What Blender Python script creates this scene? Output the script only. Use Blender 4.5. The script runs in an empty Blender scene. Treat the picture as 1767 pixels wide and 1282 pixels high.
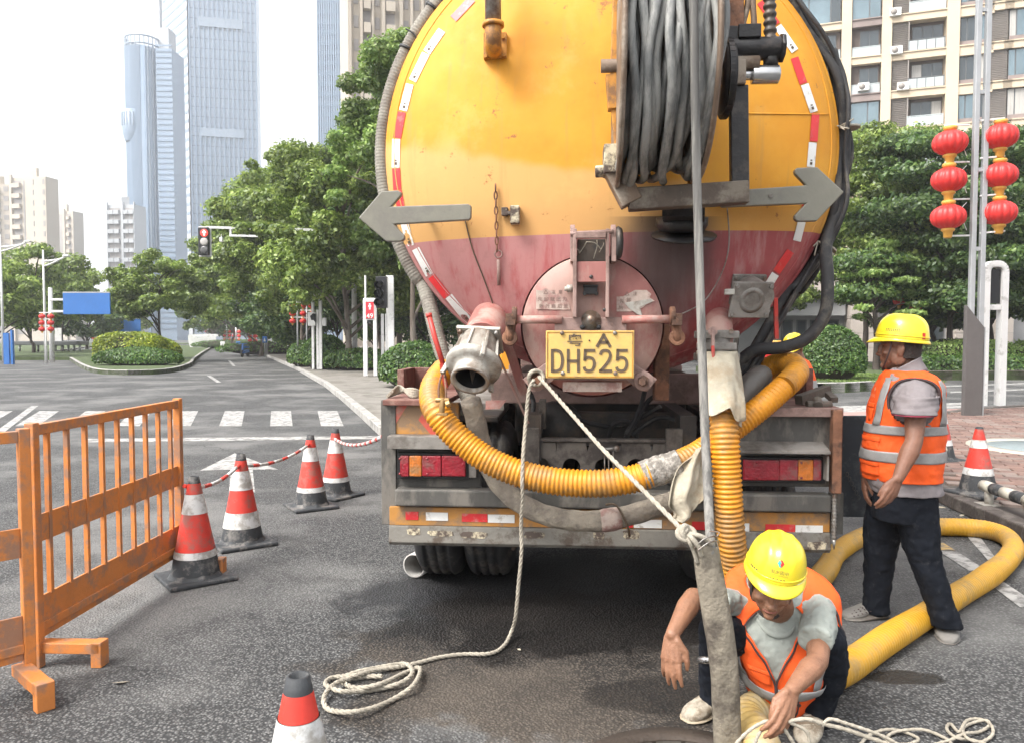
import bpy, bmesh, math, random
import numpy as np
from mathutils import Vector, Matrix, Euler
random.seed(7); rng = np.random.default_rng(7)
R = math.radians; PI = math.pi
SC = bpy.context.scene; COL = SC.collection

# ---------------------------------------------------------------- camera, sky, sun, exposure
CAM_H = 1.55; FPX = 1350.0; PITCH = math.atan((641 - 580) / FPX)
cam_d = bpy.data.cameras.new('camera'); cam = bpy.data.objects.new('camera', cam_d); COL.objects.link(cam)
cam_d.sensor_width = 36.0; cam_d.lens = 36.0 * FPX / 1767.0; cam_d.clip_start = 0.05; cam_d.clip_end = 6000
cam.location = (0, 0, CAM_H); cam.rotation_euler = (PI / 2 - PITCH, 0, 0)
SC.camera = cam
world = bpy.data.worlds.new('World'); SC.world = world; world.use_nodes = True
wn = world.node_tree; bgn = wn.nodes['Background']
sky = wn.nodes.new('ShaderNodeTexSky'); sky.sky_type = 'NISHITA'; sky.sun_disc = False
SUN_EL = R(52); SUN_AZ = R(-55)                       # sun high, behind the camera to the left
sky.sun_elevation = SUN_EL; sky.sun_rotation = PI + SUN_AZ * -1
sky.air_density = 1.6; sky.dust_density = 6.0; sky.ozone_density = 0.6; sky.altitude = 0
hs = wn.nodes.new('ShaderNodeHueSaturation'); hs.inputs['Saturation'].default_value = 0.22
wn.links.new(sky.outputs[0], hs.inputs['Color']); wn.links.new(hs.outputs[0], bgn.inputs['Color'])
bgn.inputs['Strength'].default_value = 0.15
sun_d = bpy.data.lights.new('sun', 'SUN'); sun_d.energy = 1.5; sun_d.angle = R(22); sun_d.color = (1, .955, .89)
sun = bpy.data.objects.new('sun', sun_d); COL.objects.link(sun)
_to = Vector((math.sin(SUN_AZ) * math.cos(SUN_EL), -math.cos(SUN_AZ) * math.cos(SUN_EL), math.sin(SUN_EL)))
sun.rotation_euler = _to.to_track_quat('Z', 'Y').to_euler()
SC.view_settings.view_transform = 'Standard'; SC.view_settings.look = 'None'
SC.view_settings.gamma = 1.0; SC.view_settings.use_curve_mapping = False; SC.view_settings.exposure = 1.32
SC.render.engine = 'CYCLES'
SC.cycles.max_bounces = 6; SC.cycles.diffuse_bounces = 2; SC.cycles.glossy_bounces = 3
SC.cycles.transparent_max_bounces = 8; SC.cycles.transmission_bounces = 4; SC.cycles.volume_bounces = 1
SC.cycles.use_denoising = True

# ---------------------------------------------------------------- pixel -> place
_cp, _sp = math.cos(PITCH), math.sin(PITCH)
CAMP = Vector((0, 0, CAM_H))
def ray(u, v):
    a = (u - 883.5) / FPX; t = (641 - v) / FPX
    return Vector((a, _cp + t * _sp, -_sp + t * _cp))
def at(u, v, y):
    """point seen at pixel (u,v), y metres ahead of the camera"""
    d = ray(u, v); return CAMP + d * (y / d.y)
def gnd(u, v, z=0.0):
    d = ray(u, v); return CAMP + d * ((z - CAM_H) / d.z)
def px(n, y):                       # size in metres of n photo pixels at distance y
    return n / FPX * y

# ---------------------------------------------------------------- mesh builder
class MB:
    def __init__(s): s.v = []; s.f = []; s.sm = []; s.mi = []
    def add(s, vs, fs, smooth=False, mi=0):
        o = len(s.v); s.v.extend([tuple(p) for p in vs])
        for f in fs: s.f.append(tuple(i + o for i in f)); s.sm.append(smooth); s.mi.append(mi)
        return s
    def box(s, c, d, rot=None, mi=0):
        x, y, z = d[0] / 2, d[1] / 2, d[2] / 2
        M = rot if rot is not None else None
        vs = []
        for k in ((-x,-y,-z),(x,-y,-z),(x,y,-z),(-x,y,-z),(-x,-y,z),(x,-y,z),(x,y,z),(-x,y,z)):
            p = Vector(k)
            if M is not None: p = M @ p
            vs.append(p + Vector(c))
        return s.add(vs, [(0,3,2,1),(4,5,6,7),(0,1,5,4),(1,2,6,5),(2,3,7,6),(3,0,4,7)], False, mi)
    def span(s, a, b, mi=0):        # box from corner a to corner b
        a = Vector(a); b = Vector(b)
        return s.box((a + b) / 2, [abs(q) for q in (b - a)], None, mi)
    def bar(s, p, q, w, h=None, up=(0,0,1), mi=0):
        p = Vector(p); q = Vector(q); h = w if h is None else h
        d = q - p; L = d.length; y = d.normalized(); u = Vector(up)
        if abs(y.dot(u)) > .97: u = Vector((1,0,0))
        x = y.cross(u).normalized(); z = x.cross(y)
        M = Matrix((x, y, z)).transposed()
        return s.box((p + q) / 2, (w, L, h), M, mi)
    def tube(s, pts, r, n=10, caps=True, smooth=True, mi=0, closed=False, flat=1.0):
        pts = [Vector(p) for p in pts]; m = len(pts)
        rs = r if hasattr(r, '__len__') else [r] * m
        tang = []
        for i in range(m):
            if closed: t = pts[(i + 1) % m] - pts[i - 1]
            else: t = pts[min(i + 1, m - 1)] - pts[max(i - 1, 0)]
            tang.append(t.normalized() if t.length > 1e-9 else Vector((0,0,1)))
        t0 = tang[0]; u = Vector((0,0,1)) if abs(t0.z) < .9 else Vector((1,0,0))
        nx = (u - t0 * u.dot(t0)).normalized()
        vs = []
        for i in range(m):
            t = tang[i]; nx = (nx - t * nx.dot(t))
            nx = nx.normalized() if nx.length > 1e-6 else t.orthogonal().normalized()
            ny = t.cross(nx)
            for k in range(n):
                a = 2 * PI * k / n
                vs.append(pts[i] + (nx * math.cos(a) + ny * math.sin(a) * flat) * rs[i])
        fs = []
        for i in range(m if closed else m - 1):
            j = (i + 1) % m
            for k in range(n):
                k2 = (k + 1) % n
                fs.append((i*n+k, i*n+k2, j*n+k2, j*n+k))
        s.add(vs, fs, smooth, mi)
        if caps and not closed:
            o = len(s.v) - len(vs)
            s.f.append(tuple(o + k for k in reversed(range(n)))); s.sm.append(False); s.mi.append(mi)
            s.f.append(tuple(o + (m-1)*n + k for k in range(n))); s.sm.append(False); s.mi.append(mi)
        return s
    def cyl(s, p, q, r, r2=None, n=16, mi=0, smooth=True):
        return s.tube([p, q], [r, r if r2 is None else r2], n, True, smooth, mi)
    def lathe(s, prof, o=(0,0,0), ax=(0,0,1), n=24, smooth=True, mi=0, cap=True):
        """prof: list of (radius, height along ax)"""
        ax = Vector(ax).normalized(); x = ax.orthogonal().normalized(); y = ax.cross(x); o = Vector(o)
        vs = []
        for r, h in prof:
            for k in range(n):
                a = 2*PI*k/n; vs.append(o + ax*h + (x*math.cos(a) + y*math.sin(a)) * max(r, 1e-5))
        fs = []
        for i in range(len(prof)-1):
            for k in range(n):
                k2 = (k+1) % n; fs.append((i*n+k, i*n+k2, (i+1)*n+k2, (i+1)*n+k))
        s.add(vs, fs, smooth, mi)
        return s
    def prism(s, poly, off, mi=0):
        """closed polygon (3-D points), extruded by vector off"""
        n = len(poly); off = Vector(off); a = [Vector(p) for p in poly]; b = [p + off for p in a]
        fs = [tuple(range(n)), tuple(reversed(range(n, 2*n)))] + [(i, i+n, (i+1)%n+n, (i+1)%n) for i in range(n)]
        return s.add(a + b, fs, False, mi)
    def ball(s, c, r, n=14, m=9, sc=(1,1,1), mi=0):
        c = Vector(c); vs = []; fs = []
        for i in range(m+1):
            t = PI*i/m
            for k in range(n):
                a = 2*PI*k/n
                vs.append(c + Vector((math.sin(t)*math.cos(a)*sc[0], math.sin(t)*math.sin(a)*sc[1], math.cos(t)*sc[2]))*r)
        for i in range(m):
            for k in range(n): fs.append((i*n+k, (i+1)*n+k, (i+1)*n+(k+1)%n, i*n+(k+1)%n))
        return s.add(vs, fs, True, mi)
    def mesh(s, name, mats, bevel=0.0, seg=2):
        me = bpy.data.meshes.new(name); me.from_pydata(s.v, [], s.f)
        mats = mats if isinstance(mats, (list, tuple)) else [mats]
        for m in mats: me.materials.append(m)
        me.polygons.foreach_set('use_smooth', s.sm); me.polygons.foreach_set('material_index', s.mi)
        bm = bmesh.new(); bm.from_mesh(me)
        bmesh.ops.recalc_face_normals(bm, faces=bm.faces)
        if bevel > 0:
            ed = [e for e in bm.edges if len(e.link_faces) == 2 and e.calc_face_angle(0) > .6]
            bmesh.ops.bevel(bm, geom=ed, offset=bevel, segments=seg, affect='EDGES', profile=.5, clamp_overlap=True)
        bm.to_mesh(me); bm.free()
        me.update(); return me
    def build(s, name, mats, parent=None, bevel=0.0, seg=2, **kw):
        return link(name, s.mesh(name, mats, bevel, seg), parent, **kw)

def link(name, me, parent=None, loc=None, label=None, cat=None, group=None, kind=None):
    o = bpy.data.objects.new(name, me); COL.objects.link(o)
    if parent is not None: o.parent = parent
    if loc is not None: o.location = loc
    return tag(o, label, cat, group, kind)
def tag(o, label=None, cat=None, group=None, kind=None):
    if label: o['label'] = label
    if cat: o['category'] = cat
    if group: o['group'] = group
    if kind: o['kind'] = kind
    return o
def thing(name, label, cat, loc=(0,0,0), rz=0.0, group=None):
    o = bpy.data.objects.new(name, None); COL.objects.link(o); o.empty_display_size = .1
    o.location = loc; o.rotation_euler = (0, 0, rz)
    return tag(o, label, cat, group)
def dup(src, loc=None, rz=None, label=None, scale=None):
    r = src.copy(); COL.objects.link(r)
    def rec(a, b):
        for ch in list(a.children):
            c = ch.copy(); COL.objects.link(c); c.parent = b; rec(ch, c)
    rec(src, r)
    if loc is not None: r.location = loc
    if rz is not None: r.rotation_euler = (0, 0, rz)
    if scale is not None: r.scale = scale if hasattr(scale, '__len__') else (scale,)*3
    if label: r['label'] = label
    return r
def catmull(pts, per=10, closed=False):
    pts = [Vector(p) for p in pts]; n = len(pts); out = []
    for i in range(n if closed else n-1):
        if closed: p0, p1, p2, p3 = pts[i-1], pts[i], pts[(i+1)%n], pts[(i+2)%n]
        else: p0, p1, p2, p3 = pts[max(i-1,0)], pts[i], pts[i+1], pts[min(i+2,n-1)]
        for k in range(per):
            t = k/per
            out.append(.5*((2*p1)+(p2-p0)*t+(2*p0-5*p1+4*p2-p3)*t*t+(3*p1-p0-3*p2+p3)*t**3))
    if not closed: out.append(pts[-1])
    return out
def resample(pts, step):
    pts = [Vector(p) for p in pts]; L = [0]
    for a, b in zip(pts, pts[1:]): L.append(L[-1] + (b-a).length)
    n = max(2, int(L[-1]/step)); out = []; j = 0
    for i in range(n+1):
        d = L[-1]*i/n
        while j < len(L)-2 and L[j+1] < d: j += 1
        t = (d-L[j])/max(L[j+1]-L[j], 1e-9); out.append(pts[j].lerp(pts[j+1], min(max(t,0),1)))
    return out
def corrugated(pts, r, amp, pitch, n=20):
    """tube with real ridges"""
    q = resample(pts, pitch/4); rs = [r + amp*(1,.45,-.75,.45)[i % 4] for i in range(len(q))]
    return MB().tube(q, rs, n)

# ---------------------------------------------------------------- materials
def mat(name, col, rough=.6, metal=0.0, var=.12, scale=6.0, bump=0.0, bscale=60.0, dirt=None, dirt_amt=.0, dirt_scale=3.0,
        spec=.5, detail=6.0, emit=None, coat=0.0, sub=0.0, stretch=None):
    m = bpy.data.materials.new(name); m.use_nodes = True; nt = m.node_tree; N = nt.nodes; L = nt.links
    b = N['Principled BSDF']; b.inputs['Roughness'].default_value = rough; b.inputs['Metallic'].default_value = metal
    b.inputs['Specular IOR Level'].default_value = spec; b.inputs['Coat Weight'].default_value = coat
    if sub: b.inputs['Subsurface Weight'].default_value = sub; b.inputs['Subsurface Radius'].default_value = (.012,.004,.002)
    if emit is not None:
        b.inputs['Emission Color'].default_value = (*emit[:3], 1); b.inputs['Emission Strength'].default_value = emit[3]
    tc = N.new('ShaderNodeTexCoord'); oi = N.new('ShaderNodeObjectInfo'); va = N.new('ShaderNodeVectorMath'); va.operation = 'MULTIPLY_ADD'; L.new(oi.outputs['Random'], va.inputs[0]); va.inputs[1].default_value = (37,53,71); L.new(tc.outputs['Object'], va.inputs[2]); src = va.outputs[0]
    if stretch:
        mp = N.new('ShaderNodeMapping'); mp.inputs['Scale'].default_value = stretch; L.new(src, mp.inputs['Vector']); src = mp.outputs[0]
    out = None
    no = N.new('ShaderNodeTexNoise'); no.inputs['Scale'].default_value = scale; no.inputs['Detail'].default_value = detail
    no.inputs['Roughness'].default_value = .65; L.new(src, no.inputs['Vector'])
    mx = N.new('ShaderNodeMix'); mx.data_type = 'RGBA'
    lo = [max(0, c*(1-var)) for c in col[:3]]; hi = [min(1, c*(1+var)) for c in col[:3]]
    mx.inputs[6].default_value = (*lo, 1); mx.inputs[7].default_value = (*hi, 1)
    rp = N.new('ShaderNodeMapRange'); rp.inputs['From Min'].default_value = .3; rp.inputs['From Max'].default_value = .7
    L.new(no.outputs['Fac'], rp.inputs['Value']); L.new(rp.outputs[0], mx.inputs[0]); out = mx.outputs[2]
    if dirt is not None:
        n2 = N.new('ShaderNodeTexNoise'); n2.inputs['Scale'].default_value = dirt_scale; n2.inputs['Detail'].default_value = 9
        n2.inputs['Roughness'].default_value = .7; L.new(src, n2.inputs['Vector'])
        r2 = N.new('ShaderNodeMapRange'); c = .62 - .3*dirt_amt
        r2.inputs['From Min'].default_value = c; r2.inputs['From Max'].default_value = c + .12
        L.new(n2.outputs['Fac'], r2.inputs['Value'])
        m2 = N.new('ShaderNodeMix'); m2.data_type = 'RGBA'; m2.inputs[7].default_value = (*dirt[:3], 1)
        L.new(r2.outputs[0], m2.inputs[0]); L.new(out, m2.inputs[6]); out = m2.outputs[2]
    L.new(out, b.inputs['Base Color'])
    if bump > 0:
        n3 = N.new('ShaderNodeTexNoise'); n3.inputs['Scale'].default_value = bscale; n3.inputs['Detail'].default_value = 4
        L.new(src, n3.inputs['Vector']); bp = N.new('ShaderNodeBump'); bp.inputs['Strength'].default_value = bump
        bp.inputs['Distance'].default_value = .02; L.new(n3.outputs['Fac'], bp.inputs['Height']); L.new(bp.outputs[0], b.inputs['Normal'])
    return m
def glass_mat(name, col, rough=.08, metal=0.0):
    m = mat(name, col, rough, metal, .1, .5); return m

M = {}
M['steel'] = mat('bare steel', (.30,.29,.27), .45, .6, .2, 8, .1, 40, (.16,.11,.08), .5, 6)
M['dark_steel'] = mat('dark greasy steel', (.045,.043,.042), .5, .3, .3, 9, .15, 50, (.09,.07,.055), .5, 5)
M['black'] = mat('black paint', (.02,.02,.022), .5, 0, .3, 8, .05, 40)
M['rubber'] = mat('black rubber', (.028,.028,.03), .75, 0, .25, 10, .15, 60, (.1,.09,.075), .35, 5)
M['rust'] = mat('rusty steel', (.20,.095,.055), .85, 0, .4, 9, .3, 60, (.09,.05,.035), .5, 8)
M['grey_paint'] = mat('grey dusty paint', (.24,.225,.205), .6, 0, .2, 7, .15, 50, (.13,.115,.1), .5, 4)
M['darkgrey_paint'] = mat('dark grey dirty paint', (.075,.072,.066), .6, 0, .25, 6, .15, 50, (.17,.155,.135), .45, 5, stretch=(1,1,.45))
M['pink_paint'] = mat('faded red paint', (.36,.135,.115), .6, 0, .16, 7, .12, 60, (.42,.29,.25), .55, 4)
M['pinkgrey'] = mat('dusty reddish steel', (.30,.20,.175), .65, 0, .2, 8, .15, 60, (.2,.13,.11), .5, 5)
M['outlet'] = mat('cast pale grey metal', (.42,.405,.365), .5, .25, .14, 9, .12, 70, (.24,.2,.165), .5, 5)
M['chrome'] = mat('bright machined steel', (.55,.55,.55), .25, .9, .1, 10)
M['yellow_hose'] = mat('orange yellow ribbed plastic', (.64,.26,.014), .45, 0, .18, 5, .1, 60, (.34,.18,.055), .5, 4.5)
M['yellow_hose_worn'] = mat('worn yellow plastic hose', (.60,.315,.022), .5, 0, .2, 4, .1, 60, (.40,.24,.06), .5, 4)
M['grey_hose'] = mat('muddy grey hose', (.22,.19,.155), .8, 0, .25, 9, .5, 45, (.33,.29,.23), .5, 7)
M['rim_hose'] = mat('dusty ribbed grey hose', (.25,.235,.20), .75, 0, .2, 9, .15, 60, (.16,.14,.12), .5, 5)
M['coil_hose'] = mat('black hose with grey dried mud', (.15,.155,.153), .65, 0, .3, 22, .35, 50, (.30,.30,.285), .6, 16, stretch=(1,.25,.25))
M['tail_hose'] = mat('scuffed whitish jet hose', (.10,.096,.09), .7, 0, .3, 18, .35, 60, (.215,.205,.187), .62, 30, stretch=(1,1,.045))
M['flat_hose'] = mat('muddy canvas layflat hose', (.20,.175,.135), .85, 0, .22, 8, .35, 60, (.09,.075,.06), .45, 7)
M['rope'] = mat('dirty off white rope', (.36,.325,.265), .9, 0, .2, 20, .4, 200)
M['cloth'] = mat('dirty cream rag', (.40,.36,.28), .9, 0, .18, 6, .5, 25, (.33,.27,.19), .45, 5)
M['white_sticker'] = mat('white reflective tape', (.72,.72,.70), .4, 0, .06, 12, 0, 60, (.4,.37,.33), .3, 14)
M['red_sticker'] = mat('red reflective tape', (.62,.03,.035), .4, 0, .14, 12, 0, 60, (.5,.2,.17), .2, 14)
M['arrow'] = mat('grey green arrow lamp', (.185,.178,.145), .42, 0, .14, 6, .05, 60, (.16,.15,.13), .5, 4)
M['plate'] = mat('yellow number plate', (.64,.43,.13), .5, 0, .1, 14, 0, 60, (.5,.36,.15), .3, 20)
M['ink'] = mat('dark brown print', (.10,.07,.045), .7, 0, .2, 60)
M['label'] = mat('worn silver sticker', (.45,.36,.31), .6, 0, .2, 18, 0, 60, (.3,.17,.15), .5, 12)
M['red_lens'] = mat('red lamp lens', (.27,.010,.022), .32, 0, .3, 30, .3, 70, (.20,.07,.065), .45, 9, coat=.2)
M['amber_lens'] = mat('amber lamp lens', (.52,.15,.018), .32, 0, .25, 30, .3, 70, (.30,.15,.06), .4, 9, coat=.2)
M['bumper_yellow'] = mat('orange yellow board', (.47,.22,.05), .6, 0, .16, 6, .05, 40, (.24,.155,.09), .55, 6)
M['chevron_red'] = mat('red chevron', (.55,.09,.06), .5, 0, .15, 7, 0, 60, (.4,.2,.15), .4, 5)
M['peel'] = mat('peeling grey paint', (.165,.155,.135), .65, 0, .15, 8, .2, 40, (.08,.06,.045), .42, 9)
M['peel_cream'] = mat('flaking cream paint', (.5,.44,.31), .7, 0, .12, 14, .2, 60, (.07,.05,.04), .72, 13)
M['red_paint'] = mat('red handle paint', (.46,.045,.035), .45, 0, .2, 14, 0, 60, (.25,.09,.07), .4, 12)
M['brass'] = mat('dirty brass', (.36,.23,.10), .45, .6, .25, 20)
def X(u, y): return (u - 883.5) / FPX * y
# ================================================================= ground
def road_material():
    m = bpy.data.materials.new('worn asphalt'); m.use_nodes = True; nt = m.node_tree; N = nt.nodes; L = nt.links
    b = N['Principled BSDF']; tc = N.new('ShaderNodeTexCoord'); O = tc.outputs['Object']
    def noise(sc, det=5, rough=.6):
        n = N.new('ShaderNodeTexNoise'); n.inputs['Scale'].default_value = sc; n.inputs['Detail'].default_value = det; n.inputs['Roughness'].default_value = rough; L.new(O, n.inputs['Vector']); return n.outputs['Fac']
    def rng_(v, a, c, lo=0, hi=1):
        n = N.new('ShaderNodeMapRange'); n.inputs['From Min'].default_value = a; n.inputs['From Max'].default_value = c; n.inputs['To Min'].default_value = lo; n.inputs['To Max'].default_value = hi; L.new(v, n.inputs['Value']); return n.outputs[0]
    def mix(f, a, c):
        n = N.new('ShaderNodeMix'); n.data_type = 'RGBA'; L.new(f, n.inputs[0])
        for i, q in ((6,a),(7,c)):
            if isinstance(q, tuple): n.inputs[i].default_value = (*q,1)
            else: L.new(q, n.inputs[i])
        return n.outputs[2]
    vo = N.new('ShaderNodeTexVoronoi'); vo.inputs['Scale'].default_value = 80; vo.inputs['Randomness'].default_value = 1; L.new(O, vo.inputs['Vector'])
    sep = N.new('ShaderNodeSeparateColor'); L.new(vo.outputs['Color'], sep.inputs[0])
    stone = mix(sep.outputs[0], (.050,.050,.050), (.205,.205,.20))
    gap = rng_(vo.outputs['Distance'], .25, .62)
    c = mix(gap, stone, (.028,.028,.029))
    big = noise(.55, 5); c = mix(rng_(big, .46, .62, 0, .6), c, (.195,.192,.185))       # dried silt film on the texture
    mid = noise(2.3, 6); c = mix(rng_(mid, .56, .70, 0, .5), c, (.022,.021,.02))
    ve = N.new('ShaderNodeTexVoronoi'); ve.feature = 'DISTANCE_TO_EDGE'; ve.inputs['Scale'].default_value = .42
    nd = N.new('ShaderNodeTexNoise'); nd.inputs['Scale'].default_value = 1.3; nd.inputs['Detail'].default_value = 7; L.new(O, nd.inputs['Vector'])
    va = N.new('ShaderNodeMixRGB'); va.blend_type = 'ADD'; va.inputs[0].default_value = .9; L.new(O, va.inputs[1]); L.new(nd.outputs['Color'], va.inputs[2]); L.new(va.outputs[0], ve.inputs['Vector'])
    ck = N.new('ShaderNodeMath'); ck.operation = 'MULTIPLY'; L.new(rng_(ve.outputs['Distance'], .0035, .0015), ck.inputs[0]); L.new(rng_(noise(.35, 2), .5, .56), ck.inputs[1])
    c = mix(ck.outputs[0], c, (.016,.016,.016))
    # broad damp brown area beside the truck, darker wet mark on the right
    sx = N.new('ShaderNodeSeparateXYZ'); L.new(O, sx.inputs[0])
    def blob(x, y, rx, ry, wob):
        def mm(op, a, c_=None):
            n = N.new('ShaderNodeMath'); n.operation = op
            for i, q in enumerate((a, c_)):
                if q is None: continue
                if isinstance(q, (int, float)): n.inputs[i].default_value = q
                else: L.new(q, n.inputs[i])
            return n.outputs[0]
        dx = mm('POWER', mm('ABSOLUTE', mm('DIVIDE', mm('SUBTRACT', sx.outputs[0], x), rx)), 2.0); dy = mm('POWER', mm('ABSOLUTE', mm('DIVIDE', mm('SUBTRACT', sx.outputs[1], y), ry)), 2.0)
        return rng_(mm('ADD', mm('ADD', dx, dy), mm('MULTIPLY', mm('SUBTRACT', mid, .5), wob)), 1.15, .75)
    g1 = gnd(940, 1150); w1 = blob(g1.x, g1.y+.15, 1.0, .95, 3.0)
    def stain_shade(f, c_, col):
        n = N.new('ShaderNodeMix'); n.data_type = 'RGBA'; n.blend_type = 'MULTIPLY'; L.new(f, n.inputs[0]); L.new(c_, n.inputs[6]); n.inputs[7].default_value = (*col,1); return n.outputs[2]
    c = stain_shade(rng_(w1, 0, 1, 0, .92), c, (.50,.40,.31))
    g3 = gnd(1120, 1120); w3 = blob(.45, 4.55, 1.45, .88, 2.2); c = stain_shade(rng_(w3, 0, 1, 0, .95), c, (.20,.20,.225)); g4_ = gnd(1150,1200); w4 = blob(g4_.x, g4_.y, .34, .16, 4.0); c = stain_shade(rng_(w4, 0, 1, 0, .9), c, (.28,.25,.22))  # wet road at the bumper, with under-truck shade painted into the colour
    g2 = gnd(1555, 1170); w2 = blob(g2.x, g2.y, .20, .07, 5.0)
    c = mix(rng_(w2, 0, 1, 0, .85), c, (.012,.010,.008))
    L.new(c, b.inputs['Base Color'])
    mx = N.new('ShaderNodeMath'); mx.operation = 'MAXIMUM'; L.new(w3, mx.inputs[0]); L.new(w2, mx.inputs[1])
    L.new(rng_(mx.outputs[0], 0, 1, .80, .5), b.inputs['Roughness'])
    bp = N.new('ShaderNodeBump'); bp.inputs['Strength'].default_value = .8; bp.inputs['Distance'].default_value = .006
    inv = rng_(vo.outputs['Distance'], 0, .7, 1, 0); L.new(inv, bp.inputs['Height']); L.new(bp.outputs[0], b.inputs['Normal'])
    return m
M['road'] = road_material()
M['marking'] = mat('worn white road paint', (.38,.375,.36), .7, 0, .12, 6, .2, 60, (.16,.155,.15), .55, 9)
M['marking_y'] = mat('worn yellow road paint', (.50,.34,.12), .7, 0, .12, 6, .2, 60, (.14,.13,.12), .5, 9)
MH = Vector((.60, 2.60, 0)); MHR = .365                 # manhole right in front of the camera
def ground_sheet():
    b = MB(); x0, x1, y0, y1 = -1500, 1500, -400, 3500; h = .8; cx, cy = MH.x, MH.y
    P = [(x0,y0),(x1,y0),(x1,y1),(x0,y1)]
    for (a, c, d, e) in ((x0,y0,x1,cy-h),(x0,cy+h,x1,y1),(x0,cy-h,cx-h,cy+h),(cx+h,cy-h,x1,cy+h)):
        b.add([(a,c,0),(d,c,0),(d,e,0),(a,e,0)], [(0,1,2,3)])
    K = 48; inn = []; out = []
    for k in range(K):
        t = 2*PI*(k+.5)/K; dx, dy = math.cos(t), math.sin(t); s = h/max(abs(dx),abs(dy)); inn.append((cx+dx*MHR, cy+dy*MHR, 0)); out.append((cx+dx*s, cy+dy*s, 0))
    b.add(inn+out, [(k,(k+1)%K,(k+1)%K+K,k+K) for k in range(K)])
    # corner fillers of the square cell
    for sx_, sy_ in ((1,1),(-1,1),(-1,-1),(1,-1)):
        near = sorted(out, key=lambda p: (p[0]-cx-sx_*h)**2+(p[1]-cy-sy_*h)**2)[:2]
        b.add([(cx+sx_*h,cy+sy_*h,0), near[0], near[1]], [(0,1,2)])
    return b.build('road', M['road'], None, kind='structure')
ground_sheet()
b = MB(); b.lathe([(MHR-.03,.004),(MHR-.025,.014),(MHR+.05,.014),(MHR+.055,-.02),(MHR-.03,-.02),(MHR-.03,.004)], MH, (0,0,1), 48)
mh = thing('manhole', 'open round manhole with an iron rim under the canvas hose', 'manhole', MH)
o = b.build('rim', mat('dark cast iron', (.055,.042,.033), .7, .2, .3, 9, .3, 50), None); o.parent = mh; o.matrix_parent_inverse = Matrix.Translation(-MH)
b = MB(); b.lathe([(MHR-.03,-.0),(MHR-.03,-1.6),(0,-1.6)], MH, (0,0,1), 40); o = b.build('shaft', mat('wet concrete shaft', (.10,.09,.08), .6, 0, .3, 5), None); o.parent = mh; o.matrix_parent_inverse = Matrix.Translation(-MH)

def mark(name, pts, m=None, z=.004):
    b = MB(); b.add([(p[0],p[1],z) for p in pts], [tuple(range(len(pts)))]); return b.build(name, m or M['marking'], None, kind='structure')
def mpx(name, pix, m=None, z=.004): return mark(name, [gnd(u, v) for u, v in pix], m, z)
# edge line on the right of the truck, yellow dashes near it
def strip(name, pts, w, m, z=.004):
    pts = [Vector((p.x,p.y,0)) for p in pts]; vs = []
    for i, p in enumerate(pts):
        t = (pts[min(i+1,len(pts)-1)] - pts[max(i-1,0)]).normalized(); n = Vector((-t.y,t.x,0))*w/2; vs += [p+n, p-n]
    b = MB(); b.add([(v.x,v.y,z) for v in vs], [(2*i,2*i+1,2*i+3,2*i+2) for i in range(len(pts)-1)]); return b.build(name, m, None, kind='structure')
mpx('edge_line', [(1618,950),(1652,952),(1700,983),(1672,985)]) ; mpx('edge_line', [(1700,1002),(1733,1005),(1790,1043),(1760,1048)])
mpx('edge_line', [(1668,925),(1690,925),(1722,968),(1706,968)])
mpx('yellow_dash', [(1600,935),(1628,937),(1650,950),(1615,948)], M['marking_y'])
# markings of the road on the left: zebra, stop line, arrow, lane lines
for k in range(-6, 2):
    u = 490 + k*80; sh = (u-883)*.10
    mpx('zebra_stripe', [(u-22+sh*.0,709),(u+12,709),(u+15+(k+1)*8-8,735),(u-24+(k)*8,735)])
mpx('stop_line', [(150,757),(662,752),(664,757),(150,763)])
mpx('lane_arrow', [(405,782),(480,810),(436,810),(440,850),(395,850),(398,810),(345,812)])
strip('lane_line', [gnd(700,760), gnd(600,690)], .12, M['marking'])
for (u0,v0,u1,v1) in ((360,648,378,660),(395,622,404,632),(60,700,0,745)): strip('lane_line', [gnd(u0,v0), gnd(u1,v1)], .14, M['marking'])
# far crossing on the right: pale and pinkish bars, lane lines
M['pinkmark'] = mat('faded pink road paint', (.36,.22,.20), .7, 0, .15, 3)
for i, (v0, v1) in enumerate(((694,697.5),(699,703),(704.5,709),(710.5,716))):
    mpx('crossing_bar', [(1440,v0+7),(1445,v1+8.5),(1690-i*4,v1),(1680,v0)], M['marking'] if i != 2 else M['pinkmark'])
for pix in ([(1590,667.5),(1767,660.5),(1800,661.5),(1590,669)], [(1640,676),(1800,670),(1800,671.5),(1640,678)], [(1600,652),(1800,651),(1800,652),(1600,653)]): mpx('lane_line', pix)

# ---------------- pavements with kerb stones
M['paver'] = mat('brown paving stone', (.175,.108,.088), .8, 0, .22, 5, .25, 40, (.25,.175,.145), .35, 3)
M['paver2'] = mat('darker brown paving stone', (.13,.08,.067), .8, 0, .22, 5, .25, 40, (.2,.155,.13), .35, 3)
M['paver3'] = mat('pale brown paving stone', (.20,.155,.135), .8, 0, .2, 5, .25, 40, (.13,.1,.085), .35, 3)
M['kerb'] = mat('dark brown kerb stone', (.075,.062,.055), .75, 0, .25, 7, .3, 40, (.15,.13,.115), .4, 6)
M['kerb_pale'] = mat('pale grey kerb stone', (.34,.33,.31), .8, 0, .15, 5, .2, 40, (.2,.19,.18), .4, 4)
M['bedding'] = mat('paving joint sand', (.07,.058,.05), .9)
KP = [Vector(p+(0,)) for p in ((3.55,2.0),(3.72,4.6),(3.86,5.9),(4.02,7.5),(4.6,10.0),(6.0,12.7),(8.6,15.2),(12.5,17.0),(20,18.6),(40,20.5))]
kline = resample(catmull(KP, 12), .55)
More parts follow.
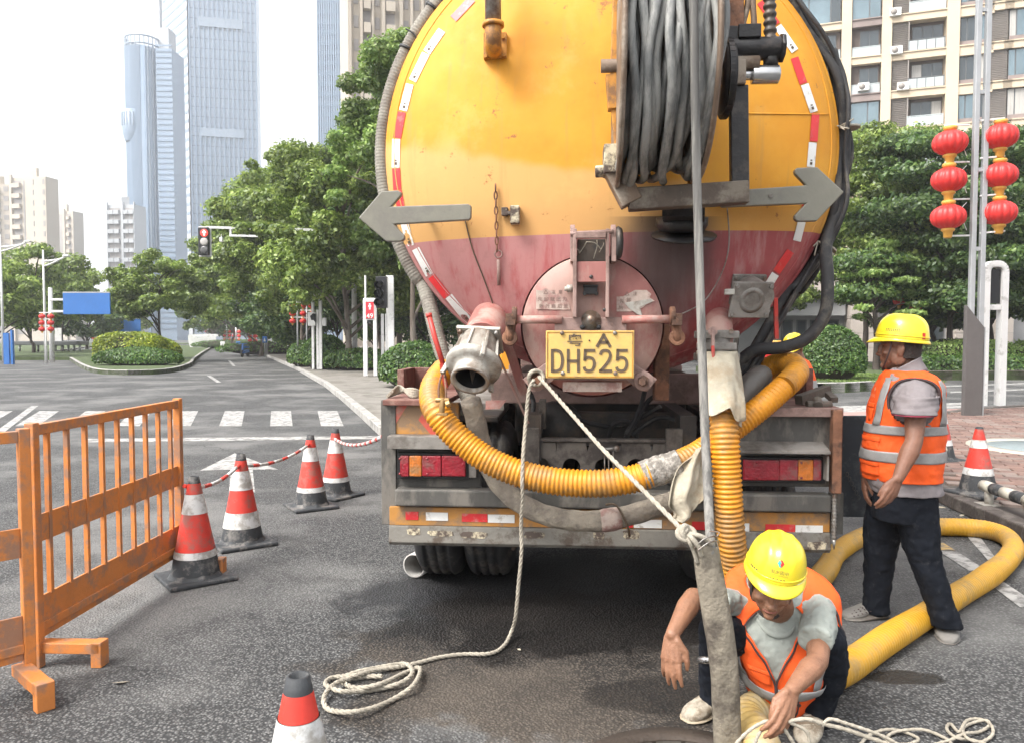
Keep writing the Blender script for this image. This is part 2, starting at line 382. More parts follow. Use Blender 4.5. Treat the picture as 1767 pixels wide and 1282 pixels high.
def pavement(name, edge, closing, h, topmat):
    b = MB(); poly = [Vector((p.x,p.y,0)) for p in edge] + [Vector(q) for q in closing]
    b.prism([p for p in poly], (0,0,h)); return b.build(name, topmat, None, kind='structure')
inner = []
for i, p in enumerate(kline):
    t = (kline[min(i+1,len(kline)-1)] - kline[max(i-1,0)]).normalized(); inner.append(p + Vector((t.y,-t.x,0))*.16)
walk = pavement('pavement', inner, [(40,2,0)], .108, M['bedding'])
for i in range(len(kline)-1):
    a, c = kline[i], kline[i+1]; d = (c-a); n = Vector((d.y,-d.x,0)).normalized()
    if a.y > 17.2: break
    g = d.normalized()*.008; b = MB(); jz = random.uniform(-.004,.004)
    b.prism([a+g, c-g, inner[i+1]-g, inner[i]+g], (0,0,.122+jz)); b.build('kerb_stone', M['kerb'], walk, .012, 2)
def inside(p):
    if p.x > 12.5 or p.x < 3.5: return False
    best = min(range(len(inner)-1), key=lambda i: (inner[i]-p).length); t = (inner[best+1]-inner[best]); q = p - inner[best]
    return t.x*q.y - t.y*q.x < -.10
pav_me = []
for mm in ('paver','paver2','paver3'):
    b = MB(); b.box((0,0,0), (.288,.138,.05)); pav_me.append(b.mesh('paver', M[mm], .006, 1))
cells = []; ca = math.cos(R(-22)); sa = math.sin(R(-22))
for i in range(-70, 90):
    for j in range(0, 150):
        lx = i*.30 + (.15 if j % 2 else 0); ly = j*.15; p = Vector((4 + lx*ca - ly*sa, 3 + lx*sa + ly*ca, 0))
        if inside(p):
            u = 883.5 + FPX*p.x/p.y
            if p.y > 2.2: cells.append((p.y if u < 1800 else p.y+100, p))
cells.sort(key=lambda c: c[0])
for k, (dd, p) in enumerate(cells[:300]):
    o = link('paver', pav_me[random.choice((0,0,1,2))], walk, (p.x,p.y,.108 + random.uniform(-.003,.003))); o.rotation_euler = (random.uniform(-.01,.01),random.uniform(-.01,.01),R(-22))
b = MB()
for dd, p in cells[300:]:
    b.box((p.x,p.y,.106+random.uniform(-.003,.003)), (.288,.138,.05), Matrix.Rotation(R(-22),3,'Z'), random.choice((0,0,1,2)))
b.build('far_paving', [M['paver'],M['paver2'],M['paver3']], walk, kind='stuff')
# pale ring with a blue-grey centre set in the paving at the right edge
rc = gnd(1800,790); b = MB(); b.lathe([(0,.0),(.62,.0),(.62,-.05)], (rc.x,rc.y,.142), (0,0,1), 32); b.build('paving_disc', mat('blue grey disc', (.2,.24,.25), .6), walk)
b = MB(); b.lathe([(.62,-.05),(.62,.003),(.86,.003),(.86,-.05)], (rc.x,rc.y,.142), (0,0,1), 40); b.build('paving_ring', mat('pale stone ring', (.42,.39,.33), .7), walk)
# dead leaves by the kerb
for (u, v) in ((1648,872),(1640,880),(1660,890),(1622,876),(210,1178),(895,1122)):
    p = gnd(u, v); b = MB(); s = random.uniform(.03,.05) if u != 895 else .016; a = random.uniform(0,6); ex = Vector((math.cos(a),math.sin(a),.1))*s; ey = Vector((-math.sin(a),math.cos(a),.25))*s*.55
    b.add([p+Vector((0,0,.006))+q for q in (-ex, -ex*.3+ey, ex*.4+ey*.9, ex*1.2, ex*.4-ey*.4, -ex*.3-ey*.3)], [(0,1,2,3),(0,3,4,5)])
    lab = {1648:'dry leaf in the gutter, upper of the three behind the standing man', 1640:'dry leaf in the gutter nearest the standing man', 1660:'dry leaf in the gutter nearest the striped barrier', 1622:'dry leaf by the hose loop at the kerb', 210:'pale dry leaf on the road beside the orange barrier foot', 895:'tiny pale leaf beside the hanging rope on the road'}[u]
    b.build('dry_leaf', M['cloth'], None, label=lab, cat='leaf', group='dry leaves on the road')

# planted beds across the junction on the right, and the islands on the left
M['soil_grass'] = mat('short grass ground', (.06,.085,.03), .95, 0, .3, 3, .4, 30)
def bed(name, edge, h, kerbmat, step, label_top='grass', back=None, top=None):
    """island: kerb stones along edge (world points), grass top"""
    e = resample(edge, step); b = MB(); poly = list(e) + (back or [])
    b.prism([Vector((p.x,p.y,0)) for p in poly], (0,0,h-.02)); g = b.build(name, top or M['soil_grass'], None, kind='structure')
    for i in range(len(e)-1):
        a, c = e[i], e[i+1]; d = (c-a).normalized(); n = Vector((-d.y,d.x,0))*.16
        bb = MB(); bb.prism([a+d*.01, c-d*.01, c-d*.01+n, a+d*.01+n], (0,0,h)); bb.build('kerb_stone', kerbmat, g, .015, 1)
    return g
e1 = [gnd(1380,678), gnd(1450,678), gnd(1530,673), gnd(1600,662)]
e1 = [Vector((p.x,p.y,0)) for p in e1]; bed('planted_bed', e1, .28, M['kerb_pale'], .62, back=[Vector((16.5,34,0)), Vector((8,34,0))])
e2 = [Vector((14.6,27.4,0)), Vector((19,27.7,0)), Vector((32,28.4,0)), Vector((60,30,0))]; bed('raised_bed', e2, .34, M['kerb'], .9, back=[Vector((60,36,0)), Vector((15,36,0))])
e3 = catmull([Vector((q.x,q.y,0)) for q in (gnd(120,622), gnd(150,640), gnd(200,647), gnd(290,644), gnd(330,632), gnd(340,620), gnd(362,604), gnd(384,594))], 6)
bed('median_island', e3, .2, M['kerb_pale'], 1.0, back=[Vector((-43,115,0)), Vector((-52,115,0)), Vector((-36,50,0))])
e4 = [Vector((q.x,q.y,0)) for q in (gnd(672,752), gnd(640,724), gnd(604,694), gnd(570,668), gnd(520,640), gnd(450,610), gnd(425,596), gnd(416,589.5))]
bed('verge', e4, .15, M['kerb_pale'], 1.0, back=[Vector((-40,220,0)), Vector((10,220,0)), Vector((3,14,0))], top=mat('grey verge paving', (.20,.185,.165), .85, 0, .2, 1.2, .2, 30, (.12,.11,.09), .4, 1.5))
e5 = [Vector((q.x,q.y,0)) for q in (gnd(-300,640), gnd(-60,618), gnd(60,612), gnd(110,606), gnd(150,600))]
bed('far_verge', e5, .15, M['kerb_pale'], 2.0, back=[Vector((-60,160,0)), Vector((-120,160,0)), Vector((-90,40,0))])

# ---------------- the hazy air of the humid morning
hz = bpy.data.materials.new('pale haze'); hz.use_nodes = True; hn = hz.node_tree; hn.nodes.remove(hn.nodes['Principled BSDF'])
pv = hn.nodes.new('ShaderNodeVolumePrincipled'); pv.inputs['Color'].default_value = (.93,.95,1,1); pv.inputs['Density'].default_value = .0007; pv.inputs['Anisotropy'].default_value = .2
hn.links.new(pv.outputs[0], hn.nodes['Material Output'].inputs['Volume'])
b = MB(); b.span((-2000,-500,-1.0),(2000,3600,215)); b.build('haze', hz, None, kind='stuff', label='pale humid haze over the whole street', cat='haze')
# ================================================================= buildings
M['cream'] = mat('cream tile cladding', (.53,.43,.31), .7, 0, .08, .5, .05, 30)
M['cream_pale'] = mat('light cream cladding', (.58,.48,.355), .7, 0, .06, .5)  # paler cream for the piers and spandrels
M['taupe'] = mat('taupe brown panel', (.25,.20,.185), .7, 0, .1, .8)
M['slat'] = mat('grey brown louvre', (.27,.245,.225), .6, 0, .1, .8)
M['recess_shade'] = mat('balcony back wall darkened for depth', (.115,.09,.078), .8, 0, .15, .5)  # shade of the deep balconies put into the wall colour
M['dim'] = mat('dark room behind balcony', (.055,.055,.055), .8, 0, .2, .5)
M['frame_dark'] = mat('dark window frame', (.10,.105,.11), .5)
M['railing'] = mat('pale balcony glass and rail', (.42,.46,.47), .25, 0, .1, 2)
def window_glass():
    m = mat('window glass reflecting sky', (.16,.22,.25), .06, .0, .25, .35, spec=1.0); b = m.node_tree.nodes['Principled BSDF']; b.inputs['Metallic'].default_value = .55; b.inputs['Base Color'].default_value = (.35,.42,.46,1); return m
M['pane'] = window_glass()
M['pane_dark'] = mat('shaded window glass', (.05,.065,.075), .1, .2, .2, .4, spec=.8)
M['curtain'] = mat('curtained window', (.40,.385,.36), .3, 0, .2, 3, spec=.6, stretch=(6,1,.2))
MESH = {}
def cached(key, fn):
    if key not in MESH: MESH[key] = fn()
    return MESH[key]
def bx_mesh(key, name, w, d, h, m, bev=0): return cached((key,w,d,h), lambda: MB().box((0,0,0),(w,d,h)).mesh(name, m, bev))

# ---- cream apartment block on the right: local x along the facade, -y towards us
BD = 64; ap = thing('apartment_block', 'cream apartment block with deep balconies rising behind the right trees', 'building', (X(1500,BD), BD, 0), R(-20))
apm = Matrix.Translation(ap.location) @ Matrix.Rotation(R(-20),4,'Z'); apmi = apm.inverted()
def al(u, v, y=0.0):
    o = apmi @ CAMP; d = apmi.to_3x3() @ ray(u, v); return o + d*((y-o.y)/d.y)
FH = 2.98
x_of = lambda u: al(u, 250).x
cols = [('w',1375,1447),('w2',1467,1516),('b',1537,1627),('w3',1653,1701),('l',1706,1735),('w4',1737,1790),('b',1815,1900),('w3',1925,1975)]
xl_, xr_ = x_of(1290), x_of(2050); zbase = 8.6; zt0 = al(1580, 219).z            # spandrel under the lowest visible balcony
b = MB(); b.span((xl_, .9, 0), (xr_, 14, 62)); wall = b.build('wall', M['cream'], ap)
floors = range(-1, 13)
xs_prev = xl_
piers = [(1290,1370),(1449,1466),(1518,1535),(1629,1651),(1791,1813),(1902,1923),(1977,2050)]
for u0, u1 in piers:
    b = MB(); b.span((x_of(u0), -.12, 0), (x_of(u1), .898, 62)); b.build('pier', M['cream_pale'], ap)
for k in floors:
    z = zt0 + k*FH
    for kind, u0, u1 in cols:
        a, c = x_of(u0)-.35, x_of(u1)+.35; sp = M['taupe'] if kind in ('w2',) and k % 2 else M['cream_pale']
        hgt = .62 if kind != 'w3' else .8
        b = MB(); b.span((a, .0, z-hgt), (c, .897, z)); b.span((a, -.09, z-.09), (c, -.002, z)); b.build('spandrel', sp, ap)
    for kind, u0, u1 in cols:
        a, c = x_of(u0), x_of(u1); zc_ = z + (FH-.62)/2; hh = FH-.62
        if kind == 'b':
            wl = (c-a)*.30
            sl = MB(); n = 16
            for i in range(n): sl.box((a+wl/2, .25, z+hh*(i+.5)/n), (wl, .06, hh/n*.62), Matrix.Rotation(R(35),3,'X'))
            sl.box((a+wl/2, .33, zc_), (wl, .03, hh)); sl.box((a+wl+.04,.3,zc_),(.08,.5,hh)); sl.build('louvre_panel', M['slat'], ap)
            b = MB(); b.span((a+wl+.08,.86,z),(c,.896,z+hh)); rec = b.build('balcony_recess', M['recess_shade'], ap)
            wx0, wx1 = a+wl+.35, c-.05
            f = MB(); f.box(((wx0+wx1)/2,.84,z+hh*.48),(wx1-wx0,.04,hh*.82)); fr = f.build('window', M['frame_dark'], ap)
            for q in range(3):
                ww = (wx1-wx0)/3; p = MB(); p.box((wx0+ww*(q+.5),.815,z+hh*.48),(ww-.07,.02,hh*.82-.1)); p.build('pane', random.choice((M['pane_dark'],M['pane_dark'],M['curtain'])), fr)
            r_ = MB(); r_.box(((a+wl+c)/2,.06,z+.42),(c-a-wl,.03,.72)); r_.build('balcony_glass', M['railing'], ap)
            r_ = MB(); r_.box(((a+wl+c)/2,.06,z+.84),(c-a-wl,.06,.06))
            for q in range(5): r_.box((a+wl+.05+(c-a-wl-.1)*q/4,.06,z+.42),(.05,.05,.84))
            r_.build('rail', M['frame_dark'] if k % 3 else M['railing'], ap)
        elif kind in ('w','w2') and (k % 3 != 0):
            b = MB(); b.span((a,.5,z),(c,.896,z+hh)); b.build('balcony_recess', M['recess_shade'], ap)
            f = MB(); f.box(((a+c)/2+.25,.47,z+hh*.5),((c-a)*.66,.05,hh*.8)); fr = f.build('window', M['frame_dark'], ap)
            for q in (-1,1): p = MB(); p.box(((a+c)/2+.25+q*(c-a)*.165,.44,z+hh*.5),((c-a)*.30,.02,hh*.74)); p.build('pane', M['pane_dark'], fr)
            r_ = MB(); r_.box(((a+c)/2,.06,z+.36),(c-a,.04,.66)); r_.box(((a+c)/2,.06,z+.74),(c-a,.07,.06)); r_.build('balcony_glass', M['railing'], ap)
        elif kind == 'l':
            sl = MB(); n = 22
            for i in range(n): sl.box(((a+c)/2, .2, z+FH*(i+.5)/n-.3), (c-a, .06, FH/n*.6), Matrix.Rotation(R(35),3,'X'))
            sl.box(((a+c)/2,.3,z+FH/2-.3),(c-a,.04,FH)); sl.build('louvre_panel', M['slat'], ap)
        else:
            f = MB(); f.box(((a+c)/2,.3,zc_),(c-a,.06,hh)); fr = f.build('window', M['frame_dark'], ap)
            n = 3 if kind != 'w2' else 2; ws = [.24,.52,.24] if n == 3 else [.6,.4]; xx = a
            for q in range(n):
                ww = (c-a)*ws[q]; p = MB(); p.box((xx+ww/2,.265,zc_),(ww-.09,.02,hh-.12)); p.build('pane', random.choice((M['pane'],M['pane'],M['pane'],M['pane_dark'],M['curtain'])), fr); xx += ww
            if kind in ('w3','w4'):
                p = MB(); p.box(((a+c)/2,.25,z+.2),(c-a,.05,.34)); p.build('window_apron', M['taupe'], fr)
for (u, v) in ((1545,22),(1490,151),(1558,150),(1420,96),(1547,88),(1850,95)):
    q = al(u, v, -.1); b = MB(); b.box(q, (.85,.4,.62)); ac = b.build('air_conditioner', M['white_sticker'], ap, .03); b = MB(); b.lathe([(0,0),(.24,0),(.24,.02),(.0,.02)], q+Vector((-.12,-.2,0)), (0,-1,0), 16); b.build('fan_grille', M['slat'], ac)
# podium with shop front seen under the trees
pd = thing('shop_podium', 'pale stone shop podium with grey upper storey under the right trees', 'building', (X(1430,48), 48, 0), R(-8))
pm = (Matrix.Translation(pd.location) @ Matrix.Rotation(R(-8),4,'Z')); pmi = pm.inverted()
def pl_(u, v, y=0.0):
    o = pmi @ CAMP; d = pmi.to_3x3() @ ray(u, v); return o + d*((y-o.y)/d.y)
M['stone_pale'] = mat('pale pink stone', (.52,.46,.41), .7, 0, .07, .8); M['podgrey'] = mat('grey cladding', (.33,.33,.33), .6, 0, .1, .7)
xp = lambda u: pl_(u,500).x; zp = lambda v: pl_(1430,v).z
b = MB(); b.span((xp(1250),.5,0),(xp(1900),10,zp(470))); b.build('wall', M['podgrey'], pd)
b = MB(); b.span((xp(1250),-.5,zp(516)),(xp(1458),.498,zp(505))); b.span((xp(1250),-.2,zp(545)),(xp(1458),.498,zp(516.5))); b.build('fascia', M['podgrey'], pd)
b = MB(); b.span((xp(1250),-.1,zp(504)),(xp(1456),.498,zp(480))); b.build('parapet', M['stone_pale'], pd)
for u0, u1 in ((1462,1485),(1492,1508),(1560,1576),(1640,1656),(1720,1738)):
    n = 7; zt = zp(455)
    for i in range(n):
        b = MB(); b.span((xp(u0),-.9,zt*i/n+.012),(xp(u1),.497,zt*(i+1)/n-.012)); b.build('stone_block', M['stone_pale'], pd, .01, 1)
for u0, u1 in ((1352,1372),(1378,1396),(1402,1422),(1428,1452),(1512,1556),(1580,1636),(1660,1716)):
    f = MB(); f.span((xp(u0),.44,.1),(xp(u1),.495,zp(552))); fr = f.build('shop_window', M['frame_dark'], pd); p = MB(); p.span((xp(u0)+.08,.41,.25),(xp(u1)-.08,.438,zp(552)-.1)); p.build('pane', M['pane_dark'], fr)

# ---- towers on the left, far away
M['tower_wall'] = mat('white tower cladding', (.42,.44,.46), .5, 0, .04, .05)
M['tower_glass'] = mat('pale blue curtain glass', (.40,.48,.57), .3, 0, .06, .03, spec=.6)
M['tower_fin'] = mat('blue grey facade fin', (.19,.26,.35), .45, 0, .03, .05)
M['round_glass'] = mat('blue grey rounded glass', (.22,.29,.38), .4, 0, .06, .04)
M['tower_dark'] = mat('grey facade joint', (.25,.31,.38), .4, 0, .1, .05)
M['res_wall'] = mat('pale beige residential wall', (.47,.415,.345), .7, 0, .06, .06); M['res_dark'] = mat('grey beige window bay', (.30,.28,.27), .6, 0, .15, .1)
def tower_frame(u, d, rz):
    m = Matrix.Translation((X(u,d), d, 0)) @ Matrix.Rotation(rz,4,'Z'); mi = m.inverted()
    def f(uu, vv, y=0.0):
        o = mi @ CAMP; dd = mi.to_3x3() @ ray(uu, vv); return o + dd*((y-o.y)/dd.y)
    return f
# big glass tower with fins: corner at u=325
DT = 320; gt = thing('glass_tower', 'tall pale glass office tower with vertical white fins and narrow blank side', 'tower', (X(337,DT),DT,0), R(14)); f = tower_frame(337,DT,R(14))
wx = f(445,300).x; H = 175
b = MB(); b.span((.0,0.02,0),(wx,22,H)); b.build('curtain_wall', M['tower_glass'], gt)
sd = 24
b = MB(); K = 14
nf = 14
for i in range(nf+1):
    b = MB(); b.span((wx*i/nf-.28,-.75,10),(wx*i/nf+.28,.0,H)); b.build('fin', M['tower_fin'], gt)
b = MB()
for k in range(42):
    z = 12+k*3.9; b.span((0.05,-.12,z),(wx-.05,.018,z+.25))
b.build('floor_band', M['tower_fin'], gt, kind='stuff')
for v0, v1 in ((34,50),(224,238)):
    z0, z1 = f(385,v1).z, f(385,v0).z; b = MB(); b.span((wx*.14,-.9,z0),(wx*.80,-.125,z1)); b.build('plant_floor', M['tower_dark'], gt)
b = MB(); b.span((0,-.5,0),(wx,-.02,9.8)); b.build('base', M['tower_dark'], gt)
b = MB(); q0 = f(337,300,0); q1 = f(286,300,26); b.prism([(-.82,-.3,0),(q1.x,26,0),(q1.x+8,34,0),(-.82,sd,0)], (0,0,H+2)); sw = b.build('side_wing', M['tower_wall'], gt)
b = MB(); e_ = Vector((q1.x+.82, 26.3, 0)); en = Vector((e_.y,-e_.x,0)).normalized()*-1; en = en if en.y < 0 else -en
for k in range(44): z = 10+k*3.7; b.prism([Vector((-.82,-.3,z))+en*.01, Vector((-.82,-.3,z))+e_+en*.01, Vector((-.82,-.3,z))+e_+en*.12, Vector((-.82,-.3,z))+en*.12], (0,0,1.2))
b.build('side_band', M['tower_fin'], gt, kind='stuff')
# curved tower in front of it
ET = 270; ct = thing('curved_tower', 'slim rounded tower with an open crown and a bulging balcony ring', 'tower', (X(244,ET),ET,0), 0); f = tower_frame(244,ET,0)
r = (f(272,250).x - f(216,250).x)/2; zt = f(244,78).z
b = MB(); b.lathe([(r,0),(r,zt),(0,zt)], (0,r,0), (0,0,1), 40); b.build('round_body', M['round_glass'], ct)
b = MB(); zc0 = f(244,150).z
for k in range(20):
    a = R(-155 + k*4.1); b2 = MB(); b2.box((math.cos(a)*r, r+math.sin(a)*r, zt*(.5-.012*k)+zt*(.25+.006*k)), (.28,.28,zt*(.5+.012*k))); b2.build('fin', M['tower_fin'], ct)
for k in range(5):
    a = R(-58 + k*9); b2 = MB(); b2.box((math.cos(a)*(r+.05), r+math.sin(a)*(r+.05), zt/2), (.5,.5,zt)); b2.build('dark_strip', M['tower_dark'] if k % 2 else M['tower_fin'], ct)
b = MB()
for zz in (zt+1.0, zt+3.6): b.lathe([(r*.96,-.25),(r+.1,-.25),(r+.1,.25),(r*.96,.25),(r*.96,-.25)], (0,r,zz), (0,0,1), 40)
for k in range(24): a = 2*PI*k/24; b.box((math.cos(a)*r*.99, r+math.sin(a)*r*.99, zt+1.8), (.3,.3,3.6))
b.build('crown_ring', M['tower_dark'], ct)
z0, z1 = f(225,242).z, f(225,188).z
b = MB(); b.lathe([(r*.5,z0+.0),(r*.62,z0+2),(r*.68,z0+4),(r*.68,z1),(r*.5,z1)], (-r*.42,r*.55,0), (0,0,1), 28); bal = b.build('balcony_bulge', M['round_glass'], ct)
for k in range(12): a = R(180+k*16); b2 = MB(); b2.box((-r*.42+math.cos(a)*r*.69, r*.55+math.sin(a)*r*.69, (z0+z1)/2+2), (.25,.25,z1-z0-6)); b2.build('bulge_fin', M['tower_dark'], bal)
b = MB(); bx0, bx1 = f(268,300).x, f(296,300).x; b.span((bx0,2,0),(bx1,12,zt-.5)); b.build('side_core', M['round_glass'], ct)
b = MB()
for k in range(52): b.span((bx0+.2,1.8,4+k*zt/53),(bx1,2,4+k*zt/53+.5))
b.build('floor_band', M['tower_fin'], ct, kind='stuff')
b = MB(); b.span((f(256,30).x,6,zt),(f(262,30).x,8,zt+22)); b.span((f(262,30).x,6,zt),(f(277,30).x,12,zt+8)); b.build('roof_mast', M['tower_wall'], ct)
# tower at 550-600
ft = thing('ribbed_tower', 'grey blue ribbed tower behind the avenue trees', 'tower', (X(575,260),260,0), R(-6)); f = tower_frame(575,260,R(-6)); x0, x1 = f(549,100).x, f(612,100).x
b = MB(); b.span((x0,0.01,0),(x1,22,150)); b.build('curtain_wall', M['tower_dark'], ft)
for i in range(17): q = x0+(x1-x0)*i/16; b = MB(); b.span((q-.18,-.5,0),(q+.18,0,150)); b.build('fin', M['tower_fin'], ft)
b = MB()
for k in range(44): b.span((x0,-.2,4+k*3.3),(x1,.005,4+k*3.3+1.5))
b.build('floor_band', M['tower_fin'], ft, kind='stuff')
# residential towers
def residential(name, lab, d, u0, u1, vtop, rz, bays, FHt=3.0, depth=14, dark='res_dark', wall='res_wall', lim=26, ground=0.0):
    uc = (u0+u1)/2; t = thing(name, lab, 'tower', (X(uc,d),d,0), rz); f = tower_frame(uc,d,rz); x0, x1 = f(u0,300).x, f(u1,300).x; H = f(uc,vtop).z
    b = MB(); b.span((x0,0.02,0),(x1,depth,H)); b.span((x0+(x1-x0)*.3,3,H),(x0+(x1-x0)*.6,depth-3,H+3)); b.build('wall', M[wall], t)
    n = int(H/FHt); W = x1-x0
    for (q0, q1, kind) in bays:
        a, c = x0+W*q0, x0+W*q1
        if kind == 'rib': b = MB(); b.span((a,-.7,0),(c,.01,H+.8)); b.build('pier', M[wall], t)
        if kind == 'dark': b = MB(); b.span((a,-.05,2),(c,.015,H-1)); b.build('window_strip', M[dark], t)
        if kind == 'bal':
            b = MB(); b.span((a,-.03,2),(c,.012,H-1)); b.build('window_strip', M[dark], t)
            for k in range(n):
                z = H - (k+1)*FHt
                if z < ground: break
                bb = bx_mesh('bal'+name, 'balcony', round(c-a,3), .9, FHt*.42, M[wall]); link('balcony', bb, t, ((a+c)/2,-.45,z+FHt*.2))
        if kind == 'win':
            for k in range(n):
                z = H - (k+1)*FHt + 1.2
                if z < ground: break
                bb = bx_mesh('win'+name, 'window', round((c-a)*.8,3), .12, FHt*.5, M[dark]); link('window', bb, t, ((a+c)/2,-.02,z+.3))
    return t
residential('slab_tower', 'pale grid fronted residential tower left of the curved tower', 250, 184, 232, 354, R(-6), [(0,.03,'rib'),(.05,.24,'bal'),(.26,.44,'bal'),(.46,.50,'dark'),(.52,.60,'rib'),(.62,.78,'bal'),(.80,.97,'bal'),(.97,1,'rib')], ground=14, depth=6, wall='tower_wall')
residential('cream_tower', 'tallest cream residential tower at the far left edge', 230, 18, 78, 306, R(-10), [(.0,.06,'rib'),(.08,.30,'bal'),(.36,.40,'dark'),(.62,.66,'win'),(.9,.97,'win')], ground=24, depth=5)
residential('cream_tower', 'cream tower cut by the left edge of the picture', 250, -30, 19, 318, R(8), [(.4,.6,'bal'),(.7,.9,'win')], ground=24, depth=6)
residential('cream_tower', 'lower cream tower with a grey stripe right of the tallest cream one', 290, 80, 124, 366, R(-14), [(.1,.2,'win'),(.42,.62,'dark'),(.64,.72,'rib'),(.78,.9,'bal')], ground=24, depth=5)
# brown and cream tower behind the left of the tank
bt = residential('brown_tower', 'cream and grey tower block with ribbed piers behind the left rim of the tank', 105, 602, 790, -420, R(16),
    [(0.0,.03,'rib'),(.05,.10,'win'),(.11,.13,'rib'),(.14,.20,'bal'),(.21,.23,'rib'),(.24,.29,'win'),(.30,.33,'rib'),(.34,.42,'bal'),(.46,.49,'rib'),(.50,.55,'win'),(.56,.58,'rib'),(.59,.65,'win'),(.66,.68,'rib'),(.69,.76,'win'),(.77,.80,'rib'),(.82,.92,'bal'),(.94,.97,'rib')], ground=24, dark='res_dark2' if 'res_dark2' in M else 'res_dark')
# ================================================================= trees and shrubs
def leaf_material(name, dark, mid, lite, trans=.45):
    m = bpy.data.materials.new(name); m.use_nodes = True; nt = m.node_tree; N = nt.nodes; L = nt.links
    N.remove(N['Principled BSDF']); out = N['Material Output']
    g = N.new('ShaderNodeNewGeometry'); rp = N.new('ShaderNodeValToRGB'); L.new(g.outputs['Random Per Island'], rp.inputs[0])
    el = rp.color_ramp.elements; el[0].color = (*dark,1); el[1].color = (*lite,1); e = el.new(.55); e.color = (*mid,1)
    tc = N.new('ShaderNodeTexCoord'); no = N.new('ShaderNodeTexNoise'); no.inputs['Scale'].default_value = .6; L.new(tc.outputs['Object'], no.inputs['Vector'])
    hs = N.new('ShaderNodeHueSaturation'); mr = N.new('ShaderNodeMapRange'); mr.inputs['From Min'].default_value = .3; mr.inputs['From Max'].default_value = .7; mr.inputs['To Min'].default_value = .55; mr.inputs['To Max'].default_value = 1.5
    L.new(no.outputs['Fac'], mr.inputs['Value']); L.new(mr.outputs[0], hs.inputs['Value']); L.new(rp.outputs[0], hs.inputs['Color'])
    d = N.new('ShaderNodeBsdfDiffuse'); t = N.new('ShaderNodeBsdfTranslucent'); gl = N.new('ShaderNodeBsdfGlossy'); gl.inputs['Roughness'].default_value = .45; gl.inputs['Color'].default_value = (.8,.85,.8,1)
    L.new(hs.outputs[0], d.inputs[0]); L.new(hs.outputs[0], t.inputs[0])
    m1 = N.new('ShaderNodeMixShader'); m1.inputs[0].default_value = trans; L.new(d.outputs[0], m1.inputs[1]); L.new(t.outputs[0], m1.inputs[2])
    m2 = N.new('ShaderNodeMixShader'); m2.inputs[0].default_value = .045; L.new(m1.outputs[0], m2.inputs[1]); L.new(gl.outputs[0], m2.inputs[2]); L.new(m2.outputs[0], out.inputs['Surface'])
    return m
M['leaf_mid'] = leaf_material('mid green leaves', (.075,.125,.025), (.185,.265,.052), (.37,.455,.115))
M['leaf_dark'] = leaf_material('deep green leaves', (.028,.062,.017), (.068,.13,.032), (.16,.24,.058))
M['leaf_light'] = leaf_material('fresh light green leaves', (.09,.165,.036), (.19,.29,.065), (.33,.43,.13))
M['leaf_yellow'] = leaf_material('yellow green hedge leaves', (.12,.19,.02), (.27,.34,.03), (.48,.52,.05))
M['leaf_bush'] = leaf_material('clipped shrub leaves', (.035,.085,.02), (.08,.165,.033), (.17,.27,.055))
M['bark'] = mat('grey brown bark', (.13,.105,.085), .9, 0, .3, 6, .6, 18, (.2,.175,.15), .4, 3, stretch=(1,1,.3))
M['bark_dark'] = mat('dark bark', (.055,.043,.036), .9, 0, .3, 6, .6, 18)
def leaf_mesh(name, C, Nrm, size, m, asp=.5, fold=.15):
    """many small pointed leaves: C centres (n,3), Nrm normals (n,3)"""
    n = len(C); a = rng.normal(size=(n,3)); Nrm = Nrm/np.linalg.norm(Nrm,axis=1,keepdims=True)
    t = a - (a*Nrm).sum(1,keepdims=True)*Nrm; t /= np.linalg.norm(t,axis=1,keepdims=True); s = np.cross(Nrm, t)
    sz = size*rng.uniform(.65,1.35,size=(n,1))
    V = np.stack([C - t*sz, C + s*sz*asp + Nrm*sz*fold, C + t*sz, C - s*sz*asp + Nrm*sz*fold], 1).reshape(-1,3)
    me = bpy.data.meshes.new(name); me.vertices.add(4*n); me.vertices.foreach_set('co', V.ravel().astype(np.float32))
    me.loops.add(4*n); me.loops.foreach_set('vertex_index', np.arange(4*n, dtype=np.int32)); me.polygons.add(n)
    me.polygons.foreach_set('loop_start', np.arange(0,4*n,4,dtype=np.int32)); me.polygons.foreach_set('loop_total', np.full(n,4,dtype=np.int32))
    me.materials.append(m); me.update(calc_edges=True); return me
def crown_points(clumps, per, flat=.45, up=.5):
    C = []; Nn = []
    for (c, r) in clumps:
        k = max(20, int(per*r*r)); d = rng.normal(size=(k,3)); d /= np.linalg.norm(d,axis=1,keepdims=True); rad = rng.uniform(.35,1,size=(k,1))**.6
        p = d*rad*r; p[:,2] *= flat; p += rng.normal(size=(k,3))*.06*r; C.append(p + np.array(c))
        nn = d*.8 + rng.normal(size=(k,3))*.55; nn[:,2] += up; Nn.append(nn)
    return np.concatenate(C), np.concatenate(Nn)
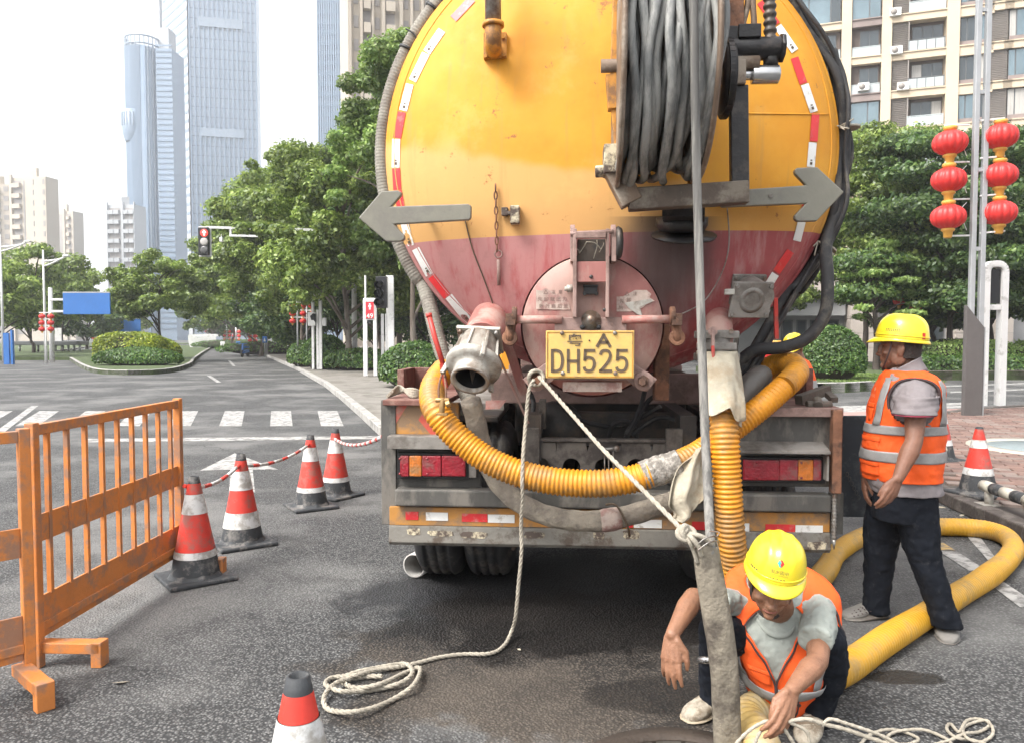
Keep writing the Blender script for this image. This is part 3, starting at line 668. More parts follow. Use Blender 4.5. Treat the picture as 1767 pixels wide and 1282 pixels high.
def tree_parts(kind, H, W, z0, leaf, per, m, bark, tr, nclump, seed, lean=0, flat=.5, tiers=False, skirt=0.0):
    rr = random.Random(seed); clumps = []
    for i in range(nclump):
        if tiers:
            zt = z0 + (H-z0)*(i+.5)/nclump + rr.uniform(-.2,.2); q = max(0.0,(zt-z0)/(H-z0)); ww = W/2*(1-.55*q**1.5); a = i*2.4+rr.uniform(-.4,.4); d = ww*math.sqrt(rr.uniform(.05,1))
            clumps.append(((math.cos(a)*d, math.sin(a)*d, zt), W*rr.uniform(.12,.21)))
        else:
            u = rr.uniform(0,1); th = rr.uniform(0,2*PI); q = rr.uniform(0,1); ph = math.acos(1-1.75*q); rad = rr.uniform(.55,1)
            x = math.sin(ph)*math.cos(th)*W/2*rad; y = math.sin(ph)*math.sin(th)*W/2*rad; z = (H+z0)/2 + math.cos(ph)*(H-z0)/2*rad
            clumps.append(((x, y, z), W*rr.uniform(.05,.145)))
            if i % 3 == 0: k_ = rr.uniform(1.12,1.38); clumps.append(((x/rad*k_*.8, y/rad*k_*.8, (H+z0)/2 + (z-(H+z0)/2)/rad*k_*.82), W*rr.uniform(.03,.06)))
    return clumps
def make_tree(name, label, loc, H, W, z0, leaf=.13, per=420, m='leaf_mid', bark='bark', tr=.2, nclump=46, seed=1, flat=.62, tiers=False, group=None, asp=.5, limbs=14):
    t = thing(name, label, 'tree', loc, random.uniform(0,6), group); rr = random.Random(seed+99)
    cl = tree_parts(name, H, W, z0, leaf, per, m, bark, tr, nclump, seed, tiers=tiers)
    P, Nn = crown_points(cl, per, flat); link('crown', leaf_mesh('crown', P, Nn, leaf, M[m], asp), t)
    b = MB(); zt = z0 + (H-z0)*.62; pts = catmull([(0,0,-.1),(rr.uniform(-.1,.1),rr.uniform(-.1,.1),z0*.5),(rr.uniform(-.2,.2),rr.uniform(-.2,.2),z0),(rr.uniform(-.4,.4),rr.uniform(-.4,.4),zt)],6)
    n = len(pts); b.tube(pts, [tr*(1.35 if i == 0 else 1)*(1-.72*i/n) for i in range(n)], 10)
    for (c, r) in sorted(cl, key=lambda q: q[0][2])[::max(1, len(cl)//limbs)]:
        s = pts[min(n-1, int(n*(.45+.5*rr.random())))]; s = min(pts, key=lambda q: abs(q.z - max(z0*.75, c[2]-W*.25))); mid = s.lerp(Vector(c), .5) + Vector((0,0,.12*W*rr.uniform(.2,1)))
        b.tube(catmull([s, mid, Vector(c)], 4), [tr*.38,tr*.34,tr*.3,tr*.27,tr*.22,tr*.18,tr*.13,tr*.09,tr*.05], 6)
    b.build('trunk', M[bark], t); return t

TL = 'street trees along the left avenue'
LT = [  # label, u, depth, H, W, z0, seed, material
 ('big light green tree whose crown touches the left edge of the tank', 714, 29.5, 12.6, 5.8, 2.6, 3, 'leaf_light', .095, 1500, 110),
 ('tall avenue tree with a stout trunk right of the round bush', 598, 33, 9.6, 7.8, 1.8, 4, 'leaf_mid', .095, 1150, 120),
 ('full green avenue tree behind the traffic light arm', 525, 45, 12.0, 9.4, 1.3, 5, 'leaf_mid', .12, 800, 110),
 ('dark avenue tree left of the traffic light', 450, 60, 12.0, 9.8, 1.2, 6, 'leaf_mid', .15, 480, 90),
 ('distant dark tree at the end of the row behind the lantern pole', 400, 80, 11.0, 9.5, 2.2, 7, 'leaf_mid', .22, 320, 50),
 ('small distant tree at the far end of the avenue row', 368, 105, 9.5, 9, 1.6, 8, 'leaf_mid', .24, 260, 44),
 ('inner dark tree standing behind the pedestrian signals', 655, 38, 9.0, 7.0, 2.2, 9, 'leaf_dark', .14, 560, 52),
 ('tall tree showing above the others left of the tank', 690, 41, 15.6, 6.5, 6.0, 10, 'leaf_light', .14, 640, 52)]
for lab, u, d, H, W, z0, sd, mm, lf, per, nc in LT:
    make_tree('avenue_tree', lab, (X(u,d), d, 0), H, W, z0, lf, per, mm, 'bark', .22 if u in (598,) else .17, nc, sd, group=TL)
for lab, u, d, H, W, z0, sd in (('low dark understorey tree between the lantern post and the bushes', 505, 54, 6.0, 8.0, .5, 51), ('low dark tree behind the round bushes', 578, 48, 6.0, 8.0, .5, 52),
        ('low dark tree behind the pedestrian signals', 655, 44, 6.4, 8.0, .4, 53), ('low dark tree behind the left rim of the truck', 735, 40, 6.0, 7.0, .4, 54), ('low far tree closing the end of the avenue', 430, 120, 8.5, 15, .8, 55)):
    make_tree('avenue_tree', lab, (X(u,d),d,0), H, W, z0, .14, 380, 'leaf_dark', 'bark_dark', .12, 60, sd, group=TL)
_av = [o for o in COL.objects if o.type == 'EMPTY' and o.name.startswith('avenue_tree')]
for k, (u, d, lab) in enumerate(((860,46,'avenue tree hidden behind the left half of the tank'),(980,52,'avenue tree hidden behind the middle of the tank'),(1120,50,'tree hidden behind the right half of the tank'),(1270,44,'tree hidden behind the right rim of the tank'))):
    dup(_av[(k*2+1) % 6], (X(u,d),d,0), k*1.3, lab)
make_tree('median_tree', 'round crowned tree standing alone on the median island', (X(281,47),47,.15), 6.6, 5.6, 1.9, .10, 1100, 'leaf_mid', 'bark_dark', .11, 74, 21)
FT = [('bushy tree at the far left edge beside the street lamp', -8, 52, 6.4, 7.4, 1.4, 31), ('wide dark tree behind the left lantern pole', 58, 64, 8.6, 9.0, 1.6, 32),
      ('tree reaching right towards the blue panel', 108, 74, 8.2, 8.2, 1.8, 33), ('low dark tree under the big blue panel', 150, 82, 5.6, 7.6, .9, 34), ('distant tree right of the small blue panel', 226, 110, 7.2, 8, 1.2, 35)]
for lab, u, d, H, W, z0, sd in FT: make_tree('roadside_tree', lab, (X(u,d),d,0), H, W, z0, .17, 330, 'leaf_mid' if sd != 34 else 'leaf_dark', 'bark_dark', .17, 46, sd, group='trees on the far left verge')
RT = [('layered dark tree behind the lantern pole, centre of the right group', 1640, 31, 9.2, 8.4, 2.7, 41, 'leaf_dark', .095, 620, 60), ('layered tree between the tank and the lantern pole', 1490, 34, 10.0, 7.2, 2.9, 42, 'leaf_mid', .095, 620, 52),
      ('layered tree at the right edge of the picture behind the white signal frame', 1800, 32, 8.6, 8.2, 2.4, 43, 'leaf_dark', .095, 620, 54), ('young light green tree beside the stone column', 1512, 30, 4.8, 3.0, 2.0, 44, 'leaf_light', .10, 1100, 22),
      ('dark tree deep behind the lanterns', 1710, 40, 7.6, 8, 2.4, 45, 'leaf_dark', .13, 380, 48), ('dark low tree behind the hedge right of the hard hat', 1610, 36, 5.6, 6.0, 1.9, 46, 'leaf_dark', .13, 380, 36)]
for lab, u, d, H, W, z0, sd, mm, lf, per, nc in RT:
    make_tree('layered_tree', lab, (X(u,d),d,.2), H, W, z0, lf, per, mm, 'bark_dark', .15, nc, sd, flat=.22, tiers=True, group='trees behind the right hedge')
def bush(name, lab, cat, loc, rx, ry, h, m, n, leaf, group=None, base=0.0, sq=2.0):
    t = thing(name, lab, cat, loc, 0, group)
    u = rng.uniform(0, 2*PI, n); v = np.arccos(rng.uniform(-.35, 1, n)); f = lambda a: np.sign(a)*np.abs(a)**(2/sq)
    d = np.stack([f(np.sin(v))*f(np.cos(u))*rx, f(np.sin(v))*f(np.sin(u))*ry, base + h*.38 + f(np.cos(v))*h*.62], 1); nn = np.stack([np.sin(v)*np.cos(u), np.sin(v)*np.sin(u), np.cos(v)+.3], 1)
    d[:, :2] *= rng.uniform(.90, 1.03, (n,1)); d[:, 2] += rng.normal(size=n)*h*.02
    link('foliage', leaf_mesh('foliage', d, nn + rng.normal(size=(n,3))*.55, leaf, M[m], .55), t)
    core = MB(); core.ball((0,0,base+h*.4), 1, 14, 10, (rx*.86, ry*.86, h*.5)); core.build('stems', M['bark_dark'], t); return t
bush('round_bush', 'large round clipped bush right of the truck', 'bush', (X(1436,23.5),23.5,.26), .95, .95, 1.55, 'leaf_bush', 9000, .045)
GB = 'clipped round bushes along the left verge'
bush('round_bush', 'round clipped bush in front of the avenue tree trunk', 'bush', (X(560,34),34,.12), 1.0, 1.0, 1.45, 'leaf_bush', 5000, .06, GB)
bush('round_bush', 'smaller round bush half hidden left of its neighbour', 'bush', (X(528,36.5),36.5,.12), .85, .85, 1.2, 'leaf_bush', 3500, .06, GB)
bush('round_bush', 'broad clipped bush next to the left edge of the truck', 'bush', (X(715,22),22,.12), 1.0, .9, 1.25, 'leaf_bush', 6000, .05, GB)
bush('yellow_hedge', 'bright yellow green clipped hedge on the median island', 'hedge', (X(226,41),41,.15), 1.75, 1.1, 1.55, 'leaf_yellow', 9000, .07, sq=3.2)
bush('yellow_hedge', 'lower sloping end of the yellow hedge beside the median tree', 'hedge', (X(276,42),42,.15), 1.1, 1.0, 1.25, 'leaf_yellow', 4500, .07)
bush('low_hedge', 'low dark green hedge in front of the yellow hedge', 'hedge', (X(238,37),37,.15), 2.1, 1.0, .85, 'leaf_bush', 6000, .06)
for lab, u, d, rx, h in (('low far hedge under the red lanterns left of the bushes', 470, 62, 4.5, 1.0), ('low far hedge at the bend of the avenue', 405, 90, 5, 1.0), ('low shrub right of the pedestrian signal', 625, 33, 1.6, .9)):
    bush('low_hedge', lab, 'hedge', (X(u,d),d,.12), rx, 1.0, h, 'leaf_bush', 3500, .07)
# long two-stepped hedge across the junction on the right: one planted row each
def hedge_row(lab, x0, x1, y0, y1, z0, z1, n, mm, rz=0.0):
    t = thing('hedge', lab, 'hedge', ((x0+x1)/2, (y0+y1)/2, z0)); sx_, sy_, sz_ = (x1-x0), (y1-y0), (z1-z0)
    f = rng.uniform(0,1,n); P = np.stack([rng.uniform(-.5,.5,n)*sx_, np.where(f < .55, -.5, rng.uniform(-.5,.5,n))*sy_, np.where(f < .55, rng.uniform(0,1,n), 1)*sz_], 1)
    P += rng.normal(size=(n,3))*.04; P[:,2] += .06*np.sin(P[:,0]*2.1) + .04*np.sin(P[:,0]*5.3)
    nn = np.stack([rng.normal(size=n)*.5, np.where(f < .55, -1, 0), np.where(f < .55, .4, 1)], 1) + rng.normal(size=(n,3))*.45
    link('foliage', leaf_mesh('foliage', P, nn, .06, M[mm], .55), t); b = MB(); b.box((0,.05,sz_/2-.04), (sx_*.99,sy_*.8,sz_*.86)); b.build('stems', M['bark_dark'], t)
hedge_row('lower front row of the long clipped hedge on the right', 14.6, 30, 28.0, 28.9, .3, .82, 9000, 'leaf_bush')
hedge_row('taller back row of the long clipped hedge on the right', 14.2, 31, 29.0, 30.4, .3, 1.28, 12000, 'leaf_light')
n = 3500; P = np.stack([rng.uniform(9.0,12.3,n), rng.uniform(22.0,27,n), np.full(n,.27)], 1); nn = rng.normal(size=(n,3)); nn[:,2] *= .3
link('grass', leaf_mesh('grass', P, nn, .06, M['leaf_light'], .18), None, label='short grass on the planted bed by the pale kerb', cat='grass', kind='stuff')
# ================================================================= the tanker truck
YAW = R(-4.0); D0 = 4.25
_o = at(1055, 700, D0); TR = Matrix.Translation((_o.x, D0, 0)) @ Matrix.Rotation(YAW, 4, 'Z'); TRI = TR.inverted()
truck = thing('tanker_truck', 'yellow and red sewage tanker truck seen from its round rear end', 'truck', (_o.x, D0, 0), YAW)
def tl(u, v, y):                     # truck-local point on the plane y (metres ahead of the bumper) seen at pixel u,v
    o = TRI @ CAMP; d = TRI.to_3x3() @ ray(u, v); return o + d * ((y - o.y) / d.y)
RIM_Y = .25; BULGE = .32
TC = tl(1049, 262, RIM_Y); TRAD = (tl(1436, 262, RIM_Y) - tl(662, 262, RIM_Y)).length / 2
def dish_y(x, z):
    q = min(1.0, math.hypot(x - TC.x, z - TC.z) / TRAD); return RIM_Y - BULGE * (1 - q ** 2.6) ** .6
def ds(u, v, off=0.0):               # point on the domed rear end seen at pixel u,v
    y = RIM_Y - BULGE
    for _ in range(12): p = tl(u, v, y); y = .5 * y + .5 * (dish_y(p.x, p.z) - off)
    return p
def dnorm(p):
    e = .01; gx = (dish_y(p.x+e, p.z) - dish_y(p.x-e, p.z)) / (2*e); gz = (dish_y(p.x, p.z+e) - dish_y(p.x, p.z-e)) / (2*e)
    return Vector((gx, -1, gz)).normalized()
def tpx(n, y): return n / FPX * (D0 + y)

def tank_material():
    m = bpy.data.materials.new('yellow over red tank paint'); m.use_nodes = True; nt = m.node_tree; N = nt.nodes; L = nt.links
    b = N['Principled BSDF']; b.inputs['Roughness'].default_value = .42; b.inputs['Specular IOR Level'].default_value = .5
    tc = N.new('ShaderNodeTexCoord'); sx = N.new('ShaderNodeSeparateXYZ'); L.new(tc.outputs['Object'], sx.inputs[0])
    def noise(sc, det=6, rough=.6, stretch=None):
        n = N.new('ShaderNodeTexNoise'); n.inputs['Scale'].default_value = sc; n.inputs['Detail'].default_value = det; n.inputs['Roughness'].default_value = rough
        if stretch:
            mp = N.new('ShaderNodeMapping'); mp.inputs['Scale'].default_value = stretch; L.new(tc.outputs['Object'], mp.inputs[0]); L.new(mp.outputs[0], n.inputs['Vector'])
        else: L.new(tc.outputs['Object'], n.inputs['Vector'])
        return n.outputs['Fac']
    def mth(op, a, b=None, c=None, clamp=False):
        n = N.new('ShaderNodeMath'); n.operation = op; n.use_clamp = clamp
        for i, q in enumerate((a, b, c)):
            if q is None: continue
            if isinstance(q, (int, float)): n.inputs[i].default_value = q
            else: L.new(q, n.inputs[i])
        return n.outputs[0]
    def sstep(v, lo, hi):
        n = N.new('ShaderNodeMapRange'); n.interpolation_type = 'SMOOTHSTEP'; n.inputs['From Min'].default_value = lo; n.inputs['From Max'].default_value = hi
        L.new(v, n.inputs['Value']); return n.outputs[0]
    def mix(f, a, b_):
        n = N.new('ShaderNodeMix'); n.data_type = 'RGBA'; L.new(f, n.inputs[0])
        for i, q in ((6, a), (7, b_)):
            if isinstance(q, tuple): n.inputs[i].default_value = (*q, 1)
            else: L.new(q, n.inputs[i])
        return n.outputs[2]
    ZB = ds(1050, 402).z
    x, z = sx.outputs[0], sx.outputs[2]
    n1 = noise(2.2); n2 = noise(14, 8, .7); n3 = noise(1.1, 3)
    ye = mix(sstep(n1, .35, .65), (.60,.25,.012), (.68,.315,.022))
    # dust film that dried on the yellow in a wavy-edged sheet, thicker on the left
    edge = mth('ADD', mth('MULTIPLY', n3, .55), mth('MULTIPLY', x, -.22))
    film = mth('SUBTRACT', mth('ADD', edge, ZB + .06), z)
    film = mth('MULTIPLY', sstep(film, -.02, .06), sstep(mth('MULTIPLY', x, -1), -.62, -.2))
    ye = mix(mth('MULTIPLY', film, .85), ye, (.62,.345,.125))
    low = mth('MULTIPLY', sstep(mth('SUBTRACT', mth('ADD', ZB + .22, mth('MULTIPLY', n2, .1)), z), 0, .22), .45)
    ye = mix(low, ye, (.46,.27,.10))
    drip = noise(7, 5, .6, (2.6, 2.6, .14)); ye = mix(mth('MULTIPLY', sstep(drip, .56, .72), .3), ye, (.40,.22,.07)); ye = mix(mth('MULTIPLY', sstep(noise(1.6, 7, .7), .54, .66), .22), ye, (.72,.45,.16))
    rs = noise(11, 8, .75); spot = mth('MULTIPLY', sstep(rs, .61, .65), sstep(noise(1.7, 2), .43, .54))
    ye = mix(spot, ye, (.30,.12,.035))
    rd = mix(sstep(n1, .3, .7), (.28,.052,.056), (.36,.08,.082))
    str_ = noise(5, 6, .65, (3.5, 3.5, .35))
    rd = mix(mth('MULTIPLY', sstep(mth('ADD', str_, mth('MULTIPLY', x, -.12)), .33, .64), .78), rd, (.42,.215,.205))
    rd = mix(mth('MULTIPLY', sstep(n2, .5, .75), .3), rd, (.20,.09,.075))
    red_on = mth('LESS_THAN', z, mth('ADD', mth('MULTIPLY', x, .018), ZB))
    c = mix(red_on, ye, rd)
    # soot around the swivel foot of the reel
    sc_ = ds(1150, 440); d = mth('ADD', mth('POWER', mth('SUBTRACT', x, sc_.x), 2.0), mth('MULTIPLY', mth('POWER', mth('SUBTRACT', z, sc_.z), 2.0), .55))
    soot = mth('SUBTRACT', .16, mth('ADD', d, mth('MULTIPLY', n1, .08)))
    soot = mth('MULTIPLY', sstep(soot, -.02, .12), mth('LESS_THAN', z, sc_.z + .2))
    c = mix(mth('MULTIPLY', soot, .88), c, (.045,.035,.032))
    L.new(c, b.inputs['Base Color'])
    rr = N.new('ShaderNodeMapRange'); rr.inputs['To Min'].default_value = .5; rr.inputs['To Max'].default_value = .82; L.new(n2, rr.inputs['Value']); L.new(rr.outputs[0], b.inputs['Roughness'])
    bp = N.new('ShaderNodeBump'); bp.inputs['Strength'].default_value = .12; bp.inputs['Distance'].default_value = .01; L.new(n1, bp.inputs['Height']); L.new(bp.outputs[0], b.inputs['Normal'])
    return m
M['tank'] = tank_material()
M['far_paint'] = mat('truck yellow paint', (.66,.28,.02), .4, 0, .1, 4)

# tank: domed end, knuckle and shell in one body
mb = MB(); prof = []
for k in range(0, 41):
    q = math.sin(k/40*PI/2); prof.append((q * TRAD, BULGE * (1 - q ** 2.6) ** .6 if q < 1 else 0))
ax_o = Vector((TC.x, RIM_Y, TC.z))
mb.lathe(prof, ax_o, (0,-1,0), 96)
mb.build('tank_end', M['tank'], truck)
mb = MB(); mb.lathe([(TRAD*.9,-.03),(TRAD+.004,-.02),(TRAD+.014,.0),(TRAD+.004,.03),(TRAD,.06),(TRAD,5.6),(TRAD*.8,5.8),(0,5.9)], ax_o, (0,1,0), 96)
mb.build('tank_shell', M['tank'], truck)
b = MB(); b.tube([ds(u, 196+.012*(u-1250), .001) for u in range(1262,1432,8)], .0035, 6); b.tube([Vector((TC.x+math.cos(t)*TRAD*.955, dish_y(TC.x+math.cos(t)*TRAD*.955, TC.z+math.sin(t)*TRAD*.955)-.001, TC.z+math.sin(t)*TRAD*.955)) for t in [2*PI*i/120 for i in range(120)]], .004, 6, closed=True); b.build('weld_seam', M['tank'], truck)
# chassis, cab and running gear
mb = MB(); zc = .98
for s in (-1,1): mb.box((s*.43, 3.9, zc), (.09, 7.6, .26))
for y in (.6, 2.0, 3.4, 5.0): mb.box((0, y, zc), (.78, .1, .2))
mb.build('chassis', M['dark_steel'], truck)
for y in (1.0, 2.6, 4.2, 5.4):
    b = MB(); b.box((0, y, 1.2), (1.5, .12, .2)); b.build('tank_saddle', M['pinkgrey'], truck, .01)
cabm = M['far_paint']
b = MB(); b.prism([(-1.2,6.6,.75),(-1.2,8.5,.75),(-1.2,8.6,1.7),(-1.2,8.35,2.9),(-1.2,6.6,3.0)], (2.4,0,0)); cab = b.build('cab', cabm, truck, .05)
M['cabglass'] = mat('dark cab glass', (.03,.035,.04), .08, 0, .1, 2, spec=.8)
b = MB(); b.prism([(-1.0,8.595,1.75),(-1.0,8.40,2.62),(1.0,8.40,2.62),(1.0,8.595,1.75)], (0,.03,.01)); b.build('windscreen', M['cabglass'], cab)
for s in (-1,1):
    b = MB(); b.box((s*1.21, 7.6, 2.2), (.03, 1.2, .75)); b.build('side_window', M['cabglass'], cab)
    b = MB(); b.box((s*1.08, 8.62, 1.0), (.25,.06,.2)); b.build('headlight', M['white_sticker'], cab, .02)
def wheel(x, y, dual):
    mbt = MB(); w = .27; r = .5
    xs = ([x-.155, x+.155] if dual else [x])
    for xx in xs:
        pr = [(r*.62,-w/2),(r*.86,-w/2-.012),(r*.97,-w/2+.02),(r,-w/2+.05),(r,-.075),(r-.014,-.07),(r-.014,-.05),(r,-.045),(r,-.01),(r-.014,-.005),(r-.014,.005),(r,.01),(r,.045),(r-.014,.05),(r-.014,.07),(r,.075),(r,w/2-.05),(r*.97,w/2-.02),(r*.86,w/2+.012),(r*.62,w/2)]
        mbt.lathe(pr, (xx, y, r), (1,0,0), 40)
    t = mbt.build('tyre', M['rubber'], truck)
    mr = MB()
    for xx in xs: mr.lathe([(.0,-.02),(.12,-.03),(.16,-.1),(.29,-.1),(.31,-.13),(.32,.13),(.29,.1),(.16,.06),(0,.05)], (xx, y, r), (1,0,0), 20)
    mr.build('rim', M['grey_paint'], t)
for y in (.80, 2.15):
    for s in (-1,1): wheel(s*.84 - .04, y, True)
for s in (-1,1): wheel(s*1.02, 7.4, False)
b = MB(); b.box((0,2.1,1.02),(1.25,1.3,.55)); b.build('shade_block', M['dark_steel'], truck, .03)  # unseen box added to block light under the tank
b = MB(); b.box((0,4.7,.82),(1.3,2.8,.55)); b.build('shade_sump', M['dark_steel'], truck, .03)  # second unseen box, added to keep the underside dark
for s in (-1,1):
    b = MB(); b.span((s*.66,.9,1.06),(s*1.22,6.2,1.10)); b.build('shade_plate', M['grey_paint'], truck)  # added plates that stop light leaking in beside the tank
    b = MB(); b.span((s*.70,3.0,.50),(s*1.2,6.2,1.058)); lk = b.build('shade_side_box', M['grey_paint'], truck, .02)  # added boxes that shut side light out of the underside
    for k in range(3): b = MB(); b.span((s*1.203,3.1+k*1.03,.55),(s*1.215,4.03+k*1.03,1.02)); b.build('shade_box_door', M['darkgrey_paint'], lk, .004)
    b = MB(); b.span((s*.68,1.55,.5),(s*1.2,1.58,1.05)); b.build('shade_flap', M['rubber'], truck)  # unseen flaps added with the boxes to darken the underside
for y in (.80, 2.15, 7.4):
    b = MB(); b.cyl((-.9,y,.5),(.9,y,.5),.09); b.ball((0,y,.5),.2); b.build('axle', M['dark_steel'], truck)

# reflective tapes round the rim
def tape(name, ax, ay, bx, by, w, m, off=.004):
    a = Vector((ax, ay)); c = Vector((bx, by)); d = (c-a).normalized(); nrm = Vector((-d.y, d.x)) * w/2
    vs = []; K = 5
    for i in range(K+1):
        p = a.lerp(c, i/K)
        for sg in (1,-1):
            q = p + nrm*sg; vs.append(ds(q.x, q.y, off))
    fs = [(2*i, 2*i+1, 2*i+3, 2*i+2) for i in range(K)]
    mb = MB(); mb.add(vs, fs)
    n = len(vs); mb.add([v + Vector((0,.003,0)) for v in vs], [tuple(reversed(f)) for f in fs])
    o = mb.build(name, m, truck)
    if m is M['white_sticker'] and (c-a).length > 40:
        p = a.lerp(c, .86); mk = MB(); s = w*.17
        for kx, ky, ww, hh in ((0,0,.9,1.0),(.2,2.4,.7,.5)):
            q0 = p - d*ky*s; pts = [ds(q0.x + d.x*i*s*hh + nrm.x/w*2*j*s*ww, q0.y + d.y*i*s*hh + nrm.y/w*2*j*s*ww, off+.002) for i, j in ((-1,-1),(-1,1),(1,1),(1,-1))]
            mk.add(pts, [(0,1,2,3)])
        mk.build('maker_mark', M['ink'], o)
    return o
Z3 = lambda x, y: (600 + x/2.848, y/2.848)
Z4 = lambda x, y: (1020 + x/2.848, y/2.848)
Z5 = lambda x, y: (600 + x/3.053, 380 + y/3.053)
Z6 = lambda x, y: (1050 + x/3.053, 380 + y/3.053)
W_, R_ = M['white_sticker'], M['red_sticker']
for (p, q, m) in [((815,-2),(782,33),R_), (Z3(462,150),Z3(388,258),W_), (Z3(384,264),Z3(318,398),W_), (Z3(304,415),Z3(272,545),W_), (Z3(266,552),Z3(242,680),R_),
                  (Z3(238,685),Z3(235,825),W_), (Z3(237,830),Z3(243,935),R_), (Z3(246,940),Z3(262,1030),R_), (Z3(276,1085),Z3(306,1210),W_),
                  (Z5(357,152),Z5(430,290),W_), (Z5(440,298),Z5(524,404),R_), (Z5(532,402),Z5(640,538),W_),
                  (Z4(832,10),Z4(912,122),R_), (Z4(918,130),Z4(1002,252),W_), (Z4(1000,285),Z4(1044,412),R_), (Z4(1050,416),Z4(1096,552),W_),
                  (Z4(1104,558),Z4(1094,697),R_), (Z4(1090,702),Z4(1080,822),W_), (Z4(1066,980),Z4(1042,1060),R_), (Z4(1036,1090),Z4(1012,1186),W_),
                  (Z6(960,165),Z6(885,275),R_), (Z6(880,285),Z6(842,345),W_)]:
    tape('reflective_tape', *p, *q, 13.5, m)

# ribbed hose round the left of the rim, cable bundle round the right
def rimpt(deg, rr, y): a = R(deg); return Vector((TC.x + math.cos(a)*rr, y, TC.z + math.sin(a)*rr))
rh = TRAD + .045
pts = [rimpt(a, rh, .3) for a in range(96, 219, 4)]
pts += [tl(763, 610, .16), tl(795, 660, .08), tl(818, 706, .0)]
hose = resample(catmull(pts, 4), .006)
MB().tube(hose, [.043 + (.0025 if i % 3 == 0 else -.001) for i in range(len(hose))], 14).build('rim_hose', M['rim_hose'], truck)
for a in (128, 140, 152):
    b = MB(); c = rimpt(a, rh, .3); t = Vector((-math.sin(R(a)), 0, math.cos(R(a)))); b.tube([c - t*.008, c + t*.008], .052, 14)
    rad = Vector((math.cos(R(a)),0,math.sin(R(a)))); b.tube(catmull([c - rad*.05 + Vector((0,-.05,0)), c - rad*.09 + Vector((0,-.05,.03)), c - rad*.06 + Vector((0,-.055,.09)), c + Vector((0,-.05,.1))], 5), .005, 6)
    b.build('hose_tie', M['black'], truck)
for j, (dr, dy, r, a0, a1) in enumerate(((.035,.26,.024,64,-40),(.075,.30,.022,58,-44),(.045,.36,.026,60,-34),(.09,.36,.016,50,-38),(.06,.22,.012,55,-30))):
    pts = [rimpt(a0 + (a1-a0)*i/30, TRAD + dr + .02*math.sin(i*.55 + j*1.7), dy + .02*math.sin(i*.8 + j)) for i in range(31)]
    e = (1262,668) if j < 3 else (1245,650)
    pts += [tl(e[0]+j*9, e[1]+j*3, .16)]
    MB().tube(catmull(pts, 3), r, 8).build('rim_cable', M['rubber'], truck)
for a in (45, 5, -24):
    b = MB(); c = rimpt(a, TRAD+.06, .3); t = Vector((-math.sin(R(a)), 0, math.cos(R(a))))
    b.tube([c-t*.006, c+t*.006], .085, 12); rad = Vector((math.cos(R(a)),0,math.sin(R(a))))
    for k in range(4): b.tube([c - rad*.05 + Vector((0,-.07,0)), c + Vector((random.uniform(-.09,.05), -.12, random.uniform(-.07,.07)))], .004, 5)
    b.build('cable_tie', M['rope'], truck)
# the big black rubber hose that hangs off the right side
pts = [rimpt(24, TRAD+.11, .34), tl(1452,190,.3), tl(1457,260,.3), tl(1446,350,.28), tl(1426,420,.22), tl(1428,480,.15), tl(1424,540,.1), tl(1395,582,.1), tl(1350,600,.12), tl(1300,606,.16), tl(1262,640,.2)]
MB().tube(catmull(pts, 8), .034, 12).build('black_hose', M['rubber'], truck)

# inlet elbow at the top
b = MB(); yq = ds(853,90).y
b.cyl(tl(850,-120,yq-.16), tl(851,40,yq-.16), tpx(14,-.2)); b.build('inlet_pipe', M['steel'], truck)
M['dirty_yellow'] = mat('oily yellow paint', (.50,.22,.03), .5, 0, .2, 10, .1, 50, (.2,.1,.04), .5, 9)
b = MB(); b.cyl(tl(851,40,yq-.16), tl(851,47,yq-.16), tpx(19,-.2)); r0 = tpx(14.5,-.2)
b.tube(catmull([tl(851,46,yq-.16), tl(851,66,yq-.16), tl(851,82,yq-.12), tl(852,88,yq-.02)], 6), r0, 18)
pl = tl(853,82,yq); b.box((tl(855,82,yq).x, yq-.01, tl(855,82,yq).z), (tpx(40,-.1), .03, tpx(44,-.1)))
el = b.build('inlet_elbow', M['dirty_yellow'], truck)
for u, v in ((838,99),(870,97),(868,66)):
    q = tl(u, v, yq-.03); b = MB(); b.cyl(q, q + Vector((0,-.02,0)), .011, n=6); b.build('bolt', M['dirty_yellow'], el)

# hose reel -------------------------------------------------------------------
RY = -.62                                              # the reel stands off the dome
ra = tl(1160, 112, RY); RR = tpx(184, RY); RF = RY - RR              # axis centre, radius of the pile
M['reel_steel'] = mat('brown grey reel steel', (.17,.12,.085), .6, .2, .25, 8, .12, 50, (.30,.25,.2), .5, 6)
xl = tl(1090, 118, RF).x; xr = tl(1236, 118, RF).x
b = MB()
for xx, rr in ((xl-.02, RR*1.12), (xr+.012, RR*1.06)):
    b.lathe([(.06,-.006),(rr-.012,-.006),(rr,-.012),(rr+.008,0),(rr,.012),(rr-.012,.006),(.06,.006)], (xx, ra.y, ra.z), (1,-.02,-.01) if xx < 0 else (1,0,0), 64)
fl = b.build('reel_flange', M['reel_steel'], truck)
b = MB(); b.cyl((xl-.03, ra.y, ra.z), (xr+.03, ra.y, ra.z), RR*.55, n=32); b.cyl((xl-.1, ra.y, ra.z), (xr+.28, ra.y, ra.z), .03, n=14); b.build('reel_drum', M['reel_steel'], truck)
NT = 11; hr = (xr-xl)/NT*.62
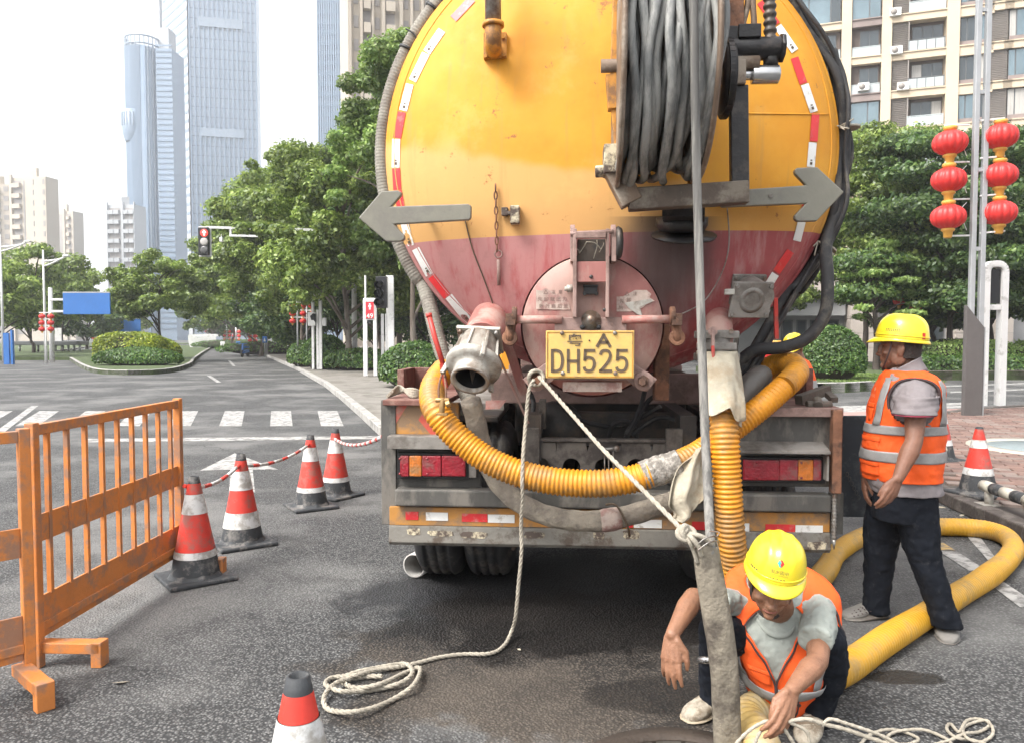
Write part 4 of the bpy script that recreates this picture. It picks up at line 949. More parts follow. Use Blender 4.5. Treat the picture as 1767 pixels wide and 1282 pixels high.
for i in range(NT):
    for lay in (0, 1):
        if lay == 1 and i % 4 == 3: continue
        xx = xl + (xr-xl)*(i+.5)/NT + (.5*(xr-xl)/NT if lay else 0)*.9
        base = RR - hr - (.04 if lay == 0 else 0) + random.uniform(-.012,.012)
        sag = (1 - i/NT)**2 * .07 * (1 if lay else .7); tilt = random.uniform(-.035,.035); ph = random.uniform(0,6)
        pts = []
        for k in range(56):
            a = 2*PI*k/56; r = base + .012*math.sin(2*a+ph) + .008*math.sin(5*a+ph*2)
            z = math.sin(a)*r; z -= sag*max(0, -math.sin(a))**2
            pts.append((xx + tilt*math.sin(a+ph) + .014*math.sin(3*a+ph) + .006*math.sin(7*a+ph), ra.y + math.cos(a)*r, ra.z + z))
        MB().tube(pts, hr, 10, closed=True).build('hose_turn', M['coil_hose'], truck)
# frame
M['reel_beam'] = mat('dark brown reel beam', (.085,.062,.046), .6, .1, .25, 8, .12, 50, (.19,.16,.125), .45, 6)
fy = RY + .02; cl = lambda u, v, y=fy: tl(u, v, y)
b = MB(); b.bar(cl(1084,346), cl(1290,333), .085, .10); b.build('reel_frame_beam', M['reel_beam'], truck, .006)
b = MB(); b.bar(cl(1090,352), cl(1056,286), .10, .10); b.build('reel_frame_arm', M['reel_steel'], truck, .006)
b = MB(); c = cl(1054,279); b.box(c, (.07,.14,.13)); b.cyl(cl(1044,296), cl(1027,297), .028); b.build('reel_frame_block', M['peel_cream'], truck, .006)
M['black_grease'] = mat('greasy black steel', (.022,.021,.022), .4, .3, .3, 12, .15, 60, (.06,.05,.045), .4, 10)
b = MB(); b.bar(cl(1276,345), cl(1274,150), .055, .08, (1,0,0)); b.build('reel_post', M['black_grease'], truck, .005)
b = MB(); b.bar(cl(1270,150), cl(1268,-60), .05, .07, (1,0,0)); b.build('rusted_post', M['rust'], truck, .005)
b = MB(); b.bar(cl(1068,-40), cl(1062,130), .05,.05,(1,0,0)); b.bar(cl(1062,130), cl(1066,190), .06,.09,(1,0,0)); b.bar(cl(1062,165), cl(1078,345), .035,.05,(1,0,0)); b.build('reel_left_post', M['dirty_yellow'], truck, .004)
# chain sprocket with teeth
sp = MB(); c0 = cl(1252,137); rs = tpx(62, RY); nt_ = 34; prof = []
for xx in (-.022, .0, .022):
    pass
for k in range(nt_):
    a = 2*PI*k/nt_; d = Vector((0, math.cos(a), math.sin(a))); sp.bar(c0 + d*(rs-.012), c0 + d*(rs+.008), .05, .024, (1,0,0))
sp.lathe([(.05,-.024),(rs-.01,-.024),(rs-.01,.024),(.05,.024)], c0, (1,0,0), 34)
sp.build('drive_sprocket', M['black_grease'], truck)
b = MB(); b.cyl(cl(1262,86), cl(1352,84), tpx(19,RY), n=20); b.box(cl(1290,60), (.10,.1,.06)); b.cyl(cl(1345,84), cl(1352,84), tpx(24,RY), n=8); b.bar(cl(1268,50), cl(1262,112), .07,.08,(1,0,0))
b.build('reel_motor', M['black_grease'], truck, .004)
b = MB(); b.cyl(cl(1268,130), cl(1299,130), tpx(9,RY), n=14); b.cyl(cl(1297,130), cl(1343,129), tpx(15.5,RY), n=24); b.cyl(cl(1343,129), cl(1345,129), tpx(12,RY), n=24); b.build('swivel_joint', M['chrome'], truck, .003)
b = MB(); b.box(cl(1272,130), (.06,.1,.11)); b.build('bearing_block', M['reel_steel'], truck, .005)
for u0, u1 in ((1292,1281),(1300,1299)):
    b = MB(); b.tube(catmull([cl(u0,-80), cl(u0-1,0), cl(u1+2,38), cl(u1,62)], 6), .014, 8); b.cyl(cl(u1,50), cl(u1,64), .018, n=8); b.build('hydraulic_hose', M['reel_steel'], truck)
q = resample([cl(1326,-90), cl(1328,0), cl(1329,60), cl(1330,98)], .006)
b = MB(); b.tube(q, [.027 + .004*math.sin(i*1.05) for i in range(len(q))], 12); b.build('armoured_hose', M['dark_steel'], truck)
b = MB(); b.cyl(cl(1330,97), cl(1330,113), .034, n=6); b.build('hose_nut', M['dark_steel'], truck)
# swivel foot of the reel
b = MB(); p0 = cl(1185,345,RY+.06); p1 = ds(1185,385,-.02)
b.bar(p0 + Vector((0,.1,0)), p1 + Vector((0,.05,0)), .20, .12); b.lathe([(.0,0),(.11,0),(.13,.03),(.13,.07),(.0,.07)], tl(1176,400,-.22), (0,-.2,1), 20)
b.lathe([(.0,0),(.16,0),(.165,.012),(.0,.016)], tl(1180,410,-.2), (0,-.35,1), 24); b.build('reel_foot', M['black_grease'], truck)
b = MB(); b.bar(cl(1192,320,RY+.15), cl(1194,285,RY+.25), .03,.02); b.build('reel_gusset', M['dirty_yellow'], truck)
# the jetting hose that runs down from the reel
tp = [cl(1194,-150,RF+.05), cl(1196,-40,RF-.0), cl(1198,60,RF-.025), cl(1199,150,RF-.025), cl(1203,330,RF-.03), cl(1208,500,RF-.06), cl(1214,680,RF-.12), cl(1220,820,RF-.20), cl(1226,935,-1.455), cl(1228,962,-1.45)]
q = resample(catmull(tp, 8), .03)
b = MB(); b.tube(q, [.0172]*len(q), 14); b.build('jetting_hose', M['tail_hose'], truck)

# arrow lamps --------------------------------------------------------------------
def arrow(pix, y, w):
    poly = [tl(u, v, y) for u, v in pix]
    b = MB(); b.prism(poly, (0,.035,0)); o = b.build('arrow_sign', M['arrow'], truck, .006, 3)
    return o
PA = [Z3(*p) for p in ((52,1072),(165,940),(245,937),(263,945),(262,962),(214,1016),(590,1003),(607,1012),(606,1072),(596,1082),(226,1104),(278,1158),(279,1176),(262,1188),(188,1188))]
arrow(PA, -.17, 0)
PB = [Z4(*p) for p in ((1244,945),(1112,822),(1012,826),(1000,838),(1003,856),(1057,912),(640,940),(630,955),(632,1010),(648,1019),(1056,1002),(1000,1062),(1002,1080),(1016,1090),(1110,1088))]
arrow(PB, -.13, 0)
for (u, v, u2, v2) in ((720,370,740,374),(790,365,795,368),(1330,338,1330,338),(1240,345,1240,345)):
    b = MB(); b.cyl(tl(u,v,-.14), ds(u2,v2,-.02), .012, n=8); b.build('arrow_stud', M['steel'], truck)
b = MB(); b.tube(catmull([ds(803,382,.006), ds(815,430,.006), ds(838,490,.006), ds(855,540,.008), ds(860,570,.01)], 6), .0035, 6); b.build('lamp_wire', M['ink'], truck)
b = MB(); b.tube(catmull([ds(1255,360,.02), ds(1258,420,.03), ds(1246,470,.04), ds(1215,520,.07), tl(1170,545,-.2)], 8), .0035, 6); b.build('lamp_wire', M['steel'], truck)

# chain with pin, small bracket
chain = MB(); y0 = 318
for k in range(9):
    c = ds(855 + k*.3, y0 + 7 + k*13.0, .02); hx, hz = .008, .022; pts = []
    for i in range(10):
        a = 2*PI*i/10; d = math.cos(a)*hx; pts.append(c + (Vector((d,0,math.sin(a)*hz)) if k % 2 else Vector((0,d*.8,math.sin(a)*hz)) + Vector((0,0,0))))
    chain.tube(pts, .0042, 6, closed=True)
ch = chain.build('chain', M['rust'], truck)
b = MB(); c = ds(860,439,.02); b.tube([c + Vector((math.cos(a)*.02,0,math.sin(a)*.02)) for a in [2*PI*i/14 for i in range(14)]], .004, 6, closed=True)
b.cyl(ds(860,448,.02), ds(861,493,.02), .0095, n=10); b.build('chain_pin', M['pinkgrey'], ch)
b = MB(); p = ds(889,372,.03); b.box(p, (.05,.07,.095)); q = ds(871,366,.02); b.box(q, (.035,.03,.045)); b.cyl(q, p, .012, n=8); b.build('pin_bracket', M['peel_cream'], truck, .004)
M['housing'] = mat('black lamp housing', (.012,.012,.013), .5)
# manhole door ------------------------------------------------------------------
MY = -.235
mc = tl(1022, 563, MY); MR = tpx(121, MY)
tiltv = Vector((0, -1, -.06)).normalized()
b = MB(); b.lathe([(0,.0),(MR*.6,.0),(MR*.985,-.004),(MR,-.014),(MR,-.045),(MR*.96,-.05),(0,-.05)], mc, tiltv, 72)
M['door_red'] = mat('dusty dull red door', (.31,.125,.11), .62, 0, .15, 7, .12, 60, (.36,.23,.195), .6, 4, stretch=(1,1,.5))
door = b.build('manhole_door', M['door_red'], truck)
b = MB(); b.lathe([(MR*1.03,0),(MR*1.03,.25),(MR*.9,.25),(MR*.9,0)], mc + Vector((0,.04,0)), (0,1,0.05), 48); b.build('manhole_neck', M['tank'], truck)
md = lambda u, v, o=0.0: tl(u, v, MY - .006 - o)
def dp(name, fn, m, bev=.003, par=None):
    b = MB(); fn(b); return b.build(name, m, par or door, bev)
def plate_px(b, u0, v0, u1, v1, o, th):      # an upright plate, front face o metres proud of the door
    a = md(u0, v0, o); c = md(u1, v1, o); b.span((a.x, a.y, a.z), (c.x, c.y + th, c.z))
# hinge arm: two cheeks, cross plates
def arm(b):
    plate_px(b, 989, 395, 995, 548, .10, .10); plate_px(b, 1046, 395, 1051, 548, .10, .10)
dp('hinge_arm', arm, M['pinkgrey'])
dp('arm_web', lambda b: plate_px(b, 995, 452, 1046, 487, .085, .012), M['door_red'])
def topbar(b): plate_px(b, 993, 400, 1046, 411, .11, .03); b.cyl(md(984,404,.09), md(1058,400,.09), .012, n=10)
dp('hinge_pin', topbar, M['pinkgrey'])
for u in (988, 1058):
    def cheeks(b):
        b.lathe([(0,-.012),(.045,-.012),(.045,.012),(0,.012)], md(u,404,.05), (1,0,0), 20)
        c = md(u, 425, .02); b.box(c, (.024,.14,.17))
    dp('hinge_bracket', cheeks, M['pinkgrey'])
dp('hinge_wheel', lambda b: b.lathe([(.02,-.012),(.075,-.016),(.085,0),(.075,.016),(.02,.012)], md(1066,420,.05), (1,.1,0), 28), M['dark_steel'], 0)
def motorbox(b): plate_px(b, 996, 413, 1045, 452, .02, .05)
dp('hinge_recess', motorbox, M['dark_steel'])
b = MB(); b.box(md(1019,501,.02), (.07,.03,.045)); b.box(md(1019,494,.03), (.075,.03,.012)); 
for u in (1009, 1029): b.cyl(md(u,507,.02), md(u,507,.045), .011, n=8)
b.build('plate_lamp', M['black'], door, .003)
# locking bars, lugs
def bar_(b):
    b.cyl(md(888,552,.05), md(970,552,.05), .021, n=14)
dp('locking_bar', bar_, M['pink_paint'], 0)
def bar2(b): b.cyl(md(1073,552,.05), md(1157,551,.05), .021, n=14)
dp('locking_bar', bar2, M['pink_paint'], 0)
for u, sgn in ((882,-1),(1166,1)):
    b = MB(); b.box(md(u,552,.03), (.05,.12,.06)); b.lathe([(0,-.012),(.045,-.012),(.045,.012),(0,.012)], md(u-sgn*6,545,.05), (1,0,0), 16)
    b.tube(catmull([md(u,560,.03), md(u+sgn*2,578,.03), md(u+sgn*1,592,.0)], 5), .026, 10); b.lathe([(.02,-.015),(.04,-.015),(.04,.015),(.02,.015)], md(u+sgn*2,583,.03), (0,1,0), 16)
    b.build('bar_clamp', M['rust'], truck, .002)
def brk(b): plate_px(b, 957, 548, 1081, 574, .045, .012)
dp('plate_bracket', brk, M['pinkgrey'])
def knob(b):
    b.lathe([(0,0),(.05,0),(.05,.010),(.028,.014),(.026,.03),(.018,.042),(0,.044)], md(1020,553,.04), (0,-1,.1), 20)
dp('lock_knob', knob, M['steel'], 0)
for u in (1005, 1033):
    b = MB(); b.lathe([(0,0),(.013,0),(.013,.004),(0,.004)], md(u,565,.058), (0,-1,0), 12); b.build('plate_hole', M['black'], door)
b = MB(); b.cyl(md(978,499,.04), md(988,498,.04), .02, n=6); b.cyl(md(974,499,.04), md(992,498,.04), .012, n=10); b.build('arm_bolt', M['outlet'], door)
for u, v in ((1020,478),(1043,535)):
    b = MB(); b.lathe([(0,0),(.01,0),(.008,.006),(0,.007)], md(u,v,.09), (0,-1,0), 10); b.build('rivet', M['dark_steel'], door)
# lower lugs
for u, v, sgn in ((926,655,-1),(1110,657,1)):
    b = MB()
    pl = [md(u-sgn*22,622,.004), md(u+sgn*24,654,.004), md(u+sgn*8,676,.004), md(u-sgn*6,674,.004), md(u-sgn*34,652,.004)]
    b.prism(pl, (0,.014,0)); b.lathe([(0,0),(.05,0),(.05,.02),(0,.02)], md(u,v,.0), (0,-1,0), 20); b.build('lug', M['pinkgrey'], door, .003)
    b = MB(); b.cyl(md(u,v,.0), md(u-sgn*2,v+2,.075), .02, n=6); b.cyl(md(u,v,.02), md(u,v,.035), .03, n=6); b.build('lug_bolt', M['rust'], door, .002)

FONT_CACHE = {}
def text_obj(txt, h, m, parent, org, right, up, name='lettering', depth=.0012, width=None, bold=0.0, align='CENTER'):
    """flat print: real letters cut out of a thin sheet, h = capital height"""
    cu = bpy.data.curves.new('txt', 'FONT'); cu.body = txt; cu.size = 1.0; cu.align_x = align; cu.align_y = 'CENTER'
    cu.extrude = .0; cu.offset = bold; cu.resolution_u = 3
    o = bpy.data.objects.new('txt', cu); COL.objects.link(o); bpy.context.view_layer.update()
    me = bpy.data.meshes.new_from_object(o.evaluated_get(bpy.context.evaluated_depsgraph_get())); bpy.data.objects.remove(o); bpy.data.curves.remove(cu)
    n = len(me.vertices); co = np.empty(n*3); me.vertices.foreach_get('co', co); co = co.reshape(-1,3)
    if n == 0: return None
    lo, hi = co.min(0), co.max(0); s = h/(hi[1]-lo[1]); sx = s if width is None else width/(hi[0]-lo[0])
    cx = (lo[0]+hi[0])/2 if align == 'CENTER' else lo[0]; cy = (lo[1]+hi[1])/2
    r = np.array(Vector(right).normalized()); u = np.array(Vector(up).normalized()); g = np.array(org)
    P = g + np.outer((co[:,0]-cx)*sx, r) + np.outer((co[:,1]-cy)*s, u)
    me.vertices.foreach_set('co', P.ravel()); me.materials.clear(); me.materials.append(m); me.name = name; me.update()
    return link(name, me, parent)
# number plate
b = MB(); pa = md(942,571,.075); pb = md(1094,653,.075); b.span((pa.x,pa.y,pa.z),(pb.x,pa.y+.006,pb.z)); npl = b.build('number_plate', M['plate'], door, .004, 3)
pw = pb.x-pa.x; ph = pa.z-pb.z
b = MB(); t = .004; g = .006
for (x0,z0,x1,z1) in ((g,g,pw-g,g+t),(g,ph-g-t,pw-g,ph-g),(g,g+t,g+t,ph-g-t),(pw-g-t,g+t,pw-g,ph-g-t)):
    b.span((pa.x+x0,pa.y-.0025,pb.z+z0),(pa.x+x1,pa.y+.001,pb.z+z1))
b.build('plate_border', M['dirty_yellow'], npl)
pt = lambda u, v: Vector((md(u,v,.075).x, pa.y-.0035, md(u,v,.075).z))
def stroke_text(strokes, u0, v0, w, h, th, m, parent, name):
    """plate characters from straight and rounded strokes in a unit box"""
    b = MB()
    for st in strokes:
        P = [Vector((pt(u0 + x*w, v0 + (1-y)*h))) for x, y in st]
        if len(st) > 2: P = catmull(P, 5)
        for a, c in zip(P, P[1:]):
            d = (c-a); L = d.length
            if L < 1e-6: continue
            d /= L; b.bar(a - d*th*.32, c + d*th*.32, .002, th, (0,0,1) if abs(d.x) > .5 else (1,0,0))
    # bars are laid flat: thickness along y
    return b
def char(glyph, u0, v0, w, h, th):
    G = {'D': [[(0,0),(0,1)], [(0,1),(.45,1),(.85,.88),(1,.5),(.85,.12),(.45,0),(0,0)]],
         'H': [[(0,0),(0,1)], [(1,0),(1,1)], [(0,.48),(1,.48)]],
         '5': [[(.95,1),(.12,1)], [(.12,1),(.06,.56)], [(.06,.56),(.4,.66),(.85,.58),(1,.32),(.8,.06),(.45,0),(.1,.06),(0,.2)]],
         '2': [[(0,.78),(.15,.96),(.5,1),(.85,.94),(.97,.74),(.82,.5),(.4,.22),(0,0)], [(0,0),(1,0)]],
         'A': [[(0,0),(.5,1)], [(.5,1),(1,0)], [(.2,.32),(.8,.32)]]}[glyph]
    b = MB()
    for st in G:
        P = [Vector(pt(u0 + x*w, v0 + (1-y)*h)) for x, y in st]
        if len(st) > 2: P = catmull(P, 6)
        n = len(P); vs = []
        for i in range(n):
            t = (P[min(i+1,n-1)] - P[max(i-1,0)]); t.y = 0; t.normalize(); nn = Vector((-t.z,0,t.x))
            q = P[i] + (t*th*.5*(-1 if i == 0 else 1 if i == n-1 else 0) if len(st) == 2 else Vector())
            vs += [q + nn*th/2, q - nn*th/2]
        b.add(vs, [(2*i,2*i+1,2*i+3,2*i+2) for i in range(n-1)])
    return b
for g_, u0 in (('D',953),('H',980.5),('5',1008),('2',1036),('5',1064)):
    char(g_, u0, 605, 17.5, 35, tpx(5.0,MY)).build('plate_character', M['ink'], npl)
char('A', 1031, 579, 21, 18, tpx(5.2,MY)).build('plate_character', M['ink'], npl)
text_obj('粤', tpx(21,MY), M['ink'], npl, pt(992,587), (1,0,0), (0,0,1), 'plate_character', bold=.012, width=tpx(26,MY))
b = MB(); b.lathe([(0,0),(.005,0),(.004,.001),(0,.001)], pt(1017,588), (0,-1,0), 10); b.build('plate_dot', M['ink'], npl)
for u, v in ((970,575),(1061,575),(971,644),(1062,644)):
    b = MB(); b.lathe([(0,0),(.011,0),(.011,.005),(.006,.009),(0,.009)], pt(u,v), (0,-1,0), 10); b.build('plate_screw', M['steel'], npl)
b = MB(); plate_px(b, 956, 650, 1080, 656, .05, .03); b.build('plate_shelf', M['pinkgrey'], door, .002)
b = MB(); plate_px(b, 971, 659, 1073, 676, .004, .006); b.build('blank_sticker', M['label'], door)
# torn warning stickers
def sticker(poly, lines, par):
    b = MB(); b.prism([md(u, v, .003) for u, v in poly], (0,.002,0)); o = b.build('warning_sticker', M['label'], par)
    for (u, v, h, txt, w) in lines:
        text_obj(txt, tpx(h,MY), M['faded_ink'], o, md(u,v,.0048), (1,0,0), (0,0,1), 'sticker_text', width=tpx(w,MY), bold=.01)
    return o
M['faded_ink'] = mat('faded print', (.20,.13,.11), .7, 0, .3, 60)
s1 = sticker([(925,501),(935,502),(940,498),(958,500),(972,495),(978,497),(979,506),(975,512),(981,520),(984,535),(925,534)],
        [(942,504,7,'△',9),(955,504,7,'注',7),(967,504,7,'意',7),(953,516.5,7.5,'先 卸 载 压 力',50),(955,528.5,7.5,'后 开 启 后 盖',50)], door)
s2 = sticker([(1064,501),(1116,501),(1124,508),(1121,514),(1130,520),(1118,523),(1110,531),(1090,538),(1064,538)],
        [(1082,507,7,'△',9),(1096,507,7,'注',7),(1073,520,7.5,'先',8),(1085,518,7.5,'卸',8),(1071,531,7,'后',8)], door)
b = MB(); b.prism([md(u,v,.007) for u, v in ((1078,523),(1124,516),(1126,521),(1104,530),(1108,545),(1100,543),(1084,531))], (0,.003,0)); b.build('torn_flap', M['outlet'], door)
b = MB()
for a, c in (((988,432),(1000,438)),((1000,438),(1012,418)),((1024,447),(1030,415)),((1034,436),(1042,420)),((1012,418),(1036,430))): b.tube(catmull([md(*a,.05), md((a[0]+c[0])/2+3,(a[1]+c[1])/2-4,.055), md(*c,.05)],4), .003, 5)
b.build('wire_scrap', M['rope'], door)

# bottom outlet on the left ---------------------------------------------------------
ya = .02
d0 = ds(846,560,.0); b = MB(); b.tube(catmull([d0 + Vector((.02,.12,.05)), d0 + Vector((.0,-.02,.02)), tl(832,590,-.16)], 6), tpx(35,-.1), 22); b.build('outlet_elbow', M['pink_paint'], truck)
A = tl(829,586,-.17); Bq = tl(812,652,-.36); axo = (Bq-A).normalized()
b = MB(); xo = Vector((1,0,.06)).normalized(); zo = axo.cross(xo).normalized(); xo = zo.cross(axo)
Mo = Matrix((xo, axo, zo)).transposed(); b.box(A, (tpx(78,-.2), .022, tpx(60,-.2)), Mo); ofl = b.build('outlet_flange', M['outlet'], truck, .004)
for sx_, sz_ in ((-1,-1),(1,-1),(-1,1),(1,1)):
    c = A + xo*sx_*tpx(32,-.2) + zo*sz_*tpx(23,-.2); b = MB(); b.cyl(c - axo*.02, c + axo*.03, .012, n=6); b.build('bolt', M['steel'], ofl)
L0 = (Bq-A).length; r1 = tpx(33,-.25); r2 = tpx(40,-.25)
b = MB(); b.lathe([(r1*.9,.0),(r1,.012),(r2*.93,L0*.60),(r2*1.2,L0*.62),(r2*1.24,L0*.66),(r2*1.2,L0*.76),(r2*.98,L0*.80),(r2*.80,L0*.82),(r2*.80,L0*1.02),(r2*.84,L0*1.04),(r2*.84,L0*1.08),(r2*.70,L0*1.08),(r2*.66,L0*.9),(r2*.6,L0*.4),(.0,L0*.35)], A, axo, 40)
ob = b.build('outlet_body', M['outlet'], truck)
for k in range(8):
    a = 2*PI*k/8 + .2; d = xo*math.cos(a) + zo*math.sin(a)
    b = MB(); b.bar(A + axo*.02 + d*r1, A + axo*L0*.6 + d*(r2*.99), .012, .02, d); b.build('outlet_rib', M['outlet'], ob, .002)
for k in range(3):
    a = 2*PI*k/3 + 1.1; d = xo*math.cos(a) + zo*math.sin(a); b = MB(); b.bar(A + axo*L0*.5 + d*r2*1.1, A + axo*L0*.9 + d*r2*1.32, .02, .025, d); b.build('coupling_lug', M['outlet'], ob, .004)
b = MB(); b.lathe([(r2*.655,L0*1.0),(r2*.61,L0*.5),(0,L0*.48)], A, axo, 32); b.build('bore_shade', M['housing'], ob)  # black liner: the shade inside the mouth, put in as colour
b = MB(); a0 = tl(808,672,-.39); b.add([A + axo*L0*.38 + xo*r2*.1 + zo*r2*.6, A + axo*L0*.38 - zo*r2*.6, A + axo*L0*.98 - zo*r2*.45 - xo*.0, A + axo*L0*.98 + zo*r2*.5], [(0,1,2,3)]); b.build('flap_valve', M['grey_paint'], ob)
# red lever and brass tap at the far left
b = MB(); b.tube([tl(740,543,-.12), tl(751,585,-.14), tl(768,640,-.16)], .014, 10); b.cyl(tl(739.6,541,-.12), tl(741,548,-.12), .017, n=10); b.bar(tl(762,628,-.16), tl(770,668,-.15), .03,.02,(1,0,0)); b.build('lever', M['red_paint'], truck)
b = MB(); b.cyl(tl(752,690,-.44), tl(775,690,-.44), .012, n=10); b.cyl(tl(764,686,-.44), tl(762,714,-.44), .014, n=10); b.box(tl(763,714,-.44), (.055,.04,.012)); b.cyl(tl(770,698,-.46), tl(777,695,-.46), .018, n=8); b.build('tap', M['brass'], truck, .001)
b = MB(); b.tube(catmull([tl(764,640,-.2), tl(757,668,-.4), tl(758,692,-.44)],5), .006, 6); b.tube(catmull([tl(766,640,-.2), tl(769,668,-.4), tl(770,692,-.44)],5), .006, 6); b.build('tap_strap', M['rust'], truck)

# flanged port on the right -----------------------------------------------------------
pc = ds(1290,500,.02); nn = (dnorm(pc)*.5 + Vector((.12,-1,-.35))*.5).normalized()
def oriented(n):
    x = Vector((1,0,.03)); y = n; z = x.cross(y).normalized() * -1; x = y.cross(z).normalized() * -1
    z = Vector((0,0,1)) - n*n.z; z.normalize(); x = z.cross(n) * -1
    return Matrix((x, n, z)).transposed()
Mp = oriented(nn); b = MB(); b.box(pc + nn*.0, (tpx(62,-.1),.02,tpx(55,-.1)), Mp); b.cyl(pc - nn*.1, pc + nn*.16, tpx(26,-.1), n=24)
c1 = tl(1296,518,pc.y-.17); b.box(c1, (tpx(74,-.2),.02,tpx(64,-.2)), Mp); port = b.build('port_flange', M['grey_paint'], truck, .005)
b = MB(); b.lathe([(tpx(23,-.2),0),(tpx(23,-.2),.004),(tpx(14,-.2),.005),(tpx(13,-.2),-.03),(0,-.03)], c1 + nn*.008, nn, 28); b.build('port_ring', M['grey_paint'], port)
b = MB(); b.ball(c1 - nn*.035, tpx(12,-.2)); b.build('port_plug', M['dark_steel'], port)
for sx_, sz_ in ((-1,-1),(1,-1),(-1,1),(1,1)):
    c = c1 + Mp @ Vector((sx_*tpx(31,-.2), 0, sz_*tpx(26,-.2))); b = MB(); b.cyl(c, c + nn*.022, .011, n=6); b.build('bolt', M['steel'], port)
    c = pc + Mp @ Vector((sx_*tpx(26,-.1), 0, sz_*tpx(21,-.1))); b = MB(); b.cyl(c, c + nn*.022, .010, n=6); b.build('bolt', M['steel'], port)
b = MB(); b.box(c1 + Mp @ Vector((tpx(42,-.2),0,tpx(14,-.2))), (.05,.03,.03)); b.build('port_lug', M['outlet'], port, .004)
b = MB(); b.bar(tl(1338,515,pc.y-.1), tl(1340,585,pc.y-.05), .022,.02,(1,0,0)); b.build('lever', M['red_paint'], truck)
# valve under the dome, its hose end wrapped in cloth
vy = -.12
b = MB(); b.tube(catmull([ds(1240,550,-.03), tl(1240,570,vy+.05), tl(1240,600,vy)],5), tpx(24,vy), 18); b.build('valve_elbow', M['door_red'], truck)
b = MB()
for v, w in ((578,68),(598,60),(616,70)):
    b.box(tl(1236,v,vy), (tpx(w,vy), .15, tpx(13,vy)))
b.cyl(tl(1238,570,vy), tl(1238,630,vy), tpx(24,vy), n=16); val = b.build('valve_body', M['grey_paint'], truck, .006)
for u, v in ((1208,576),(1262,572),(1211,612),(1262,612)):
    b = MB(); b.cyl(tl(u,v,vy-.07), tl(u,v,vy-.10), .013, n=6); b.build('bolt', M['steel'], val)
b = MB(); b.cyl(tl(1230,572,vy-.08), tl(1230,572,vy-.13), .024, n=12); b.bar(tl(1230,570,vy-.12), tl(1230,600,vy-.13), .03,.014,(1,0,0)); b.build('valve_stem', M['pinkgrey'], val)
b = MB(); b.bar(tl(1230,596,vy-.135), tl(1231,624,vy-.14), .022,.016,(1,0,0)); b.build('lever', M['red_paint'], val, .006)

# rear panels -----------------------------------------------------------------------------
def panel(name, u0, v0, u1, v1, y, th, m, par=None, bev=.004):
    a = tl(u0, v0, y); c = tl(u1, v1, y); b = MB(); b.span((a.x, y, a.z), (c.x, y+th, c.z)); return b.build(name, m, par or truck, bev)
# right: lamp panel, hood, lamps
panel('lamp_panel', 1222, 706, 1434, 840, .03, .05, M['darkgrey_paint'])
a = tl(1275,770,-.05); c = tl(1428,786,-.05); b = MB()
b.prism([(a.x,.03,a.z+.02),(a.x,-.10,a.z-.015),(a.x,-.10,a.z-.03),(a.x,.03,a.z)], (c.x-a.x,0,0)); b.span((c.x-.012,-.08,c.z-.13),(c.x,.03,c.z)); b.build('lamp_hood', M['grey_paint'], truck, .002)
def lamp(segs, v0, v1, y):
    u0 = segs[0][0]; u1 = segs[-1][1]
    h = panel('tail_lamp', u0-5, v0-5, u1+6, v1+5, y, .06, M['housing'])
    for s0, s1, m in segs:
        panel('lens', s0, v0, s1-.5, v1, y-.022, .02, m, h, .006)
    for s0, s1, m in segs[::2]:
        for v in (v0+5, v1-5):
            q = tl((s0+s1)/2-8, v, y-.023); bb = MB(); bb.lathe([(0,0),(.007,0),(.006,.003),(0,.003)], q, (0,-1,0), 8); bb.build('lens_screw', M['red_lens'], h)
lamp([(1283,1345,M['red_lens']),(1345,1378,M['red_lens']),(1378,1404,M['amber_lens']),(1404,1418,M['red_lens'])], 793, 829, -.02)
lamp([(690,706,M['red_lens']),(706,728,M['amber_lens']),(728,762,M['red_lens']),(762,804,M['red_lens'])], 786, 822, -.02)
panel('lamp_end', 808, 785, 822, 824, -.02, .05, M['grey_paint'])
b = MB(); b.bar(tl(1443,706,-.04), tl(1441,850,-.04), tpx(20,-.04), .05, (1,0,0)); b.build('corner_post', M['red_peel'] if 'red_peel' in M else M['rust'], truck, .008, 3)
q = resample([tl(1440,850,-.04), tl(1439,930,-.04)], .006); b = MB(); b.tube(q, [.012 + .003*(i % 3 == 0) for i in range(len(q))], 8); b.cyl(tl(1439,930,-.04), tl(1439,948,-.04), .013, .002, n=8); b.build('rebar_spike', M['steel'], truck)
panel('side_upright', 1434, 850, 1455, 922, .02, .05, M['darkgrey_paint'])
# mid rail under both lamps, full width
b = MB(); a = tl(735,862,-.02); c = tl(1432,860,-.02); b.bar((tl(684,862,0).x,-.0,tl(1083,861,0).z), (c.x,-.0,tl(1083,861,0).z), .10, .095); b.build('rear_rail', M['darkgrey_paint'], truck, .012, 3)
# yellow board, tapes, worn lower bumper
zb0 = tl(1083,880,0).z; zb1 = tl(1083,912,0).z; zb2 = tl(1083,946,0).z; xL = tl(672,900,0).x; xR = tl(1432,900,0).x
b = MB(); b.span((xL,0,zb1),(xR,.04,zb0)); board = b.build('rear_board', M['bumper_yellow'], truck, .003)
b = MB(); b.prism([(xL,-.012,zb1-.001),(xL,-.03,zb2+.02),(xL,-.012,zb2),(xL,.08,zb2),(xL,.08,zb1-.001)], (xR-xL,0,0)); bmp = b.build('bumper', M['peel'], truck, .004)
for (u0,u1,m) in ((700,722,R_),(735,773,W_),(797,841,R_),(842,888,W_),(1076,1092,R_),(1094,1142,W_),(1194,1226,R_),(1281,1293,W_),(1321,1372,R_),(1373,1420,W_)):
    z0 = tl(1083,903,-.01).z; dz = tpx(7.2,0); zz = z0 - (u0-1083)*.00006
    b = MB(); b.span((tl(u0,903,-.003).x,-.004,zz-dz),(tl(u1,903,-.003).x,-.0005,zz+dz)); b.build('reflective_tape', m, board)
